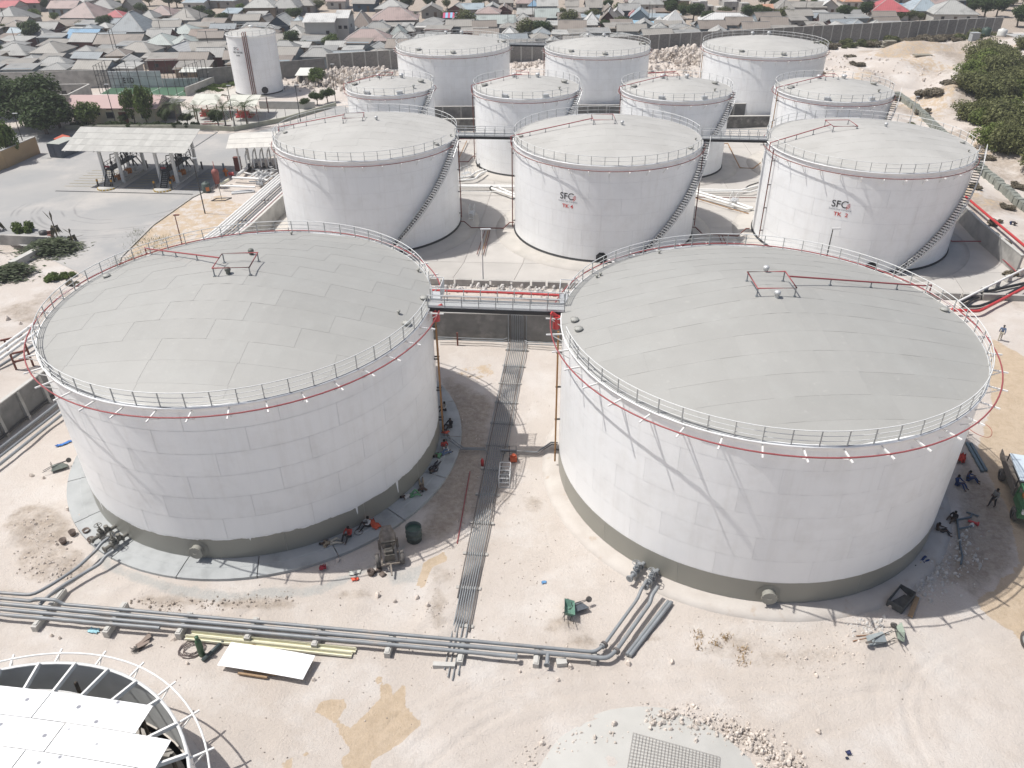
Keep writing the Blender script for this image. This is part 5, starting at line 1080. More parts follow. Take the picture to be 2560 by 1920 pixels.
for s in (-1, 1):
    b = MB(); b.lathe([(.15, -.1), (.34, -.1), (.38, -.06), (.38, .06), (.34, .1), (.15, .1)], 16); o = b.build('wheel', TYRE, t, (s * .66, -.45, .38)); o.rotation_euler = (0, R_(90), 0); b = MB(); b.lathe([(.001, -.03), (.17, -.05), (.17, .05), (.001, .06)], 10); b.build('rim', GALV, o)
def wheelbarrow(label, u, v, rz, tip, col):
    t = T('wheelbarrow', label, 'wheelbarrow', u, v, rz); m = mat('barrow paint', col, .6, tuple(c * .7 for c in col), 5, .7)
    up = Euler(tip).to_matrix(); dz = .35 if tip[0] or tip[1] else .0
    X_ = lambda P: [up @ (Vector(p) - Vector((0, 0, .35))) + Vector((0, 0, .35 + dz * .2)) for p in P]
    b = MB(); b.add(X_([(-.45, -.22, .3), (.3, -.2, .3), (.3, .2, .3), (-.45, .22, .3), (-.6, -.36, .68), (.62, -.34, .62), (.62, .34, .62), (-.6, .36, .68)]), [(0, 1, 2, 3), (0, 4, 5, 1), (1, 5, 6, 2), (2, 6, 7, 3), (3, 7, 4, 0)]); b.build('tray', m, t)
    b = MB()
    for s in (-1, 1):
        p = X_([(.75, s * .05, .2), (-.3, s * .24, .3), (-1.2, s * .3, .55), (-.45, s * .24, .3), (-.5, s * .25, 0)]); b.tube(p[:3], .025, 5); b.tube(p[3:], .022, 5)
    b.build('handle', DARKM, t)
    b = MB(); p = X_([(.8, -.05, .2), (.8, .05, .2)]); b.cyl(p[0], p[1], .2, 14); b.build('wheel', TYRE, t)
wheelbarrow('green wheelbarrow tipped on its side on the sand, left of a pair', 1420, 1535, 1.5, (0.3, 0, 0), (.14, .27, .21)); wheelbarrow('grey upturned wheelbarrow, right of a pair by the fresh sand', 1444, 1522, .3, (2.6, 0, 0), (.13, .15, .17))
wheelbarrow('pale green wheelbarrow standing on its nose at the right', 2240, 1590, 1.2, (1.4, .3, 0), (.33, .40, .33)); wheelbarrow('grey wheelbarrow overturned beside wooden poles at the right', 2193, 1610, -2.9, (2.4, 0, 0), (.33, .37, .38)); wheelbarrow('old upturned wheelbarrow with planks left of the front left tank', 150, 1172, .5, (2.8, 0, 0), (.22, .25, .22))
for k, (a, c) in enumerate((((2140, 1592), (2215, 1588)), ((2132, 1605), (2200, 1590)))):
    A = onground(*a, .08); C = onground(*c, .1); b = MB(); b.tube([(0, 0, 0), C - A], .035, 5); tag(b.build('wooden_pole', mat('pole wood', (.3, .17, .1), .8), None, A), ['upper wooden pole beside the overturned barrow', 'lower wooden pole beside the overturned barrow'][k], 'pole')
t = T('plank_pile', 'broken boards and wire heaped on the sand left of the white sheet', 'boards', 360, 1612, .9)
for k in range(5): b = MB(); b.box((rnd.uniform(-.3, .3), rnd.uniform(-.2, .2), .08 + .05 * k), (rnd.uniform(.7, 1.1), .22, .03), rnd.uniform(-.5, .5)); b.build('board', mat('grey board', (.25, .2, .17), .85), t)
r = random.Random(9); b = MB(); b.tube([(-.5 + r.uniform(-.35, .35), r.uniform(-.3, .3), r.uniform(.02, .25)) for _ in range(60)], .012, 3); b.build('wire', DARKM, t)
# trolley, welding frame in the gap
t = T('hand_trolley', 'orange hand trolley beside the long thin pipe run', 'trolley', 1283, 1152, .1)
b = MB(); b.tube([(-.28, 0, .1), (-.28, .3, 1.3), (.28, .3, 1.3), (.28, 0, .1)], .025, 5); b.bar((-.28, .15, .7), (.28, .15, .7), .04); b.build('frame', DARKM, t); b = MB(); b.box((0, -.15, .35), (.55, .4, .45)); b.cyl((0, -.15, .5), (0, -.15, .75), .18, 10); b.build('motor', mat('orange machine', (.5, .1, .04), .5), t)
for s in (-1, 1): b = MB(); b.cyl((s * .3, .05, .15), (s * .36, .05, .15), .15, 12); b.build('wheel', TYRE, t)
t = T('cage', 'white wire cage trolley standing beside the long thin pipe run', 'cage', 1262, 1200, -.05); b = MB()
for x in (-.42, .42):
    for y in (-1.0, 1.0): b.bar((x, y, 0), (x, y, 1.0), .05)
for z in (.1, .55, 1.0):
    for x in (-.42, .42): b.bar((x, -1, z), (x, 1, z), .045)
    for y in (-1, 0, 1): b.bar((-.42, y, z), (.42, y, z), .045)
for k in range(9): b.bar((-.42, -1 + k * .25, .1), (-.42, -1 + k * .25, 1), .02); b.bar((.42, -1 + k * .25, .1), (.42, -1 + k * .25, 1), .02)
b.build('frame', RAILW, t); r = random.Random(3); b = MB(); b.tube([(r.uniform(-.35, .35), r.uniform(-.9, .6), r.uniform(.1, .6)) for _ in range(50)], .02, 4); b.build('wire_load', GALV, t)
A = onground(1143, 1360, .05); C = onground(1175, 1180, .05); b = MB(); b.tube([(0, 0, 0), C - A], .04, 6); tag(b.build('red_pole', REDP, None, A), 'thin red pole lying in the tank shadow left of the pipe run', 'pole')
o = MB(); o.lathe([(.001, 0), (.1, 0), (.1, .5), (.05, .58), (.05, .64), (.001, .65)], 10); o = o.build('fire_extinguisher', REDB, None, onground(1206, 1165)); tag(o, 'red fire extinguisher leaning at the long pipe run', 'extinguisher'); o.scale = (1.3, 1.3, 1.2)
# workings right of the front right tank
m_ = mat('blue steel section', (.14, .19, .22), .5)
for k, (a, c) in enumerate((((2415, 1110), (2455, 1182)), ((2425, 1112), (2464, 1180)))):
    A = onground(*a, .15); C = onground(*c, .15); b = MB(); b.bar((0, 0, 0), C - A, .2, .2); tag(b.build('steel_beam', m_, None, A), ['left blue grey steel beam in the shade of the right tank', 'right blue grey steel beam in the shade of the right tank'][k], 'beam')
z5 = lambda x, y: (2380 + x * .205, 1080 + y * .205)
P = [onground(*z5(*q), .12) for q in ((170, 990), (235, 1010), (225, 1050), (55, 1085), (75, 1240), (95, 1400), (120, 1530), (100, 1630))]; p0 = P[0].copy(); b = MB(); b.tube([p - p0 for p in P], .07, 8); b.tube([P[1] - p0, onground(*z5(320, 1040), .12) - p0], .07, 8); b.tube([onground(*z5(80, 1195), .12) - p0, onground(*z5(240, 1160), .12) - p0], .07, 8)
tag(b.build('pipe_assembly', mat('slate pipe', (.13, .165, .19), .5), None, p0), 'slate blue prefabricated pipe piece lying in the shade of the right tank', 'pipe')
A = onground(*z5(190, 1095), .12); C = onground(*z5(320, 1140), .12); b = MB(); b.cyl((0, 0, 0), C - A, .1, 8); b.cyl(C - A - (C - A).normalized() * .1, C - A, .18, 10); tag(b.build('pipe_piece', REDB, None, A), 'short red flanged pipe piece beside the slate blue pipes', 'pipe')
A = onground(2250, 1505); t = thing('skip_trough', 'dark steel mortar trough in the shadow edge of the right tank', 'trough', A, .75); b = MB(); b.box((0, 0, .04), (1.9, 1.0, .05)); b.box((0, .5, .3), (1.9, .05, .55)); b.box((0, -.5, .3), (1.9, .05, .55)); b.box((-.95, 0, .3), (.05, 1, .55)); b.box((.95, 0, .3), (.05, 1, .55)); b.build('tray', mat('mortar steel', (.07, .075, .075), .7, (.15, .15, .14), 4), t); b = MB(); b.box((.2, -.8, .12), (2.1, .3, .1), .2); b.build('plank', WOOD, t)
t = T('hose_loop', 'red air hose looped on the sand right of the right tank', 'hose', 2452, 1075); b = MB(); b.tube([(.9 * math.cos(a) * (1 + .3 * math.sin(a)), 1.1 * math.sin(a), .03) for a in np.linspace(2.2, 7.6, 30)], .03, 5); b.build('hose', mat('hose red', (.4, .16, .12), .6), t)
cloth('red_sheet', 'red cloth heap in the shade right of the right tank', 'cloth', 2400, 1150, 1.6, .8, (.55, .06, .04), 1.0, 14, rough=.4)
# truck at the right edge
t = thing('flatbed_truck', 'green lorry with open cab and flat white panels on its bed at the right edge', 'truck', (39.7, 48.2, GZ), R_(252)); 
GRN = mat('truck green', (.05, .16, .07), .5, (.09, .2, .1), 3); TW = mat('truck trim white', (.5, .55, .5), .6, (.4, .43, .38), 4); GLASS = mat('dark windscreen', (.03, .035, .04), .1)
b = MB(); b.box((3.0, 0, .95), (6.6, 1.0, .25)); b.build('chassis', DARKM, t)
b = MB(); b.box((5.2, 0, 1.35), (1.9, 2.2, .7)); b.box((6.0, 0, 1.05), (.5, 2.3, .5)); b.build('cab', GRN, t); b = MB(); b.box((6.24, 0, 1.5), (.06, 2.1, .3)); b.build('grille', TW, t)
b = MB()
for s in (-1, 1): b.bar((6.0, s * 1.05, 1.7), (5.7, s * 1.0, 2.55), .1); b.bar((4.35, s * 1.05, 1.7), (4.35, s * 1.0, 2.55), .1); b.bar((5.7, s * 1.0, 2.55), (4.35, s * 1.0, 2.55), .1)
b.bar((5.7, -1, 2.55), (5.7, 1, 2.55), .1); b.bar((4.35, -1, 2.55), (4.35, 1, 2.55), .1); b.build('cab_frame', GRN, t)
b = MB(); b.box((4.8, .5, 1.85), (.5, .55, .5)); b.box((4.8, -.5, 1.85), (.5, .55, .5)); b.build('seat', mat('orange seat', (.45, .15, .05), .7), t)
b = MB(); b.box((1.6, 0, 1.25), (5.0, 2.35, .15)); b.box((1.6, 1.17, 1.6), (5.0, .06, .6)); b.box((1.6, -1.17, 1.6), (5.0, .06, .6)); b.build('bed', mat('rusty bed', (.16, .14, .12), .8, (.25, .22, .19), 4), t)
b = MB(); b.box((2.2, .1, 2.5), (3.6, 2.3, .12), 0, 0, (0, -.05, 0)); b.build('panel_load', mat('pale blue panel', (.58, .66, .72), .4), t)
b = MB()
for x in (.6, 3.8):
    for s in (-1, 1): b.bar((x, s * 1.1, 1.3), (x, s * 1.1, 2.5), .07)
b.build('load_post', DARKM, t)
for x in (.6, 5.3):
    for s in (-1, 1):
        b = MB(); b.lathe([(.2, -.16), (.46, -.16), (.5, -.1), (.5, .1), (.46, .16), (.2, .16)], 18); o = b.build('wheel', TYRE, t, (x, s * 1.05, .5)); o.rotation_euler = (R_(90), 0, 0); b = MB(); b.lathe([(.001, -.08), (.2, -.1), (.22, .1), (.001, .1)], 12); b.build('rim', GALV, o)
for s in (-1, 1): b = MB(); b.cyl((6.24, s * .9, 1.35), (6.3, s * .9, 1.35), .13, 12); b.build('headlight', WHP, t)
# tractor wheel cut by the right edge
t = thing('tractor', 'white and black tractor whose front wheel shows at the right edge', 'tractor', (32.4, 31.0, GZ), R_(80))
b = MB(); b.box((0, 0, 1.0), (2.4, .7, .6)); b.box((-.9, 0, 1.6), (1.0, 1.2, .7)); b.build('body', WHP, t); b = MB(); b.box((1.25, 0, .95), (.3, .9, .5)); b.bar((.9, -.9, .5), (.9, .9, .5), .14); b.build('front_axle', BLACK, t)
for x, r_, w_ in ((.9, .52, .17), (-1.0, .75, .24)):
    for s in (-1, 1):
        b = MB(); b.lathe([(r_ * .5, -w_), (r_ * .92, -w_), (r_, -w_ * .6), (r_, w_ * .6), (r_ * .92, w_), (r_ * .5, w_)], 22); o = b.build('wheel', TYRE, t, (x, s * (.95), r_)); o.rotation_euler = (R_(90), 0, 0); b = MB(); b.lathe([(.001, -w_ * .4), (r_ * .3, -w_ * .5), (r_ * .52, -w_ * .9), (r_ * .52, w_ * .9), (r_ * .3, w_ * .5), (.001, w_ * .4)], 16); b.build('rim', GALV, o)
# lamp posts
def lamp(label, u, v, h, m=BLACK, arm=.5):
    p = onground(u, v); t = thing('lamp_post', label, 'lamp post', p); b = MB(); b.tube([(0, 0, -.2), (0, 0, h)], [.09, .055], 7); b.build('pole', m, t); b = MB(); b.box((arm / 2, 0, h), (arm + .3, .3, .1)); b.build('lamp_head', GALV if m != RUST else RUST, t)
for q in (('dark lamp post on the sandy verge beside the yard', 513, 534, 8.0), ('dark lamp post between the palms and the middle tank', 753, 313, 7.5), ('dark lamp post at the corner hedge by the yard road', 839, 252, 7.5), ('dark lamp post standing among the palms by the pavilions', 589, 322, 8), ('dark lamp post in front of the pink roofed building', 292, 318, 8.0), ('dark lamp post beside the ochre wall at the left edge', 71, 394, 7.5)): lamp(*q)
lamp('slim grey lamp post on the bund floor left of TK 4', 1208, 702, 6.5, GALV, .9); lamp('brown lamp post rising behind the rail of the front left tank', 460, 630, 5.0, RUST, .4); lamp('dark lamp post rising behind the rail of the front right tank', 2056, 690, 6.0, BLACK, .8); lamp('grey pole on the bund floor behind tank TK 2', 2268, 335, 6.5, GALV, .3); lamp('grey mast between the left tanks of the two back rows', 1116, 300, 7, GALV, .3)
# ------------------------------------------------------------------ people
SKIN = mat('dark skin', (.085, .045, .03), .55); HAIR = mat('black hair', (.012, .011, .01), .8)
def skin_obj(name, J, E, rad, m, parent, root, sub=1):
    ks = list(J); ix = {k: i for i, k in enumerate(ks)}; me = bpy.data.meshes.new(name); me.from_pydata([J[k] for k in ks], [(ix[a], ix[c]) for a, c in E], [])
    o = bpy.data.objects.new(name, me); COL.objects.link(o); sm = o.modifiers.new('skin', 'SKIN'); sm.use_smooth_shade = True
    for k in ks: me.skin_vertices[0].data[ix[k]].radius = (rad.get(k, .05),) * 2
    me.skin_vertices[0].data[ix[root]].use_root = True
    ss = o.modifiers.new('sub', 'SUBSURF'); ss.levels = sub; ss.render_levels = sub
    dg = bpy.context.evaluated_depsgraph_get(); m2 = bpy.data.meshes.new_from_object(o.evaluated_get(dg)); bpy.data.objects.remove(o); bpy.data.meshes.remove(me)
    m2.name = name; m2.materials.clear(); m2.materials.append(m)
    for p in m2.polygons: p.material_index = 0
    return link(name, m2, parent)
def pose_stand(step=.0, arm=.0, fwd=0.0):
    J = dict(pelvis=(0, 0, .93), spine=(0, .01, 1.13), chest=(0, 0, 1.35), neck=(0, -.01, 1.47), head=(0, -.02, 1.58), crown=(0, -.01, 1.68), nose=(0, -.115, 1.575))
    for s, n in ((-1, 'l'), (1, 'r')):
        st = step * s; J['sh' + n] = (s * .18, 0, 1.41); J['el' + n] = (s * .25, .04 - st * .5, 1.13); J['wr' + n] = (s * .24, -.06 - arm - st * .9, .92 + arm * .6)
        J['hi' + n] = (s * .09, 0, .9); J['kn' + n] = (s * .1, -.02 + st * .6 - .02, .49); J['an' + n] = (s * .11, .02 + st * 1.0, .08); J['to' + n] = (s * .12, -.15 + st, .04)
    return J
def pose_sit(lean=.1, hug=False):
    J = dict(pelvis=(0, 0, .12), spine=(0, lean * .5, .32), chest=(0, lean * .9, .54), neck=(0, lean * .9 - .02, .66), head=(0, lean * .8 - .06, .77), crown=(0, lean * .8 - .06, .87), nose=(0, lean * .8 - .16, .75))
    for s, n in ((-1, 'l'), (1, 'r')):
        J['sh' + n] = (s * .18, lean * .9, .6); J['el' + n] = (s * .27, -.12, .42); J['wr' + n] = (s * .16, -.34, .48); J['hi' + n] = (s * .1, -.03, .12); J['kn' + n] = (s * .16, -.4, .47 - (.1 if s > 0 else 0)); J['an' + n] = (s * .15, -.72, .08); J['to' + n] = (s * .16, -.88, .05)
    return J
def pose_lie(kneeup=.35, arm=.1):
    J = dict(pelvis=(0, 0, .13), spine=(0, .2, .13), chest=(0, .43, .14), neck=(0, .56, .14), head=(0, .67, .15), crown=(0, .77, .15), nose=(0, .67, .265))
    for s, n in ((-1, 'l'), (1, 'r')):
        J['sh' + n] = (s * .18, .48, .13); J['el' + n] = (s * .36, .3 + arm, .09); J['wr' + n] = (s * .3, .1 + arm * 2, .14); J['hi' + n] = (s * .09, -.03, .12); k = kneeup if s > 0 else kneeup * .4
        J['kn' + n] = (s * .13, -.4 + k * .15, .12 + k); J['an' + n] = (s * .13, -.82 + k * .45, .08); J['to' + n] = (s * .15, -.9 + k * .35, .14)
    return J
def pose_bend():
    J = dict(pelvis=(0, .12, .88), spine=(0, -.08, .98), chest=(0, -.3, .98), neck=(0, -.42, .95), head=(0, -.52, .9), crown=(0, -.62, .86), nose=(0, -.55, .79))
    for s, n in ((-1, 'l'), (1, 'r')):
        J['sh' + n] = (s * .18, -.35, .95); J['el' + n] = (s * .2, -.38, .68); J['wr' + n] = (s * .15, -.45, .46); J['hi' + n] = (s * .1, .1, .86); J['kn' + n] = (s * .13, .02, .47); J['an' + n] = (s * .14, .1, .08); J['to' + n] = (s * .15, -.07, .04)
    return J
RAD = dict(pelvis=.115, spine=.105, chest=.12, neck=.055, head=.085, crown=.06, nose=.014, shl=.07, shr=.07, ell=.042, elr=.042, wrl=.03, wrr=.03, hil=.09, hir=.09, knl=.06, knr=.06, anl=.042, anr=.042, tol=.035, tor=.035)
def person(label, loc, rz, J, shirt, trousers, s=1.0, long_sleeve=True, group=None, cap=None):
    t = thing('person', label, 'person', loc, rz, group); t.scale = (s, s, s)
    E = [('pelvis', 'spine'), ('spine', 'chest'), ('chest', 'neck'), ('neck', 'head'), ('head', 'crown'), ('head', 'nose')]; R = dict(RAD); J = dict(J)
    for n in 'lr':
        E += [('chest', 'sh' + n), ('sh' + n, 'el' + n), ('el' + n, 'wr' + n), ('pelvis', 'hi' + n), ('hi' + n, 'kn' + n), ('kn' + n, 'an' + n), ('an' + n, 'to' + n)]
        e = Vector(J['el' + n]); w_ = Vector(J['wr' + n]); d = (w_ - e).normalized(); sd_ = d.cross(Vector((0, 0, 1))); sd_ = sd_.normalized() if sd_.length > .1 else Vector((1, 0, 0)); pl_ = w_ + d * .075; J['pa' + n] = tuple(pl_); R['pa' + n] = .032; E.append(('wr' + n, 'pa' + n))
        for i, (o, l) in enumerate(((-.03, .07), (-.01, .085), (.01, .08), (.03, .065))): J['f%d%s' % (i, n)] = tuple(pl_ + sd_ * o * 1.3 + d * l - Vector((0, 0, .015))); R['f%d%s' % (i, n)] = .009; E.append(('pa' + n, 'f%d%s' % (i, n)))
        J['th' + n] = tuple(w_ + d * .06 + sd_ * .07); R['th' + n] = .011; E.append(('wr' + n, 'th' + n))
    skin_obj('body', J, E, R, SKIN, t, 'pelvis')
    h = Vector(J['head']) * .35 + Vector(J['crown']) * .65; b = MB(); b.lathe([(.001, -.07), (.085, -.05), (.1, 0), (.085, .06), (.04, .095), (.001, .1)], 10, h); b.build('cap' if cap else 'hair', cap or HAIR, t)
    G = lambda ks, k: {a: R[a] * k + .012 for a in ks}
    ks = ['pelvis', 'spine', 'chest', 'shl', 'shr', 'ell', 'elr'] + (['wrl', 'wrr'] if long_sleeve else []); skin_obj('shirt', {k: J[k] for k in ks}, [e for e in E if e[0] in ks and e[1] in ks], G(ks, 1.06), shirt, t, 'pelvis')
    ks = ['pelvis', 'hil', 'hir', 'knl', 'knr', 'anl', 'anr']; skin_obj('trousers', {k: J[k] for k in ks}, [e for e in E if e[0] in ks and e[1] in ks], G(ks, 1.04), trousers, t, 'pelvis')
    return t
cl = lambda n, c: mat(n + ' cloth', c, .85, tuple(x * .7 for x in c), 6, .6)
BLUE = cl('denim blue', (.12, .17, .27)); PALE = cl('pale cream', (.5, .46, .38)); NAVY = cl('navy overall', (.03, .06, .17)); DKC = cl('dark', (.03, .03, .035)); GRC = cl('grey', (.22, .22, .21)); WHC = cl('off white', (.6, .58, .55)); GNC = cl('green', (.14, .33, .17)); RDC = cl('red', (.4, .05, .04)); TANC = cl('khaki', (.33, .27, .19)); YLC = cl('hi vis', (.6, .4, .05)); BRC = cl('brown', (.12, .09, .07))
person('person in blue shirt and pale trousers walking on the sand at the right', onground(2498, 851), R_(150), pose_stand(.16), BLUE, PALE, 1.02)
person('person in grey shirt and dark trousers walking in the shade of the right tank', onground(2478, 1266), R_(-70), pose_stand(.2, .12), GRC, DKC, 1.02)
person('person in dark clothes bending over the long red fire main', at(2524, 572, GZ), R_(40), pose_bend(), DKC, NAVY, 1.05)
person('person in navy overalls sitting in the shade of the right tank, left of a pair', onground(2392, 1212), R_(30), pose_sit(.15), NAVY, NAVY, 1.05); person('person in navy overalls sitting in the shade of the right tank, right of a pair', onground(2418, 1200), R_(60), pose_sit(.05), NAVY, NAVY, 1.05)
person('person in dark clothes crouching beside the slate blue pipes', onground(2383, 1300), R_(-60), pose_sit(.0), DKC, BRC, 1.0); person('person in brown leaning on the right tank in its shade', onground(2345, 1332), R_(70), pose_sit(.2), BRC, DKC, 1.05)
person('person in yellow vest lying at the foot of the right tank', onground(2304, 1410, .02), R_(120), pose_lie(.3), YLC, NAVY, 1.05)
k4 = lambda x, y: (600 + x * .3013, 1000 + y * .3013)
RG = 'workers resting in the shade of the front left tank'
for lab, (x, y), rz, J, sh, tr in (
    ('person in cream clothes lying against the olive band, lowest of the resting workers', (740, 1160), 100, pose_lie(.25, .1), TANC, PALE),
    ('person in dark red seated on the pad beside a hose ring', (905, 1130), -20, pose_sit(.1), RDC, DKC),
    ('person in white shirt seated beside a spread orange cloth', (1065, 1040), -55, pose_sit(.05), WHC, DKC),
    ('person in green trousers and white shirt lying across the pad', (1415, 800), 105, pose_lie(.4, .2), WHC, GNC),
    ('person in brown shirt with an outstretched arm lying on the pad', (1500, 710), -170, pose_lie(.1, .3), BRC, TANC),
    ('person in black and yellow lying along the olive band', (1585, 560), 160, pose_lie(.05, .0), DKC, DKC),
    ('person in green shirt and blue grey trousers lying on the pad', (1680, 455), 120, pose_lie(.25, .1), GNC, BLUE),
    ('person in red shirt with pale trousers crouching on the pad', (1695, 400), 20, pose_sit(.0), RDC, WHC),
    ('person in orange lying near the ochre riser pipes', (1715, 300), 15, pose_lie(.2, .2), cl('orange', (.65, .12, .07)), GRC),
    ('person in black sitting on the pad above the orange one', (1745, 225), -40, pose_sit(.1), DKC, DKC),
    ('person in black and white sitting at the top end of the pad', (1700, 85), -60, pose_sit(.05), WHC, DKC)):
    p = at(*k4(x, y), -.03); dx, dy = p.x - TANKS['L1'][0], p.y - TANKS['L1'][1]; d = math.hypot(dx, dy); k = max(d, 14.7) / d if 'sit' in lab or 'seat' in lab or 'crouch' in lab else max(d, 14.75) / d
    person(lab, (TANKS['L1'][0] + dx * k, TANKS['L1'][1] + dy * k, -.05), R_(rz), J, sh, tr, 1.05)
p = at(*k4(1110, 1060), -.03); o = cloth('cloth_sheet', 'spread orange cloth beside the seated worker in white', 'cloth', *k4(1115, 1055), 1.5, .7, (.75, .13, .06), -.9, 21, .28, .12)
b = MB(); b.tube([(.3 * math.cos(a), .3 * math.sin(a), 0) for a in np.linspace(0, 6.283, 17)[:-1]], .02, 5, closed=True); tag(b.build('hose_ring', DARKM, None, at(*k4(985, 1095), .02)), 'thin black hose ring lying on the pad between seated workers', 'hose')
# ------------------------------------------------------------------ foliage
def leaf_mat(name, c, c2, rv=.12):
    m = mat(name, c, .6, c2, 1.1, .9, spec=.25, island=.35, rv=0)
    n = m.node_tree.nodes; l = m.node_tree.links; b = n['Principled BSDF']; t = n.new('ShaderNodeBsdfTranslucent'); x = n.new('ShaderNodeMixShader'); x.inputs[0].default_value = .35
    l.new(b.inputs['Base Color'].links[0].from_socket, t.inputs[0]); l.new(b.outputs[0], x.inputs[1]); l.new(t.outputs[0], x.inputs[2]); l.new(x.outputs[0], n['Material Output'].inputs[0]); return m
LF = [leaf_mat('dark green leaves', (.065, .10, .03), (.04, .065, .022)), leaf_mat('fresh green leaves', (.13, .18, .05), (.08, .12, .032)), leaf_mat('olive leaves', (.13, .145, .055), (.09, .10, .042)), leaf_mat('dry scrub leaves', (.25, .215, .155), (.17, .15, .115)), leaf_mat('palm leaves', (.085, .11, .045), (.055, .07, .03))]
BARK = mat('grey bark', (.16, .13, .10), .9, (.09, .075, .06), 4)
def crown_mb(r, clumps, n, leaf, flat=.8, thin=.0):
    b = MB(); C = clumps
    tot = sum(c[3] ** 2 for c in C)
    for (cx, cy, cz, cr) in C:
        for _ in range(int(n * cr * cr / tot)):
            while True:
                d = Vector((r.uniform(-1, 1), r.uniform(-1, 1), r.uniform(-1, 1)))
                if .05 < d.length <= 1: break
            d = d.normalized() * (r.random() ** .38); p = Vector((cx, cy, cz)) + Vector((d.x * cr, d.y * cr, d.z * cr * flat)); s = leaf * r.uniform(.6, 1.35)
            nrm = (d.normalized() * .7 + Vector((r.uniform(-1, 1), r.uniform(-1, 1), r.uniform(-.2, 1.2)))).normalized(); a = nrm.orthogonal().normalized(); a.rotate(Matrix.Rotation(r.uniform(0, 6.28), 3, nrm)); c = nrm.cross(a)
            b.add([p - a * s, p + c * s * .55 + nrm * s * .15, p + a * s, p - c * s * .55 + nrm * s * .1], [(0, 1, 2, 3)])
    return b
def tree_meshes(seed, h, w_, n, leaf, m, trunk=.35, nc=9, flat=.8, low=.35):
    r = random.Random(seed); C = []
    for k in range(nc):
        a = r.uniform(0, 6.28); q = w_ * .5 * r.uniform(.15, .75); z = h * r.uniform(low + .15, .86); C.append((q * math.cos(a), q * math.sin(a), z, w_ * r.uniform(.2, .34)))
    C.append((0, 0, h * .7, w_ * .34))
    cm = crown_mb(r, C, n, leaf, flat).mesh('crown', m); b = MB(); b.tube([(0, 0, -.3), (.05 * w_, 0, h * low), (0, .04 * w_, h * .6)], [trunk, trunk * .75, trunk * .4], 7)
    for c in C[:6]: b.tube([(.04 * w_, 0, h * low * .9), (c[0] * .5, c[1] * .5, (c[2] + h * low) * .5), (c[0], c[1], c[2])], [trunk * .5, trunk * .3, trunk * .1], 5)
    return cm, b.mesh('trunk', BARK)
def plant(kind, me, label, cat, loc, s, rz, group=None):
    t = thing(kind, label, cat, loc, rz, group); t.scale = s if isinstance(s, tuple) else (s, s, s); link('crown', me[0], t)
    if me[1]: link('trunk', me[1], t)
    return t
TM = [tree_meshes(1, 6.5, 7.0, 2600, .30, LF[0], .3), tree_meshes(2, 6.0, 6.0, 2200, .30, LF[0], .25), tree_meshes(3, 5.0, 5.5, 2000, .28, LF[1], .22, low=.25), tree_meshes(4, 5.5, 7.0, 2200, .30, LF[2], .25)]
BIGT = [tree_meshes(11, 10.5, 11, 6500, .34, LF[0], .4, 15, .85, .3), tree_meshes(12, 9.5, 9, 5000, .34, LF[0], .35, 12, .85, .25)]
BM_ = [(crown_mb(random.Random(k), [(random.Random(k * 7 + i).uniform(-1.1, 1.1), random.Random(k * 9 + i).uniform(-1.1, 1.1), random.Random(k * 5 + i).uniform(.3, 1.0), random.Random(k + i).uniform(.6, .95)) for i in range(6)], 1500, .20, .75).mesh('crown', m_), None) for k, m_ in ((1, LF[2]), (2, LF[1]), (3, LF[3]), (4, LF[0]))]
# trees around the yard
for lab, u, v, k, s in (('tallest dark spreading tree at the left edge of the yard', 70, 318, 0, (1.12, 1.12, .86)), ('dark spreading tree just right of the tallest one at the left edge', 118, 335, 1, (1.1, 1.1, .85)), ('dark tree half cut by the left picture edge', 5, 290, 1, (1.1, 1.1, .85)), ('dark tree behind the grey shipping container', 150, 320, 1, (.85, .85, .66))):
    plant('broadleaf_tree', BIGT[k], lab, 'tree', at(u, v, GZ), s, u)
for lab, u, v, k, s in (('narrow fresh green tree in front of the ochre wall', 33, 408, 2, (.7, .7, 1.35)), ('rounded fresh green tree left of the windows of the pink roofed building', 224, 318, 2, (.78, .78, .95)), ('tall lumpy fresh green tree, left of two in front of the pink roof', 338, 310, 2, (.55, .55, 1.3)), ('tall lumpy fresh green tree, right of two in front of the pink roof', 369, 312, 2, (.62, .62, 1.45)), ('round dark shrub tree by the brown door', 313, 312, 1, .34), ('dark tree beside the palms right of the pink roof', 415, 312, 1, .5), ('rounded dark tree under the palms by the left pavilion', 470, 315, 1, .42), ('dark tree between the two pavilion palms', 548, 318, 0, .5), ('bushy green tree beside the small hut near the slim water tank', 790, 213, 2, .75), ('clipped rounded hedge tree at the corner, left one', 765, 272, 1, .38), ('clipped rounded hedge tree at the corner, middle one', 793, 263, 1, .46), ('clipped rounded hedge tree at the corner, right one', 820, 257, 1, .5), ('spreading pale acacia beside the green tank at the upper right', 2442, 125, 3, (1.1, 1.1, .85))):
    plant('small_tree', TM[k], lab, 'tree', at(u, v, GZ), s, u * 1.3)
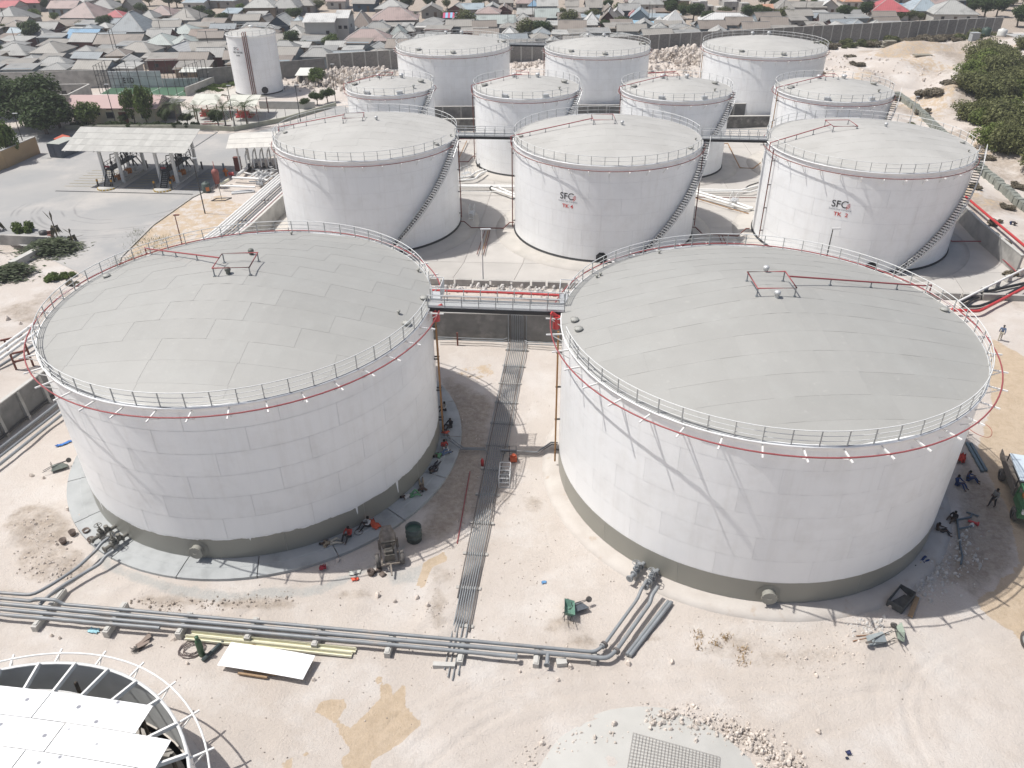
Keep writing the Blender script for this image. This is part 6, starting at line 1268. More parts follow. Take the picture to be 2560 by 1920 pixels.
def palm_mesh(seed, h, n=16, L=2.6):
    r = random.Random(seed); b = MB()
    for k in range(n):
        a = 2 * math.pi * k / n + r.uniform(-.2, .2); el = r.uniform(.1, 1.15); p = Vector((0, 0, h)); d = Vector((math.cos(a) * math.cos(el), math.sin(a) * math.cos(el), math.sin(el))); pts = []
        for i in range(7): pts.append(p.copy()); p = p + d * L / 6; d = (d + Vector((0, 0, -.24))).normalized()
        sd_ = Vector((-math.sin(a), math.cos(a), 0))
        for i in range(6):
            for j in (0, .5):
                q = pts[i].lerp(pts[i + 1], j); w_ = .75 * math.sin(.35 + 2.6 * (i + j) / 6) + .1
                for s in (-1, 1): e = q + sd_ * s * w_ * .8 + (pts[i + 1] - pts[i]).normalized() * .35 + Vector((0, 0, -.25 * w_)); b.add([q, q + (pts[i + 1] - pts[i]) * .28, e], [(0, 1, 2)])
    t = MB(); t.tube([(0, 0, -.3), (.1, .05, h * .5), (0, 0, h)], [.2, .14, .12], 7); return b.mesh('crown', LF[4]), t.mesh('trunk', BARK)
PM = [palm_mesh(1, 3.6, 18, 3.3), palm_mesh(2, 3.0, 16, 3.0)]
for lab, u, v, k, s in (('palm with arching fronds right of the pink roofed building', 447, 318, 0, 1.15), ('small palm in front of the left pavilion', 500, 320, 1, 1.05), ('shaggy palm between the two pavilions', 565, 320, 0, 1.05), ('palm in front of the right pavilion', 620, 319, 0, 1.1)): plant('palm_tree', PM[k], lab, 'palm', at(u, v, GZ), s, u)
for k in range(16):
    t = k / 15; p = Vector((-84, 155.9, GZ)).lerp(Vector((-61, 155.4, GZ)), t); plant('hedge_shrub', BM_[3], 'dark clipped hedge shrub in the row along the low kerb wall under the palms', 'shrub', p, (rnd.uniform(.55, .75), rnd.uniform(.5, .65), rnd.uniform(.6, .9)), k, 'hedge row under the palms')
# withered young palms, cut branches and scrub at the left
def dead_palm(label, u, v, h, s=1.0):
    p = onground(u, v); t = thing('withered_palm', label, 'palm', p); b = MB(); b.tube([(0, 0, -.1), (0, 0, h * .55), (-.05, 0, h)], [.09, .07, .03], 6); b.build('trunk', BARK, t); r = random.Random(u); b = MB()
    for k in range(9):
        a = k * .7; z = h * r.uniform(.35, .5); L = r.uniform(.7, 1.2); b.add([(0, 0, z), (math.cos(a) * .5, math.sin(a) * .5, z + .1), (math.cos(a + .25) * L * .75, math.sin(a + .25) * L * .75, max(.05, z - L)), (math.cos(a - .2) * L * .7, math.sin(a - .2) * L * .7, max(.05, z - L * .8))], [(0, 1, 2), (0, 3, 1)])
    for dx in (-.9, .08): b.add([(0, 0, h * .65), (dx * .6 - .08, 0, h * .95), (dx, 0, h * 1.1), (dx * .6 + .14, .05, h * .9)], [(0, 1, 2, 3)])
    b.build('fronds', mat('withered fronds', (.17, .15, .10), .8, (.09, .085, .06), 4), t)
dead_palm('tall withered palm sapling at the sandy edge of the yard', 145, 596, 3.6); dead_palm('short withered palm stump right of the tall sapling', 182, 605, 1.8); dead_palm('drooping withered palm at the left picture edge', 2, 580, 2.6)
def branch_pile(label, u, v, L, W, H, n, seed):
    r = random.Random(seed); b = MB()
    for _ in range(n):
        x = r.gauss(0, .38) * L; y = r.gauss(0, .34) * W; z = H * max(0, 1 - (x / L) ** 2 - (y / W) ** 2) * r.random(); a = r.gauss(.15, .45); l = r.uniform(.35, .9); d = Vector((math.cos(a), math.sin(a), r.uniform(-.25, .12))); nr_ = Vector((-d.y, d.x, r.uniform(-.6, .6))) * r.uniform(.05, .13); p = Vector((x, y, z + .1)); b.add([p, p + d * l * .5 + nr_, p + d * l, p + d * l * .5 - nr_], [(0, 1, 2, 3)])
    p = onground(u, v); t = thing('branch_pile', label, 'branches', p); b.build('foliage', leaf_mat('cut foliage', (.10, .125, .06), (.06, .08, .045)), t); b = MB()
    for _ in range(60):
        x = r.gauss(0, .4) * L; y = r.gauss(0, .35) * W; a = r.gauss(.15, .5); l = r.uniform(.5, 1.4); b.bar((x, y, r.uniform(.1, H * .7)), (x + l * math.cos(a), y + l * math.sin(a), r.uniform(.05, H * .5)), .03)
    b.build('twigs', BARK, t)
branch_pile('large heap of cut green branches beside the tilted slab', 122, 628, 4.2, 3.4, 1.5, 2600, 1); branch_pile('heap of cut green branches at the left picture edge', 22, 690, 3.0, 3.2, 1.3, 1900, 2)
for lab, u, v, k, s in (('leafy green bush behind the old low wall', 62, 584, 1, (.95, .8, 1.2)), ('small pale green bush beyond the front left tank rail', 130, 700, 1, (.7, .6, .5)), ('tiny green bush beside the pale one beyond the front left tank rail', 172, 690, 1, (.55, .5, .4)), ('low grey bush by the rail of the front left tank', 182, 712, 2, (.6, .4, .4))): plant('bush', BM_[k], lab, 'bush', onground(u, v), s, u)
o = MB(); o.lathe([(.001, 0), (.5, 0), (.52, .8), (.001, .85)], 14); tag(o.build('barrel', DARKM, None, onground(111, 592)), 'dark barrel heaped with scrap behind the cut branches', 'barrel'); b = MB(); b.box((0, 0, .3), (.7, .6, .6)); b.box((0, .25, .8), (.7, .1, .5)); tag(b.build('old_armchair', mat('faded red cloth', (.25, .12, .1), .9), None, onground(129, 597), .3), 'faded red armchair beside the dark barrel', 'chair')
# right-hand thicket and scrub along the perimeter wall
rs = random.Random(5); GB = 'green acacia bushes on the sandy slope at the right'; zone = [(2400, 215), (2445, 135), (2575, 160), (2700, 400), (2580, 440), (2470, 385), (2420, 330), (2375, 290), (2365, 240)]
zp = [(at(u, v).x, at(u, v).y) for u, v in zone]; xs = [p[0] for p in zp]; ys_ = [p[1] for p in zp]; cnt = 0; tries = 0; bl = ['olive', 'bright green', 'dry']
THL = [leaf_mat('acacia olive leaves', (.19, .20, .085), (.12, .13, .055)), leaf_mat('acacia bright leaves', (.20, .25, .07), (.13, .165, .05))]
THK = [tree_meshes(30 + k, 3.0, 5.4, 3600, .19, THL[k], .1, 9, .62, .12) for k in range(2)]
while cnt < 72 and tries < 2000:
    tries += 1; x = rs.uniform(min(xs), max(xs)); y = rs.uniform(min(ys_), max(ys_))
    if not inpoly(np.array([x]), np.array([y]), zp)[0]: continue
    k = rs.choice((0, 0, 1)); s = rs.uniform(.8, 1.5); t = thing('acacia_bush', 'dense %s acacia bush merging into the thicket on the slope at the right' % ('olive' if k == 0 else 'fresh green'), 'bush', (x, y, ground_z(x, y) - .3), rs.uniform(0, 6), GB + (', olive ones' if k == 0 else ', fresh green ones')); t.scale = (s, s, s * rs.uniform(.8, 1.1)); link('crown', THK[k][0], t); link('trunk', THK[k][1], t); cnt += 1
for i in range(70):
    t = i / 69; q = Vector((42, 226.6, 0)).lerp(Vector((146, 250, 0)), t); x = q.x + rs.uniform(-1.5, 1.5); y = q.y - rs.uniform(.8, 6.0) * (1 if t > .3 else .6); k = rs.choice((2, 2, 2, 0)); s = rs.uniform(.7, 1.5)
    if t < .28 and rs.random() < .6: continue
    plant('scrub_bush', BM_[k], ('dry brown' if k == 2 else 'dull olive') + ' scrub bush in the row at the foot of the perimeter wall', 'bush', (x, y, ground_z(x, y) - .1), (s, s, s * .9), i, 'scrub along the perimeter wall, ' + ('dry ones' if k == 2 else 'olive ones'))
for i, (u, v, k, s) in enumerate(((2240, 250, 2, .9), (2300, 240, 2, 1.2), (2330, 262, 2, 1.3), (2370, 250, 2, 1.1), (2310, 285, 2, 1.0), (2280, 320, 0, .8), (2140, 165, 2, 1.0), (2120, 150, 2, 1.0), (2050, 170, 2, .8), (2470, 400, 2, .7), (2490, 560, 2, .55), (2440, 470, 2, .6), (2515, 520, 2, .6), (2500, 610, 2, .6), (2540, 640, 0, .5), (2480, 590, 0, .5), (2530, 690, 2, .5), (1705, 130, 2, 1.2), (2545, 470, 2, .8))):
    plant('scrub_bush', BM_[k], 'dry scrub bush standing alone on the pale sand at the right', 'bush', onground(u, v), (s * 1.2, s, s * .7), i, 'lone scrub bushes on the right-hand sand')
# weeds round the slim tank
for i in range(26):
    p = Vector((-72, 186, GZ)).lerp(Vector((-62.5, 199, GZ)), rs.random()) + Vector((rs.uniform(-1, 3.5), rs.uniform(-3, 2), 0)); s = rs.uniform(.5, 1.0); plant('weed_clump', BM_[1], 'low green weed clump between the football pitch and the slim water tank', 'weeds', p, (s, s, s * .55), i, 'weeds beside the slim water tank')
def tufts(label, pts, n, spread, m, h):
    b = MB(); r = random.Random(n); P = [onground(u, v) for u, v in pts]
    for _ in range(n):
        p = r.choice(P); x = p.x + r.gauss(0, spread); y = p.y + r.gauss(0, spread); z = ground_z(x, y); a = r.uniform(0, 6.28); l = h * r.uniform(.5, 1.2); q = Vector((x, y, z)); e = q + Vector((math.cos(a) * l * .6, math.sin(a) * l * .6, l)); s = Vector((-math.sin(a), math.cos(a), 0)) * .025; b.add([q - s, q + s, e], [(0, 1, 2)])
    return tag(b.build('grass', m, label=None), label, 'grass', kind='stuff')
DRY = mat('straw', (.33, .22, .11), .9, (.42, .32, .18), 4)
tufts('dry straw tufts on the sand below the right tank', [(1745, 1590), (1787, 1610), (1815, 1595), (1860, 1630), (1748, 1620), (1855, 1655)], 260, .2, DRY, .26)
tufts('straw at the rusty drain of the right tank', [(1510, 1362), (1500, 1352), (1760, 1492), (1785, 1496)], 200, .2, DRY, .2)
tufts('green weeds on the sandy verge beside the yard', [(325, 655), (350, 605), (345, 585), (300, 660), (350, 640), (400, 600), (380, 620)], 900, .9, leaf_mat('weed green', (.10, .13, .04), (.07, .09, .03)), .35)
tufts('green grass patch by the football pitch wall', [(560, 205), (530, 225), (575, 215), (545, 212)], 1500, 2.2, leaf_mat('grass green', (.12, .16, .05), (.08, .11, .03)), .5)
# ------------------------------------------------------------------ yard buildings
FIBRE = mat('fibre cement sheet', (.47, .465, .435), .85, (.41, .405, .38), 1.5, .8, rv=.08)
def gable_sheets(root, c0, ex, ey, L, half, ze, zr, nu, nv_, m, back=True, name='roof_sheet', th=.04):
    """corrugated-sheet roof laid piece by piece; ex along the ridge, ey across it"""
    for side in ((-1, 1) if back else (-1,)):
        for j in range(nv_):
            for i in range(nu):
                V = []
                for dz in (0, -th):
                    for a, c in ((0, 0), (1, 0), (1, 1), (0, 1)):
                        p = c0 + ex * (L * (i + a * .992) / nu) + ey * side * half * (1 - (j + c * 1.03) / nv_); t = min(1.0, (j + c * 1.03) / nv_); V.append((p.x, p.y, ze + (zr - ze) * t + dz + .03 * (1 - c)))
                b = MB(); F = [(0, 1, 2, 3), (7, 6, 5, 4), (0, 4, 5, 1), (1, 5, 6, 2), (2, 6, 7, 3), (3, 7, 4, 0)]; b.add(V, F if side < 0 else [f[::-1] for f in F]); b.build(name, m, root)
# tanker loading canopy
cp = Vector((-68.6, 121.6, GZ)); can = thing('loading_canopy', 'tanker loading canopy with a grey sheeted roof on white columns', 'canopy', cp); ex = Vector((19.6, -2.1, 0)).normalized(); ey = Vector((-ex.y, ex.x, 0))
mid = cp + ex * 0 + ey * 5.6; gable_sheets(can, mid - cp, ex, ey, 19.8, 6.3, 5.75, 7.75, 19, 4, FIBRE)
def canpt(a, c): return ex * a + ey * c
CW = mat('white column paint', (.72, .72, .70), .5)
for a in (4.1, 6.9, 13.2, 15.9):
    for c in (2.0, 8.4):
        b = MB(); p = canpt(a + c * .05, c); b.bar(p, p + Vector((0, 0, 5.9)), .42); b.build('column', CW, can)
b = MB()
for a in (.3, 5, 10, 15, 19.5):
    b.bar(canpt(a, -.5) + Vector((0, 0, 5.6)), canpt(a, 5.6) + Vector((0, 0, 7.5)), .12); b.bar(canpt(a, 11.7) + Vector((0, 0, 5.6)), canpt(a, 5.6) + Vector((0, 0, 7.5)), .12); b.bar(canpt(a, -.5) + Vector((0, 0, 5.6)), canpt(a, 11.7) + Vector((0, 0, 5.6)), .1)
b.build('truss', GALV, can)
YEL = mat('yellow kerb paint', (.55, .38, .08), .7); ISL = mat('island concrete', (.34, .33, .31), .85)
for n_i, a0 in enumerate((5.4, 14.6)):
    q = cp + canpt(a0 + .3, -1.0); t = thing('loading_island', '%s loading island with black platforms and loading arms under the canopy' % ('left' if n_i == 0 else 'right'), 'loading island', q, math.atan2(ex.y, ex.x))
    b = MB(); b.lathe([(.001, .25), (1.35, .25), (1.4, .0)], 20, (0, .3, 0)); b.box((0, 5.5, .12), (2.7, 11, .25)); b.build('plinth', CONCL, t); b = MB()
    for k in range(9): a = math.pi + k * .35; b.box((1.4 * math.cos(a), .3 + 1.4 * math.sin(a), .12), (.3, .08, .24), a + 1.57)
    b.build('kerb_stripe', YEL, t)
    b = MB(); b.box((0, 5.8, 2.4), (1.5, 7.2, .12)); b.build('platform', BLACK, t); b = MB()
    for s in (-1, 1):
        for z in (2.9, 3.4): b.bar((s * .75, 2.2, z), (s * .75, 9.4, z), .05)
        for k in range(8): b.bar((s * .75, 2.2 + k * 1.03, 2.4), (s * .75, 2.2 + k * 1.03, 3.4), .05)
    b.build('guard_rail', BLACK, t); b = MB()
    for k in range(9): b.box((0, .5 + k * .2, .3 + k * .25), (.95, .24, .05))
    for s in (-1, 1): b.bar((s * .5, .4, .25), (s * .5, 2.2, 2.4), .08, .2); b.bar((s * .5, .4, 1.2), (s * .5, 2.2, 3.4), .04)
    b.build('ladder_stair', BLACK, t); b = MB()
    for s in (-1, 1): b.bar((s * .5, 11, .25), (s * .5, 9.4, 2.4), .08, .2); b.bar((s * .5, 11.2, 1.2), (s * .5, 9.4, 3.4), .04)
    b.build('rear_stair', BLACK, t)
    for k in range(4):
        y = 3.4 + k * 1.6; b = MB(); b.tube([(-.2, y, .3), (-.2, y, 3.6), (-.2, y + .3, 4.3), (.7, y + .5, 4.4), (1.3, y + .3, 3.7), (1.3, y + .3, 2.9)], .08, 6); b.cyl((-.2, y, 2.9), (-.2, y, 3.3), .2, 8); b.build('loading_arm', BLACK, t)
        b = MB(); b.cyl((.2, y, .3), (.2, y, 1.3), .1, 8); b.cyl((-.3, y, .9), (.5, y, .9), .2, 8); b.box((.3, y + .5, .7), (.4, .4, .8)); b.build('meter', mat('orange meter', (.45, .16, .03), .5) if k % 2 == 0 else GALV, t)
    for s in (-1, 1): b = MB(); b.box((0, 5.8 + s * 3.2, 1.2), (.2, .2, 2.3)); b.build('platform_leg', BLACK, t)
    b = MB(); b.box((0, 0, 0), (.8, .04, .3)); b.build('sign', mat('dark red sign', (.3, .03, .05), .5), t, (-.55, 2.6, 2.7))
for k, (a, c, y_) in enumerate(((4.1, -.4, 1), (6.5, -.5, 1), (13.5, -.6, 1), (16.2, -.6, 1), (7.0, 9.6, 0), (16.6, 9.6, 0))):
    b = MB(); b.cyl((0, 0, 0), (0, 0, 1.0), .14, 10); o = thing('bollard', '%s bollard %s' % (['yellow capped', 'yellow capped', 'yellow capped', 'yellow capped', 'dark', 'dark'][k], ['left of the left loading island', 'right of the left loading island', 'left of the right loading island', 'right of the right loading island', 'behind the left loading island', 'behind the right loading island'][k]), 'bollard', cp + canpt(a, c)); b.build('post', DARKM, o); b = MB(); b.cyl((0, 0, 1.0), (0, 0, 1.3), .15, 10); b.build('cap', mat('orange cap', (.6, .33, .06), .6) if y_ else DARKM, o)
OIL = mat('oil darkened paving', (.23, .235, .24), .75, (.17, .175, .18), .5, .9)
for a0 in (8.2, 17.4): q = [cp + canpt(a0 + i, c) for i, c in ((0, -.6), (4.4, -.6), (4.4, 10), (0, 10))]; sheet('lane_paving', [(p.x, p.y) for p in q], GZ + .04, OIL)
for a0 in (1.8, 8.8, 18):
    b = MB()
    for k in range(7): b.bar(canpt(a0 - (3.4 if a0 < 3 else 0), k * 1.3 - .3) + Vector((0, 0, .05)), canpt(a0 + 2.6 - (.4 if a0 < 3 else 0), k * 1.3 + .0) + Vector((0, 0, .05)), .12, .012)
    b.build('lane_marking', mat('worn yellow paint', (.40, .33, .17), .8, (.3, .27, .2), 2, .8), None, cp, kind='structure')
b = MB(); A = Vector((-70.6, 119.2, GZ + .04)); C = Vector((-48.5, 117.0, GZ + .04)); b.bar((0, 0, 0), C - A, .3, .02); b.build('drain_channel', DARKM, None, A, kind='structure')
# pump manifold under a second canopy
mp = Vector((-45.4, 126.5, GZ)); man = thing('pump_shelter', 'pump shelter with pale sheet roof beside the unlettered middle tank', 'shelter', mp); e_x = Vector((10.5, 1.3, 0)).normalized(); e_y = Vector((-e_x.y, e_x.x, 0))
gable_sheets(man, e_y * 4.2, e_x, e_y, 14.0, 4.6, 4.3, 5.3, 12, 3, mat('pale sheet', (.62, .60, .55), .7, (.56, .54, .5), 1, .8, rv=.05))
for a in (1.5, 7.2, 12.6):
    for c in (.5, 7.8): b = MB(); p = e_x * a + e_y * c; b.bar(p, p + Vector((0, 0, 4.4)), .22); b.build('column', CW, man)
r = random.Random(12)
for k in range(9):
    a = 2.5 + k * 1.15; p = mp + e_x * a + e_y * 1.0; t = thing('pump', 'grey transfer pump with upright white pipes under the pump shelter, number %d from the left' % (k + 1), 'pump', p, math.atan2(e_x.y, e_x.x), 'pumps under the shelter'); b = MB(); b.cyl((0, .2, .7), (0, 1.6, .7), .28, 10); b.box((0, .9, .2), (.6, 1.8, .4)); b.build('motor', DARKM, t); b = MB(); b.tube([(0, 0, .7), (0, 0, 2.6), (0, 1.2, 3.0), (0, 2.8, 3.0), (0, 2.8, .4)], .11, 6); b.build('discharge_pipe', WHP, t)
p = at(*z9(930, 530), GZ); b = MB(); b.box((0, 0, 1.1), (1.0, .7, 2.2)); b.box((0, 0, 2.25), (1.1, .8, .1)); b.box((.2, -.37, 1.2), (.3, .04, .9)); tag(b.build('control_cabinet', RUST, None, p), 'dark red control cabinet by the pump shelter', 'cabinet')
MPL = ['long white header pipe across the front of the manifold', 'thickest white pipe of the manifold slanting back to the shelter', 'left of three short slanting white manifold pipes', 'middle of three short slanting white manifold pipes', 'right of three short slanting white manifold pipes', 'rear grey pipe crossing under the shelter edge', 'grey manifold pipe just behind the slanting white ones', 'looped white pipe between the manifold and the shelter', 'white pipe lying on the sand from the red vessel', 'bent grey pipe in front of the white header', 'slanting white manifold pipe left of the last one', 'white manifold pipe nearest the unlettered tank', 'cream pipe at the left end of the manifold']
MP = 'pipes of the manifold in front of the pump shelter'
for k, (q, r_, m_) in enumerate([([(800, 665), (1340, 690), (1500, 720)], .2, WHP), ([(910, 605), (1080, 480)], .26, WHP), ([(1150, 660), (1330, 520)], .13, WHP), ([(1230, 665), (1400, 530)], .13, WHP), ([(1310, 670), (1470, 540)], .13, WHP), ([(1190, 495), (1690, 510)], .13, GREYP), ([(1210, 600), (1660, 640)], .13, GREYP), ([(1030, 560), (1180, 600), (1260, 560)], .12, WHP), ([(560, 825), (1250, 850)], .16, WHP), ([(1130, 740), (1380, 745), (1390, 820)], .12, GREYP), ([(1380, 700), (1600, 560)], .12, WHP), ([(1460, 720), (1690, 570)], .12, WHP), ([(720, 700), (560, 790)], .2, CREAM)]):
    pipe(MPL[k], [at(*z9(*a), .5) for a in q], r_, m_, group=MP)
for k, (u, v) in enumerate(((1420, 730), (1500, 715), (1360, 840), (1410, 850), (1600, 640), (1330, 700))): valve_set('small valve with hand wheel among the white manifold pipes, %s' % ['nearest the tank', 'above the red main', 'lower left', 'lower right', 'under the roof edge', 'on the thick pipe'][k], at(*z9(u, v), GZ), Vector((.3, 1, 0)), GALV)
t = thing('dosing_vessel', 'upright dull red vessel on legs at the end of the manifold', 'vessel', at(*z9(520, 865), GZ)); t.scale = (1.1, 1.1, 1.15); b = MB(); b.lathe([(.001, .5), (.3, .6), (.42, 1.1), (.48, 2.0), (.52, 2.1), (.45, 2.4), (.2, 2.6), (.06, 2.65), (.05, 3.6), (.001, 3.6)], 16); b.build('vessel', mat('faded red paint', (.30, .10, .085), .6, (.22, .08, .07), 3), t); b = MB()
for a in (0, 2.1, 4.2): b.bar((.35 * math.cos(a), .35 * math.sin(a), 0), (.35 * math.cos(a), .35 * math.sin(a), 1.0), .08)
b.build('leg', RUST, t)
t = thing('plastic_drum', 'dark green drum with an orange label beside the red vessel', 'drum', at(*z9(300, 945), GZ)); b = MB(); b.lathe([(.001, 0), (.62, 0), (.65, .3), (.62, 1.3), (.5, 1.42), (.2, 1.45), (.2, 1.6), (.001, 1.6)], 16); b.build('barrel', DR, t); b = MB(); b.box((.35, -.53, .6), (.5, .12, .6), .5); b.build('label_panel', mat('orange label', (.5, .17, .06), .7), t)
t = thing('hydrant', 'orange and blue hydrant group at the left end of the manifold', 'hydrant', at(*z9(680, 640), GZ)); b = MB(); b.cyl((0, 0, 0), (0, 0, 1.3), .2, 8); b.cyl((-.4, 0, .9), (.4, 0, .9), .15, 8); b.build('body', mat('orange hydrant', (.55, .16, .03), .5), t); b = MB(); b.cyl((-.3, .4, 0), (-.3, .4, 2.0), .16, 8); b.build('riser', mat('blue grey', (.07, .12, .17), .5), t); b = MB(); b.cyl((.6, -.2, .5), (1.3, -.3, .5), .3, 10); b.build('pump_body', REDB, t)
o = MB(); o.box((0, 0, .12), (3.4, 1.0, .1)); o.box((0, .3, .2), (2.6, .4, .12)); tag(o.build('grate', GALV, None, at(*z9(1010, 960), GZ), .25), 'pale framed grate lying on the sand by the manifold', 'grate'); o = MB(); o.bar((-1.2, -.5, .05), (.8, -.6, .05), .1); o.bar((.8, -.6, .05), (1.6, .5, .05), .1); o.bar((1.6, .5, .05), (-.6, .6, .05), .1); o.bar((-.6, .6, .05), (-1.2, -.5, .05), .1); o.bar((.2, 0, 0), (.2, 0, 2.0), .06); tag(o.build('sign_frame', DARKM, None, at(*z9(560, 1100), GZ), .1), 'rectangular steel frame with a thin post on the sand', 'frame')
# pink-roofed office
W0 = Vector((-86.4, 159.4, GZ)); off = thing('office_building', 'long cream office with a pale pink roof behind the canopy', 'building', W0, R_(-2)); CRM = mat('cream wall', (.68, .62, .46), .8, (.5, .45, .32), .5); PNK = mat('pink roof', (.50, .36, .34), .75, (.44, .32, .305), .3, .8)
b = MB(); b.box((8.6, 3.0, 1.6), (16.2, 6, 3.6)); b.build('wall', CRM, off); b = MB(); b.add([(-.6, -.8, 3.2), (17.8, -.8, 3.2), (17.8, 3.0, 4.9), (-.6, 3.0, 4.9), (-.6, 6.8, 3.2), (17.8, 6.8, 3.2), (-.6, -.8, 3.08), (17.8, -.8, 3.08)], [(0, 1, 2, 3), (3, 2, 5, 4), (6, 7, 1, 0), (0, 3, 4), (1, 5, 2)]); b.build('roof', PNK, off)
for x, w_, h_, z in ((2.0, .8, .7, 2.2), (5.6, .7, .6, 2.0), (7.9, 1.6, 1.2, 1.7), (12.3, .6, 1.3, 1.6), (14.6, 1.2, 1.2, 1.7)):
    b = MB(); b.box((x, -.03, z), (w_ + .16, .08, h_ + .16)); f_ = b.build('window', CREAM, off); b = MB(); b.box((x, -.08, z), (w_, .03, h_)); b.build('pane', GLASS, f_)
b = MB(); b.box((10.4, -.04, 1.15), (1.7, .08, 2.3)); b.build('door', mat('brown door', (.2, .07, .035), .6), off)
for x in (2, 7.9, 10.4): b = MB(); b.box((x, -.03, 2.8), (1.1, .05, .18)); b.build('vent_slot', RUST, off)
b = MB(); b.box((17.6, 5.2, 1.5), (3.5, 2.6, 3.4)); b.box((18.4, 4.6, 3.3), (4.6, 4.2, .12), 0, 0, (0, .08, 0)); b.build('lean_to', CONCD, off)
sheet('paved_forecourt', [(-88, 157), (-62, 156), (-52, 154.2), (-42, 164.5), (-40.8, 169.4), (-53, 170), (-68, 170), (-70, 159)], GZ + .05, mat('pale paving', (.44, .43, .405), .85, (.38, .37, .345), .4, .8))
# pavilions with red fire pumps
for lab, p, L, dp in (('left open pavilion with pale roof over red fire pumps', Vector((-63.4, 161.8, GZ)), 5.4, 6.8), ('right open pavilion with pale roof over red fire pumps', Vector((-55.8, 160.6, GZ)), 6.0, 7.0)):
    t = thing('pavilion', lab, 'pavilion', p, R_(-4)); gable_sheets(t, Vector((0, dp / 2, 0)), Vector((1, 0, 0)), Vector((0, 1, 0)), L, dp / 2 + .5, 3.0, 4.3, 5, 2, mat('pale cream sheet', (.60, .60, .53), .7, (.55, .55, .49), 1, .8, rv=.04))
    for x in (.3, L - .3):
        for y in (.3, dp - .3): b = MB(); b.bar((x, y, 0), (x, y, 3.1), .16); b.build('post', RUST, t)
    k = thing('fire_pump', 'red fire pump set under the %s pavilion' % lab.split()[0], 'pump', p + Vector((1, 2.2, 0))); b = MB(); b.box((1.2, .5, .8), (2.0, 1.0, .9)); b.box((1.2, .5, .2), (3.2, 1.3, .3)); b.build('engine', REDB, k); b = MB(); b.tube([(-.6, .5, .6), (3.4, .5, .6), (3.4, -1.2, .6)], .14, 6); b.cyl((0, .5, .2), (0, .5, 1.6), .16, 8); b.build('manifold', REDB, k)
FP = mat('steel post', (.3, .3, .3), .5)
for k in range(9): b = MB(); b.tube([(0, 0, 0), (0, 0, 2.2), (.2, .25, 2.6)], .05, 5); tag(b.build('fence_post', FP, None, Vector((-56 + k * 1.45, 154.6 + max(0, k - 4) * 1.4, GZ))), 'bare cranked fence post in the row by the pavilions', 'post', 'fence posts by the pavilions')
for k in range(10): A = Vector((-61.5 + rnd.uniform(0, 7), 155.8 + rnd.uniform(0, 4), GZ + .15)); b = MB(); b.bar((0, 0, 0), (rnd.uniform(1, 3), rnd.uniform(-.6, .6), .1), .12); tag(b.build('pipe_length', REDP if k % 2 else CREAM, None, A), '%s pipe length laid out in front of the pavilions' % ('red' if k % 2 else 'cream'), 'pipe', '%s pipe lengths by the pavilions' % ('red' if k % 2 else 'cream'))
# container, red tank, hut
t = thing('shipping_container', 'dark grey open container box by the ochre wall', 'container', (-79.6, 137.2, GZ), R_(-14)); b = MB(); b.box((.9, 1.8, 1.2), (2.5, 4.2, 2.4)); b.build('body', mat('container grey', (.10, .12, .145), .6, (.07, .085, .1), 2), t); b = MB(); b.box((.9, 1.8, 2.43), (2.6, 4.3, .06)); b.build('roof', mat('container top', (.40, .42, .38), .7), t); b = MB(); b.box((.2, -.34, 1.15), (1.1, .06, 2.2)); b.box((1.45, -.34, 1.15), (1.1, .06, 2.2)); b.bar((.82, -.38, .1), (.82, -.38, 2.3), .05); b.build('door', mat('container door', (.085, .10, .125), .6), t)
t = thing('red_bin', 'orange red steel bin leaning behind the grey container', 'bin', at(164, 374, GZ), R_(-20)); b = MB(); b.box((0, 0, 1.05), (1.6, 2.0, 2.0), 0, 0, (.12, .1, 0)); b.box((0, 0, 2.1), (1.75, 2.1, .12), 0, 0, (.12, .1, 0)); b.build('body', mat('orange red steel', (.50, .10, .05), .5), t)
t = thing('hut', 'small dark hut with white mono roof beside the slim water tank', 'hut', (-49.6, 194.3, GZ)); b = MB(); b.box((1.4, 1.5, 1.1), (2.6, 2.6, 2.3)); b.build('wall', CONCD, t); b = MB(); b.box((1.6, .9, 2.45), (3.4, 6.0, .08), 0, 0, (.1, 0, 0)); b.build('roof', mat('white sheet roof', (.68, .68, .63), .6), t); b = MB(); b.box((.8, .18, 1.0), (.7, .08, 1.9)); b.build('door', BLACK, t)
t = thing('roofless_building', 'roofless grey building behind the big dark trees', 'building', (-101, 169.6, GZ)); b = MB()
for c, s in (((4.6, 0, 1.6), (9.6, .25, 3.4)), ((9.6, 5, 1.6), (.25, 10, 3.4)), ((-.2, 5, 1.6), (.25, 10, 3.4)), ((4.6, 10, 1.6), (9.6, .25, 3.4))): b.box(c, s)
b.build('wall', CONC, t); b = MB()
for c, s in (((4.6, 0, 3.36), (9.9, .35, .1)), ((9.6, 5, 3.362), (.35, 10, .1)), ((4.6, 10, 3.364), (9.9, .35, .1))): b.box(c, s)
b.build('coping', CONCL, t)
for k in range(4): b = MB(); b.box((1.6 + k * 2.1, 9.86, 1.5), (1.1, .05, 1.1)); b.build('window_opening', DARKM, t)
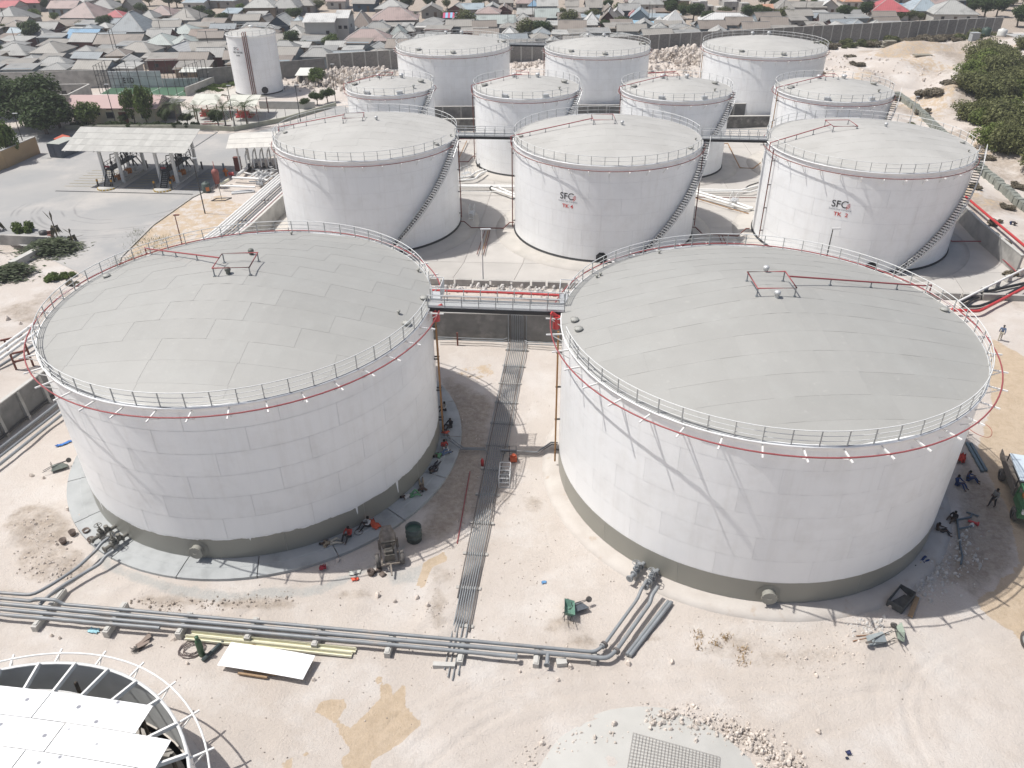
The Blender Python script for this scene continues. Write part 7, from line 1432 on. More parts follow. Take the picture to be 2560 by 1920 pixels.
# football pitch with netted fence
sheet('football_pitch', [(-92.4, 185.5), (-72.0, 182.6), (-69.9, 192.1), (-92.6, 191.5)], GZ + .04, mat('green turf', (.055, .125, .075), .9, (.07, .14, .085), .3, .7)); WL = mat('pitch line', (.5, .55, .5), .8)
for k, (a, c) in enumerate((((-88.5, 185.4), (-88.2, 191.4)), ((-81.8, 184.4), (-80.9, 191.5)), ((-74.8, 183.4), (-73.6, 191.8)), ((-84.5, 185.2), (-79.5, 184.6)))): b = MB(); b.bar((*a, GZ + .06), (*c, GZ + .06), .16, .012); b.build('pitch_line', WL, None, kind='structure')
fe = thing('net_fence', 'tall dark net fence posts round the football pitch', 'fence', (-92.4, 185.4, GZ)); NP = []
for A, C, n_ in (((0, 0), (20.4, -2.9), 10), ((20.4, -2.9), (22.6, 6.6), 6), ((-.2, 6.2), (22.6, 6.6), 10), ((0, 0), (-.2, 6.2), 4)):
    for k in range(n_ + 1): x = A[0] + (C[0] - A[0]) * k / n_; y = A[1] + (C[1] - A[1]) * k / n_; b = MB(); b.bar((x, y, 0), (x, y, 6.0), .09); b.build('post', DARKM, fe)
    b = MB()
    for z in (2.0, 4.0, 6.0): b.bar((*A, z), (*C, z), .05)
    b.build('wire', DARKM, fe)
wt = MB()
cu = bpy.data.curves.new('t', 'FONT'); cu.body = 'E I D'; cu.size = 1.7; cu.offset = .05; cu.align_x = 'CENTER'; o = bpy.data.objects.new('t', cu); COL.objects.link(o); dg = bpy.context.evaluated_depsgraph_get(); me = bpy.data.meshes.new_from_object(o.evaluated_get(dg)); bpy.data.objects.remove(o); me.materials.clear(); me.materials.append(TEXTD)
o = link('wall_lettering', me, None, (-88.2, 191.62, .75), 0, 'black hand painted letters on the whitewashed pitch wall', 'lettering'); o.rotation_euler = (R_(90), 0, 0); o.scale = (.72, 1, 1)
t = thing('stand_roof', 'white mono roof shelter at the far side of the football pitch', 'shelter', (-76.6, 193.2, GZ)); b = MB(); b.box((3.4, 1.4, 3.2), (7.0, 3.4, .1), 0, 0, (.12, 0, 0)); b.build('roof', mat('stand sheet', (.60, .61, .57), .7), t); b = MB()
for x in (.2, 3.4, 6.6): b.bar((x, .2, 0), (x, .2, 3.0), .12); b.bar((x, 2.8, 0), (x, 2.8, 3.3), .12)
b.build('post', DARKM, t)
# gabion row on the right and the buildings at the upper right corner
gb = thing('gabion_row', 'crooked row of grey green gabion baskets along the right-hand sand road', 'barrier', (81, 172, GZ)); gp = [Vector((83.3, 175.4, 0)), Vector((82.6, 164.9, 0)), Vector((79.3, 146.4, 0)), Vector((74.8, 119.2, 0)), Vector((72.6, 104, 0)), Vector((70.5, 92, 0))]; gm_ = mat('gabion mesh', (.27, .285, .25), .9, (.17, .18, .16), 3, .9, bump=.5, bs=6, rv=.12)
for a, c in zip(gp[:-1], gp[1:]):
    n_ = round((c - a).length / 1.35)
    for k in range(n_):
        p = a.lerp(c, (k + .5) / n_); z = ground_z(p.x, p.y); b = MB(); b.box((0, 0, .5), (1.05, 1.25, 1.1), 0, 0, (rnd.uniform(-.12, .12), rnd.uniform(-.12, .12), 0)); b.box((0, 0, 1.05), (.8, 1.0, .1)); b.build('basket', gm_, gb, p + Vector((rnd.uniform(-.15, .15), 0, z)) - Vector((81, 172, GZ)), math.atan2((c - a).y, (c - a).x) + 1.57 + rnd.uniform(-.12, .12))
for lab, p, sx, sy, h, rc in (('low flat roofed pale building at the upper right corner', (143, 226), 16, 7, 2.6, (.42, .42, .41)), ('white flat roofed shed at the right picture edge', (160, 247), 12, 9, 3.2, (.66, .66, .63))):
    t = thing('shed', lab, 'shed', (*p, ground_z(*p))); b = MB(); b.box((0, 0, h / 2), (sx, sy, h)); b.build('wall', CONCL, t); b = MB(); b.box((0, 0, h + .06), (sx + .8, sy + .8, .12)); b.build('roof', mat('flat roof', rc, .8), t)
for lab, x, y, r_, h, c in (('dark green water tank between pale tanks at the upper right', 127.5, 226.5, 1.15, 2.2, (.04, .07, .055)), ('white water tank right of the dark green one', 131.5, 226.0, 1.0, 2.0, (.66, .66, .63)), ('larger white water tank nearest the flat shed', 134.5, 231, 1.2, 2.5, (.66, .66, .63))):
    b = MB(); b.lathe([(.001, 0), (r_, 0), (r_ * 1.03, h * .3), (r_, h * .33), (r_ * 1.03, h * .6), (r_, h * .63), (r_, h * .88), (r_ * .55, h * .97), (.35, h), (.35, h + .1), (.001, h + .12)], 18); tag(b.build('water_tank', mat('tank plastic', c, .5), None, (x, y, ground_z(x, y))), lab, 'water tank')
b = MB(); b.box((0, 0, .9), (2.0, 1.8, 2.0)); b.box((0, 0, 1.95), (2.2, 2.0, .1)); tag(b.build('pump_box', mat('grey box', (.36, .38, .39), .7), None, (123.6, 224.5, ground_z(123, 224))), 'grey block hut left of the dark green water tank', 'hut')
for k, (u, v, n_) in enumerate(((2222, 118, 4), (2302, 140, 1))):
    t = thing('timber_stack', ['stack of weathered slabs on the far sand', 'flat weathered boards lying on the far sand'][k], 'boards', onground(u, v))
    for i in range(n_): b = MB(); b.box((rnd.uniform(-.3, .3), rnd.uniform(-.2, .2), .25 + i * .45), (4.2 - i * .5, 2.0, .3), rnd.uniform(-.1, .1)); b.build('slab', mat('grey slab', (.27, .25, .2), .9), t)
b = MB(); b.lathe([(.001, .9), (1.0, .8), (1.5, .4), (1.7, 0)], 12); b.box((1.6, .3, .5), (1.6, 1.2, .8), .4); tag(b.build('red_tarp_heap', mat('orange red tarp', (.55, .1, .04), .7, (.35, .06, .03), 2), None, at(1655, 176, GZ)), 'orange red covered heap beside the middle back tank', 'heap')
for k, (a, c) in enumerate((((1290, 178), (1362, 177)), ((1290, 186), (1362, 186)), ((1610, 183), (1750, 176)))): A = at(*a, .8); C = at(*c, .8); pipe(['upper red pipe between the left and middle back tanks', 'lower red pipe between the left and middle back tanks', 'red pipe behind the second row left of the right back tank'][k], [A, C], .14, REDP)
# ------------------------------------------------------------------ the town behind the wall
def roofm(name, c, c2=None, st=None):
    c = tuple(x * (.86 if name in ('grey', 'pale', 'beige', 'brown', 'rust', 'slate', 'pink') else .92) for x in c); m = mat('roof ' + name, c, .6, c2 or tuple(x * .86 for x in c), .35, .7, rv=.07, stain=st or tuple(x * .5 for x in c), ss=.4, stain_t=.57)
    n = m.node_tree.nodes; l = m.node_tree.links; b = n['Principled BSDF']; tc = n.new('ShaderNodeTexCoord'); wv = n.new('ShaderNodeTexWave'); wv.inputs['Scale'].default_value = .55; wv.inputs['Distortion'].default_value = .6; wv.bands_direction = 'X'; l.new(tc.outputs['Object'], wv.inputs['Vector'])
    k = n.new('ShaderNodeMapRange'); k.inputs[3].default_value = 0; k.inputs[4].default_value = .34; l.new(wv.outputs[0], k.inputs[0]); colmix(m, k.outputs[0], tuple(x * .6 for x in c)); return m
RF = dict(grey=roofm('grey', (.36, .36, .345)), pale=roofm('pale', (.49, .49, .465)), beige=roofm('beige', (.37, .35, .315)), brown=roofm('brown', (.30, .26, .225)), rust=roofm('rust', (.32, .26, .22)), pink=roofm('pink', (.43, .33, .305)), red=roofm('red', (.48, .12, .13)), blue=roofm('blue', (.17, .33, .49)), sky=roofm('sky', (.38, .45, .49)), slate=roofm('slate', (.32, .355, .375)), green=roofm('green', (.41, .455, .43)), white=roofm('white', (.66, .66, .64)), orange=roofm('orange', (.56, .31, .2)))
WL_ = dict(bluegrey=mat('blue grey render', (.26, .31, .34), .85, (.2, .24, .27), .5), grey=mat('grey render', (.30, .295, .28), .85, (.22, .215, .2), .5), white=mat('pale render', (.52, .51, .48), .85, (.44, .43, .4), .5), brown=mat('mud render', (.29, .23, .17), .85, (.2, .16, .12), .5), darkred=mat('dark red boards', (.13, .05, .045), .8), navy=mat('navy boards', (.045, .08, .12), .8))
RN = dict(grey='grey', pale='pale', beige='beige', brown='brown', rust='rust brown', pink='faded pink', red='red', blue='bright blue', sky='light blue', slate='slate blue', green='pale green', white='white', orange='orange'); WN = dict(bluegrey='blue grey', grey='grey', white='pale', brown='mud brown', darkred='dark red', navy='navy')
HOUSES = []
def house_root(w_, d, h, rise, kind, rc, wc, win=3):
    root = bpy.data.objects.new('house', None); COL.objects.link(root); o_ = .45
    b = MB(); b.box((w_ / 2, d / 2, h / 2 - .3), (w_, d, h + .6)); V = [(-o_, -o_, h - .1), (w_ + o_, -o_, h - .1), (w_ + o_, d + o_, h - .1), (-o_, d + o_, h - .1)]; z = h + rise; rb = MB()
    if kind == 'hip':
        r0 = min(w_, d) / 2 * .98; P = [(r0, d / 2, z), (w_ - r0, d / 2, z)] if w_ >= d else [(w_ / 2, r0, z), (w_ / 2, d - r0, z)]
        V += P; F = [(0, 1, 5, 4), (1, 2, 5), (2, 3, 4, 5), (3, 0, 4)] if w_ >= d else [(0, 1, 4), (1, 2, 5, 4), (2, 3, 5), (3, 0, 4, 5)]
    elif kind == 'gx':
        V += [(-o_, d / 2, z), (w_ + o_, d / 2, z)]; F = [(0, 1, 5, 4), (2, 3, 4, 5)]; b.add([(0.01, 0, h), (0.01, d, h), (0.01, d / 2, z - .15), (w_ - .01, 0, h), (w_ - .01, d, h), (w_ - .01, d / 2, z - .15)], [(0, 2, 1), (3, 4, 5)])
    elif kind == 'gy':
        V += [(w_ / 2, -o_, z), (w_ / 2, d + o_, z)]; F = [(1, 2, 5, 4), (3, 0, 4, 5)]; b.add([(0, .01, h), (w_, .01, h), (w_ / 2, .01, z - .15), (0, d - .01, h), (w_, d - .01, h), (w_ / 2, d - .01, z - .15)], [(0, 1, 2), (3, 5, 4)])
    else:
        V = [(-o_, -o_, h - .1), (w_ + o_, -o_, h - .1), (w_ + o_, d + o_, h + rise * .5), (-o_, d + o_, h + rise * .5)]; F = [(0, 1, 2, 3)]
    n = len(V); V2 = V + [(x, y, zz_ - .1) for x, y, zz_ in V]; F2 = F + [tuple(i + n for i in f[::-1]) for f in F] + [(i, n + i, n + (i + 1) % 4, (i + 1) % 4) for i in range(4)]
    rb.add(V2, F2); link('wall', b.mesh('wall', WL_[wc]), root); rf = link('roof', rb.mesh('roof', RF[rc]), root)
    if kind in ('hip', 'gx', 'gy'):
        b = MB(); p, q = V[4], V[5]
        if (Vector(p) - Vector(q)).length > .3: b.bar(p, q, .3, .1)
        if kind == 'hip':
            for i, j in (((0, 4), (1, 5), (2, 5), (3, 4)) if w_ >= d else ((0, 4), (1, 4), (2, 5), (3, 5))): b.bar(V[i], V[j], .22, .08)
        b.build('ridge_cap', RF['pale'] if rc not in ('white', 'pale') else RF['grey'], rf)
    wm = MB(); wm.box((0, -.03, 0), (.9, .1, .9)); wme = WINM
    for k in range(win):
        x = w_ * (k + .7) / (win + .4)
        if k == win // 2: link('door', DOORM, root, (x, 0, 0))
        else: link('window', WINM, root, (x, 0, h * .58))
    return root
b = MB(); b.box((0, -.03, 0), (.95, .1, .85)); WINM = b.mesh('window', BLACK); b = MB(); b.box((0, -.03, .95), (.95, .1, 2.0)); DOORM = b.mesh('door', mat('brown boards', (.12, .08, .055), .8))
taken = []
def place_house(x, y, w_, d, h, rise, kind, rc, wc, rz=0.0, win=3, proto=None):
    r = house_root(w_, d, h, rise, kind, rc, wc, win) if proto is None else copy_tree(proto)
    r.location = (x, y, GZ); r.rotation_euler = (0, 0, rz); taken.append((x + w_ / 2 * math.cos(rz) - d / 2 * math.sin(rz), y + d / 2 * math.cos(rz) + w_ / 2 * math.sin(rz), max(w_, d) * .5, min(w_, d) * .5, w_, d)); HOUSES.append((r, kind, rc, wc, w_)); return r
rh = random.Random(77)
HL = [(0, 1440, 1880, 555, 13, 3.2, 4.6, 'hip', 'slate', 'bluegrey'), (0, 890, 1280, 610, 7, 2.6, 2.0, 'gx', 'blue', 'grey'), (0, 805, 1285, 350, 13, 3.0, 4.0, 'hip', 'pink', 'bluegrey'), (0, 1250, 1830, 690, 8, 2.6, 1.8, 'gx', 'brown', 'grey'), (0, 1550, 2000, 815, 7, 3.0, 1.8, 'hip', 'beige', 'bluegrey'), (0, 430, 800, 820, 9, 2.8, 2.0, 'hip', 'beige', 'bluegrey'), (0, 950, 1240, 800, 6, 2.2, 1.5, 'hip', 'grey', 'brown'), (0, -60, 380, 830, 8, 2.4, 2.2, 'hip', 'grey', 'darkred'), (0, -80, 230, 200, 8, 2.8, 1.8, 'gx', 'red', 'white'), (0, 200, 545, 155, 9, 3.2, 2.0, 'gx', 'red', 'grey'), (0, 640, 1000, 205, 8, 2.6, 2.0, 'gx', 'pink', 'bluegrey'), (0, 1340, 1610, 320, 7, 2.4, 1.8, 'hip', 'red', 'white'), (0, -120, 290, 390, 12, 2.8, 3.6, 'hip', 'grey', 'grey'),
 (0, 570, 990, 440, 7, 2.4, 1.6, 'mono', 'brown', 'brown'), (0, 740, 1160, 120, 12, 2.8, 3.4, 'hip', 'pale', 'grey'), (0, 1150, 1480, 225, 10, 2.8, 3.0, 'hip', 'grey', 'grey'), (0, 1590, 1760, 210, 8, 2.6, 3.0, 'gy', 'beige', 'grey'), (0, 1900, 2230, 300, 9, 2.6, 2.4, 'hip', 'pink', 'grey'), (0, 120, 300, 545, 6, 2.2, 1.6, 'gx', 'sky', 'grey'), (0, -60, 120, 610, 6, 2.2, 1.4, 'mono', 'rust', 'bluegrey'), (0, -20, 360, 660, 6, 2.6, 1.2, 'mono', 'pale', 'darkred'), (0, 1940, 2230, 570, 7, 2.4, 1.6, 'gx', 'pale', 'grey'), (0, 1850, 2240, 700, 9, 2.6, 2.2, 'hip', 'green', 'grey'), (0, 520, 830, 700, 6, 2.4, 1.4, 'mono', 'beige', 'darkred'), (0, 840, 1270, 500, 5, 2.2, .9, 'mono', 'pale', 'grey'), (0, 1260, 1440, 450, 4, 2.2, 1.2, 'hip', 'pale', 'white'), (0, 1820, 2010, 330, 6, 2.4, 2.0, 'hip', 'grey', 'brown'), (0, 1200, 1430, 815, 5, 2.2, 1.2, 'mono', 'beige', 'brown'), (0, 1260, 1480, 745, 4, 2.2, 1.0, 'mono', 'grey', 'darkred'),
 (1, -20, 330, 375, 11, 2.8, 3.0, 'hip', 'beige', 'bluegrey'), (1, 400, 850, 105, 12, 2.8, 3.6, 'hip', 'sky', 'grey'), (1, 160, 420, 140, 7, 2.8, 1.2, 'mono', 'sky', 'white'), (1, 950, 1340, 235, 10, 3.4, 3.4, 'hip', 'pale', 'brown'), (1, 1290, 1630, 215, 11, 2.8, 4.0, 'hip', 'grey', 'grey'), (1, 1620, 1830, 170, 7, 2.6, 2.2, 'hip', 'beige', 'grey'), (1, 250, 690, 790, 7, 2.8, 1.6, 'gx', 'beige', 'bluegrey'), (1, -60, 175, 830, 7, 2.8, 1.8, 'gy', 'white', 'bluegrey'), (1, -20, 330, 550, 8, 2.6, 2.0, 'hip', 'green', 'darkred'), (1, 380, 680, 430, 8, 2.4, 1.6, 'gx', 'brown', 'brown'), (1, 240, 560, 580, 8, 2.4, 1.4, 'gx', 'rust', 'brown'), (1, 1260, 1520, 450, 8, 2.8, 2.6, 'gy', 'pale', 'navy'), (1, 1520, 1720, 440, 6, 2.8, 2.0, 'hip', 'sky', 'navy'), (1, 660, 860, 265, 6, 2.4, 1.6, 'mono', 'sky', 'grey'), (1, 2000, 2240, 120, 8, 2.8, 2.0, 'gx', 'pink', 'white'), (1, -40, 280, 690, 8, 2.4, 2.0, 'hip', 'green', 'white'), (1, 1130, 1260, 400, 6, 2.2, 2.2, 'gy', 'beige', 'brown'), (1, 960, 1200, 280, 5, 2.2, .8, 'mono', 'pale', 'grey'), (1, 1560, 1780, 710, 5, 2.2, 1.0, 'gx', 'pale', 'white'), (1, 1990, 2240, 720, 6, 2.4, 1.0, 'gx', 'pale', 'white'),
 (2, 350, 960, 400, 11, 3.2, 3.0, 'hip', 'pink', 'grey'), (2, 20, 590, 660, 8, 2.8, 2.4, 'hip', 'pink', 'white'), (2, 105, 355, 460, 9, 2.4, 4.0, 'hip', 'rust', 'grey'), (2, 410, 790, 215, 9, 2.6, 2.4, 'hip', 'pale', 'grey'), (2, 120, 410, 150, 7, 2.8, 1.6, 'gx', 'beige', 'navy'), (2, 920, 1250, 480, 8, 2.8, .4, 'mono', 'grey', 'white'), (2, 600, 780, 560, 7, 2.2, 2.4, 'hip', 'green', 'white'), (2, 780, 910, 500, 5, 2.2, 1.6, 'hip', 'pale', 'white'), (2, 1700, 2000, 285, 8, 2.8, 1.6, 'hip', 'pink', 'white'), (2, 1720, 2220, 430, 9, 2.8, 1.8, 'gx', 'green', 'bluegrey'), (2, 1300, 1440, 430, 6, 2.0, 1.6, 'gy', 'rust', 'brown'), (2, 1445, 1560, 430, 6, 2.0, 1.6, 'gy', 'rust', 'brown'), (2, 1565, 1700, 430, 6, 2.0, 1.6, 'gy', 'brown', 'brown'), (2, 2030, 2220, 560, 6, 2.2, 2.0, 'hip', 'white', 'white'), (2, 1000, 1260, 240, 8, 2.4, 1.8, 'gy', 'beige', 'grey'), (2, 1330, 1550, 225, 7, 2.4, 1.6, 'gy', 'pale', 'darkred'), (2, 1520, 1800, 215, 8, 2.4, 1.4, 'gx', 'sky', 'grey'), (2, 1810, 2030, 220, 7, 2.4, 1.6, 'gy', 'pale', 'bluegrey'), (2, 1960, 2160, 240, 7, 2.4, 1.6, 'gy', 'rust', 'darkred'), (2, 1870, 2000, 110, 6, 2.4, 1.6, 'gy', 'beige', 'grey'), (2, 2010, 2170, 125, 6, 2.4, 1.6, 'gx', 'beige', 'grey'), (2, 460, 890, 440, 5, 2.2, .8, 'mono', 'pale', 'grey'), (2, 380, 540, 440, 4, 2.2, 1.4, 'gy', 'pale', 'brown'),
 (3, 0, 310, 140, 9, 2.6, 2.2, 'hip', 'pink', 'grey'), (3, 160, 290, 160, 5, 2.2, 1.8, 'hip', 'blue', 'grey'), (3, 280, 540, 180, 8, 2.6, 1.6, 'gx', 'pale', 'navy'), (3, 260, 560, 340, 9, 2.6, 2.2, 'gx', 'green', 'navy'), (3, 910, 1110, 200, 8, 2.6, 2.0, 'gx', 'beige', 'navy'), (3, 1330, 1600, 240, 8, 2.6, 1.6, 'gx', 'grey', 'navy'), (3, 1470, 1910, 165, 14, 2.8, 5.0, 'hip', 'pale', 'white'), (3, 1390, 1540, 115, 9, 2.6, 3.5, 'hip', 'pink', 'white'), (3, 550, 900, 500, 8, 2.6, 2.0, 'gx', 'brown', 'white'), (3, 400, 1060, 440, 6, 2.6, .8, 'mono', 'pale', 'white'), (3, 900, 1060, 390, 6, 2.4, 2.4, 'hip', 'white', 'white'), (3, 1080, 1280, 380, 9, 2.6, 2.6, 'gy', 'brown', 'darkred'), (3, 1450, 1560, 290, 5, 2.2, 1.6, 'hip', 'red', 'grey'), (3, 1470, 1700, 330, 8, 2.4, 2.4, 'gy', 'sky', 'bluegrey'), (3, 670, 950, 255, 6, 2.4, 1.2, 'mono', 'beige', 'grey'), (3, 780, 1060, 330, 6, 2.4, .6, 'mono', 'sky', 'grey'), (3, 20, 250, 280, 7, 2.4, 1.4, 'gx', 'pale', 'white'), (3, 640, 800, 175, 7, 2.4, 1.4, 'gx', 'beige', 'grey'), (3, 1140, 1270, 230, 6, 2.2, 1.6, 'gy', 'brown', 'white'), (3, 1210, 1370, 290, 6, 2.2, 1.8, 'gy', 'white', 'white'), (3, 1600, 1780, 270, 6, 2.2, 1.0, 'mono', 'beige', 'grey'), (3, 1780, 2000, 240, 5, 2.2, .8, 'mono', 'rust', 'brown'), (3, 1880, 2230, 110, 8, 2.8, 1.4, 'gx', 'grey', 'brown'), (3, 1720, 2120, 330, 6, 2.4, .8, 'mono', 'sky', 'grey'),
 (4, 140, 850, 390, 9, 2.6, 2.0, 'hip', 'white', 'grey'), (4, 1010, 1170, 205, 6, 2.4, 1.0, 'mono', 'orange', 'grey'), (4, 1130, 1350, 220, 9, 2.6, 2.6, 'hip', 'beige', 'grey'), (4, 1260, 1770, 205, 8, 2.8, 1.2, 'gx', 'beige', 'grey'), (4, 1700, 1910, 200, 9, 2.8, 2.2, 'gy', 'white', 'white'), (4, 1360, 1850, 290, 6, 2.4, .8, 'mono', 'pale', 'grey'), (4, 1990, 2230, 120, 8, 2.6, 2.0, 'hip', 'orange', 'white'), (4, 400, 650, 280, 6, 2.2, .8, 'mono', 'rust', 'white'), (4, 430, 680, 90, 8, 2.6, 2.6, 'hip', 'sky', 'grey'), (4, 840, 1000, 320, 5, 2.2, 1.2, 'hip', 'pale', 'white'), (4, 2020, 2230, 290, 6, 2.2, 1.2, 'gx', 'grey', 'white'),
 (5, 130, 620, 260, 12, 2.8, 3.4, 'hip', 'red', 'white'), (5, 650, 1030, 255, 11, 2.8, 3.8, 'hip', 'sky', 'white'), (5, 930, 1500, 300, 12, 2.8, 3.4, 'hip', 'pale', 'white'), (5, 0, 760, 90, 11, 3.2, 1.6, 'gx', 'white', 'grey'), (5, 900, 1180, 175, 9, 2.6, 1.8, 'gx', 'pink', 'white'), (5, 1170, 1420, 80, 3, 2.6, .2, 'mono', 'orange', 'darkred'), (5, 560, 780, 180, 5, 2.4, .6, 'mono', 'blue', 'white'), (5, 1250, 1420, 95, 5, 2.4, .8, 'mono', 'beige', 'navy')]
for (c, xa, xb, vb, d, h, rise, kind, rc, wc) in HL:
    A = at(c * 430 + xa * .1944, vb * .1944, GZ); B2 = at(c * 430 + xb * .1944, vb * .1944, GZ); w_ = (B2 - A).length * .96
    place_house(A.x, A.y, w_, d, h, rise, kind, rc, wc, math.atan2(B2.y - A.y, B2.x - A.x) + rh.uniform(-.12, .1), 2 if w_ < 8 else (3 if w_ < 14 else 5))
# the two-storey pale house
A = at(430 + 1740 * .1944, 590 * .1944, GZ); t = thing('house', 'two storey pale house with a white roof and dark windows behind the slim water tank', 'house', A, R_(-3)); b = MB(); b.box((4.3, 5, 3.0), (8.6, 10, 6.6)); b.box((10.2, 6.5, 3.4), (3.6, 8, 7.4)); b.build('wall', WL_['white'], t); b = MB(); b.add([(-.5, -.5, 6.3), (8.9, -.5, 6.3), (8.9, 5, 8.0), (-.5, 5, 8.0), (-.5, 10.5, 6.3), (8.9, 10.5, 6.3)], [(0, 1, 2, 3), (3, 2, 5, 4)]); b.add([(8.2, 2.2, 7.0), (12.4, 2.2, 7.0), (12.4, 6.5, 8.6), (8.2, 6.5, 8.6), (8.2, 11, 7.0), (12.4, 11, 7.0)], [(0, 1, 2, 3), (3, 2, 5, 4)]); b.build('roof', RF['white'], t)
for x, y, z in ((9.6, 2.45, 4.6), (11.2, 2.45, 4.6), (6.5, -.05, 3.6)): link('window', WINM, t, (x, y, z))
for z in (1.6, 4.6): o = link('window', WINM, t, (12.05, 6, z)); o.rotation_euler = (0, 0, R_(90))
taken.append((A.x + 6, A.y + 5, 7, 6, 12, 10))
# unfinished block house
A = at(1720 + 60 * .1944, 195 * .1944, GZ); t = thing('house', 'unfinished grey block house without a roof behind the right back tank', 'house', A); r = random.Random(2)
for k in range(7): b = MB(); hh = r.uniform(2.2, 4.2); b.box((1.0 + k * 2.8, 2 + (k % 3) * 2, hh / 2), (2.7, 4.0, hh)); b.build('wall', CONCL if k % 2 else CONC, t); link('window', WINM, t, (1.0 + k * 2.8, -.04 + (k % 3) * 2, 1.5))
taken.append((A.x + 9, A.y + 4, 10, 6, 20, 10))
# tents and awning
t = thing('tent', 'tall white peaked tent behind the perimeter wall', 'tent', at(1290 + 2010 * .1944, 405 * .1944, GZ)); b = MB(); b.add([(-4.5, -4, 1.4), (4.5, -4, 1.4), (5, 4, 1.4), (-5, 4, 1.4), (.4, 0, 6.2), (-4.5, -4, 0), (4.5, -4, 0)], [(0, 1, 4), (1, 2, 4), (2, 3, 4), (3, 0, 4), (5, 6, 1, 0)]); b.build('canvas', RF['white'], t)
t = thing('tent', 'low white tent left of the tall peaked tent', 'tent', at(1290 + 1830 * .1944, 385 * .1944, GZ)); b = MB(); b.add([(-2.5, -3, 1.2), (2.5, -3, 1.2), (2.5, 3, 1.2), (-2.5, 3, 1.2), (0, 0, 4.0)], [(0, 1, 4), (1, 2, 4), (2, 3, 4), (3, 0, 4)]); b.build('canvas', RF['white'], t)
for k, (xa, xb, v) in enumerate(((1370, 1600, 390), (1500, 1830, 405))):
    A = at(1290 + xa * .1944, v * .1944, GZ); B2 = at(1290 + xb * .1944, v * .1944, GZ); L = (B2 - A).length; t = thing('tarp_shelter', ['left light blue tarpaulin shelter behind the perimeter wall', 'right light blue tarpaulin shelter behind the perimeter wall'][k], 'shelter', A); b = MB(); V = []
    for i in range(9): a = math.pi * i / 8; V += [(0, 3 - 3 * math.cos(a), 2.6 * math.sin(a) ** .7), (L, 3 - 3 * math.cos(a), 2.4 * math.sin(a) ** .7)]
    b.add(V, [(2 * i, 2 * i + 1, 2 * i + 3, 2 * i + 2) for i in range(8)], smooth=True); b.build('tarpaulin', roofm('tarp blue', (.33, .52, .64)), t); taken.append((A.x + L / 2, A.y + 3, L / 2, 3, L, 6))
A = at(860 + 1275 * .1944, 330 * .1944, GZ); t = thing('striped_awning', 'red and blue striped awning behind the left back tank', 'awning', A); s_ = [mat('awning red', (.5, .08, .16), .7), mat('awning blue', (.25, .48, .66), .7)]
for k in range(7): b = MB(); b.box((k * .78 + .4, 1.4, 2.9), (.77, 3.4, .06), 0, 0, (.35, 0, 0)); b.build('stripe', s_[k % 2], t)
b = MB(); b.box((2.7, 2.6, 1.2), (5.4, .2, 2.4)); b.build('wall', WL_['navy'], t)
# filler houses in the gaps
prot = []
for k in range(22):
    rc = rh.choice(['grey', 'pale', 'pale', 'beige', 'beige', 'brown', 'rust', 'beige', 'slate', 'grey', 'brown', 'grey', 'pale']); wc = rh.choice(['bluegrey', 'grey', 'white', 'brown', 'darkred', 'grey', 'bluegrey']); kind = rh.choice(['hip', 'hip', 'gx', 'gy', 'gx', 'mono', 'mono']); w_ = rh.uniform(4, 8); d = rh.uniform(4, 7); prot.append((house_root(w_, d, rh.uniform(2.5, 3.3), rh.uniform(.9, 1.9) if kind != 'mono' else rh.uniform(.5, 1.0), kind, rc, wc, 2), w_, d, kind, rc, wc))
PWx = [p[0] for p in PW]; PWy = [p[1] for p in PW]
def wall_y(x):
    if x < -92: return 196
    if x < -68: return 197.0
    return float(np.interp(x, [-68, -44.5] + PWx, [197, 205.0] + PWy)) + 1.5
used = set(); yy = 197.0; fill = 0
while yy < 372 and fill < 190:
    half = 38 + yy * .60; x = -half
    while x < min(half, 175 + (yy - 240) * .1):
        k = rh.randrange(len(prot)); pr_, w_, d, kind, rc, wc = prot[k]; px_ = x + rh.uniform(-1, 1); py_ = yy + rh.uniform(-1.5, 1.5); cx_, cy_ = px_ + w_ / 2, py_ + d / 2
        ok = py_ > wall_y(px_) and py_ > wall_y(px_ + w_) and not (cx_ > 118 and cy_ < 285) and fill < 190
        if ok:
            for (tx, ty, a, c, tw, td) in taken:
                if abs(tx - cx_) < (tw + w_) / 2 + .1 and abs(ty - cy_) < (td + d) / 2 - .3: ok = False; break
        if ok:
            r = pr_ if k not in used else copy_tree(pr_); used.add(k); r.location = (px_, py_, GZ); r.rotation_euler = (0, 0, rh.uniform(-.18, .12)); taken.append((cx_, cy_, w_ / 2, d / 2, w_, d)); HOUSES.append((r, kind, rc, wc, w_)); fill += 1
        x += 4.5
    yy += 5.2
for k, pr_ in enumerate(prot):
    if k not in used:
        for ch in list(pr_[0].children_recursive): bpy.data.objects.remove(ch)
        bpy.data.objects.remove(pr_[0])
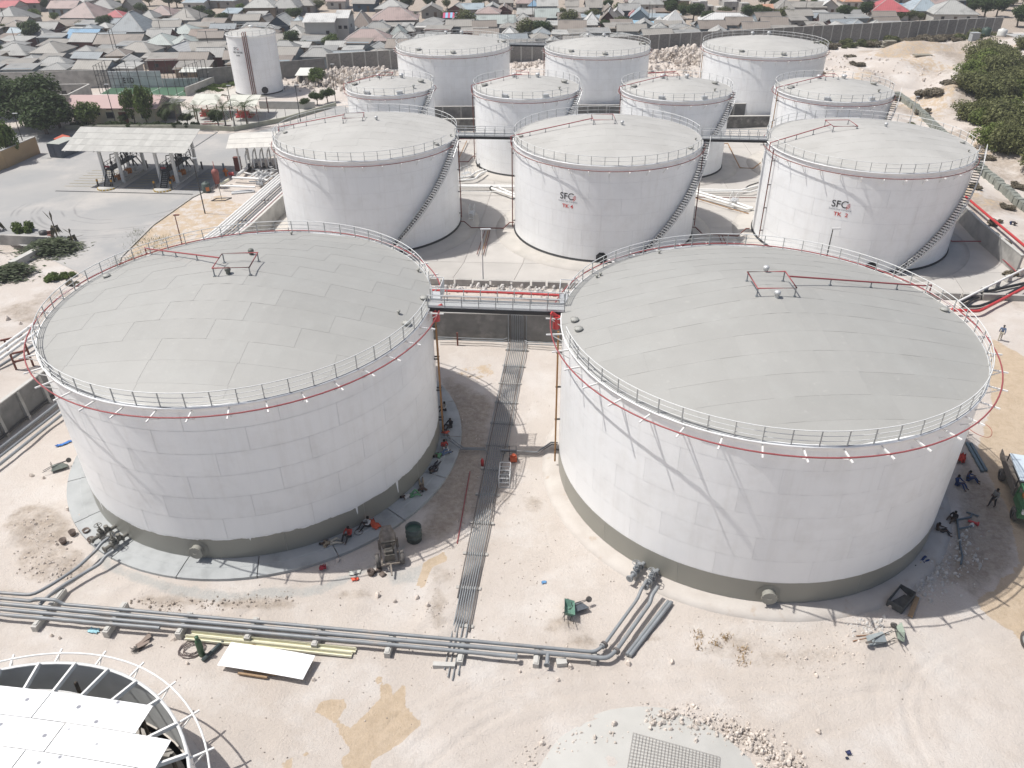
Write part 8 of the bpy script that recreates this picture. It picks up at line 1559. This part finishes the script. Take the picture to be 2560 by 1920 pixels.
# labels that single each house out
def proj_u(p): d = Vector(p) - Vector((0, 0, CAM_H)); return 1280 + FPX * d.dot(_r) / d.dot(_f), 960 - FPX * d.dot(_u) / d.dot(_f)
KN = dict(hip='hipped', gx='ridged', gy='gabled', mono='sloping'); SEC = [(480, 'left of the water tank'), (760, 'behind the water tank'), (1000, 'left of the back tanks'), (1290, 'behind the left back tank'), (1640, 'behind the middle back tank'), (2080, 'behind the right back tank'), (9999, 'behind the right perimeter wall')]
groups = {}
for (r, kind, rc, wc, w_) in HOUSES:
    u, v = proj_u(r.location); sec = next(s for lim, s in SEC if u < lim); base = '%s %s house, %s %s roof, %s' % ('wide' if w_ > 10.5 else 'small', WN[wc], KN[kind], RN[rc], sec); groups.setdefault(base, []).append((r, u, v))
    r['category'] = 'house'; r['group'] = 'houses of the town behind the wall'
ORD = ['nearest', 'second nearest', 'third nearest', 'fourth nearest', 'fifth nearest', 'sixth nearest', 'seventh nearest', 'eighth nearest', 'ninth nearest', 'tenth nearest']
for base, L in groups.items():
    L.sort(key=lambda q: q[0].location.y)
    for i, (r, u, v) in enumerate(L): r['label'] = base if len(L) == 1 else base + ', ' + ORD[min(i, 9)]
# trees of the town
TL = [(0, 1850, 200, 1, .95), (0, 470, 560, 0, 1.25), (0, 450, 290, 2, 1.15), (0, 960, 185, 2, .6), (0, 1380, 400, 0, .95), (0, 120, 60, 0, 1.3), (0, 300, 50, 0, 1.1), (0, 560, 130, 0, .8), (0, 1530, 110, 0, .6), (0, 700, 250, 2, .65), (0, 1930, 60, 3, 1.0), (0, 2180, 90, 0, .9), (0, 20, 470, 3, .9), (0, -30, 780, 0, .9), (1, 70, 90, 0, 1.0), (1, 370, 250, 0, .9), (1, 520, 270, 0, .75), (1, 900, 190, 2, 1.0), (1, 1590, 280, 0, .9), (1, 1560, 640, 0, 1.0), (1, 1730, 650, 2, .75), (1, 1450, 715, 3, .95), (1, 2080, 640, 2, 1.1), (1, 1890, 130, 3, .85), (1, 260, 30, 0, .8), (1, 1700, 20, 3, .9), (2, 470, 90, 0, 1.1), (2, 640, 90, 3, 1.1), (2, 810, 140, 0, 1.1), (2, 1100, 120, 0, 1.0), (2, 1310, 240, 3, .6), (2, 1330, 100, 3, .7), (2, 1500, 70, 0, 1.0), (2, 1700, 110, 3, .9), (2, 1800, 70, 0, .9), (2, 1590, 390, 3, 1.35), (2, 2080, 270, 2, .5), (2, 2060, 60, 0, .9), (3, 170, 520, 3, 1.3), (3, 330, 520, 0, 1.1), (3, 660, 360, 3, 1.2), (3, 1320, 140, 2, .75), (3, 1160, 390, 0, .65), (3, 1340, 370, 3, .85), (3, 1350, 440, 2, .7), (3, 2000, 210, 0, 1.0), (3, 2150, 230, 0, .8), (3, 60, 40, 0, 1.0), (3, 640, 40, 0, .9), (3, 600, 200, 3, .6), (3, 1660, 400, 2, .5), (4, 60, 270, 0, 1.1), (4, 240, 330, 0, .9), (4, 800, 300, 0, 1.1), (4, 950, 290, 0, 1.0), (4, 900, 190, 2, .9), (4, 1220, 310, 3, 1.1), (4, 1600, 110, 2, .9), (4, 1960, 270, 0, 1.0), (4, 2120, 240, 2, .95), (4, 980, 90, 0, 1.1), (4, 1120, 60, 0, .9), (4, 1610, 260, 3, .4), (5, 60, 230, 0, 1.0), (5, 520, 250, 3, .6), (5, 640, 250, 3, .7), (5, 760, 255, 3, .55), (5, 1450, 200, 0, 1.1), (5, 1600, 220, 0, 1.2), (5, 1750, 200, 0, 1.1), (5, 1850, 120, 3, 1.1), (5, 2080, 250, 2, 1.2), (5, 2020, 330, 0, 1.1), (5, 2130, 400, 0, 1.3), (5, 2200, 330, 0, 1.2), (5, 1960, 60, 3, 1.3), (5, 2150, 90, 3, 1.3), (5, 820, 40, 3, .8)]
rt = random.Random(8)
for _ in range(34): TL.append((rt.randrange(6), rt.uniform(0, 2212), rt.choice((rt.uniform(5, 130), rt.uniform(60, 420))), rt.choice((0, 0, 1, 3)), rt.uniform(.6, 1.0)))
TL = [q for q in TL if at(q[0] * 430 + q[1] * .1944, max(2, q[2] * .1944 + 3), GZ).y > wall_y(at(q[0] * 430 + q[1] * .1944, max(2, q[2] * .1944 + 3), GZ).x) + 2]
tg = {}
for i, (c, x, v, k, s) in enumerate(TL):
    u = c * 430 + x * .1944; t = plant('town_tree', TM[k], '', 'tree', at(u, max(2, v * .1944 + 3), GZ), (s * .84, s * .84, s * .78), i * 1.7, 'trees among the town houses'); sec = next(q for lim, q in SEC if u < lim); tg.setdefault('%s tree among the houses %s' % (['dark round', 'dark bushy', 'fresh green', 'olive spreading'][k], sec), []).append(t)
for base, L in tg.items():
    L.sort(key=lambda q: q.location.y)
    for i, t in enumerate(L): t['label'] = base if len(L) == 1 else base + ', ' + ORD[min(i, 9)]
# masts and poles in the town
for k, (c, x, v, h) in enumerate(((0, 110, 410, 7), (0, 240, 660, 6), (0, 1500, 800, 8), (0, 1540, 790, 8), (0, 2100, 550, 6), (1, 20, 350, 8), (1, 220, 370, 7), (1, 400, 400, 6), (1, 760, 350, 7), (1, 1390, 400, 7), (1, 500, 760, 7), (2, 2110, 420, 8), (2, 2200, 430, 8), (3, 210, 300, 12), (3, 1110, 270, 8), (3, 1700, 330, 7), (3, 1740, 330, 6), (4, 600, 300, 10), (4, 1210, 230, 7), (4, 1490, 260, 7))):
    p = at(c * 430 + x * .1944, v * .1944, GZ); b = MB(); b.tube([(0, 0, 0), (0, 0, h)], .08, 5); tag(b.build('utility_pole', DARKM, None, p), 'thin dark pole standing among the town houses', 'pole', 'thin poles in the town')
# ------------------------------------------------------------------ a little haze in the air
hm = bpy.data.materials.new('dusty air'); hm.use_nodes = True; hn = hm.node_tree; hn.nodes.remove(hn.nodes['Principled BSDF']); pv = hn.nodes.new('ShaderNodeVolumePrincipled'); pv.inputs['Density'].default_value = .00035; pv.inputs['Color'].default_value = (.93, .95, 1, 1); pv.inputs['Anisotropy'].default_value = .2
hn.links.new(pv.outputs[0], hn.nodes['Material Output'].inputs['Volume'])
b = MB(); b.box((0, 1500, 20), (6400, 5200, 44)); hz_ = b.build('haze', hm); hz_['kind'] = 'stuff'
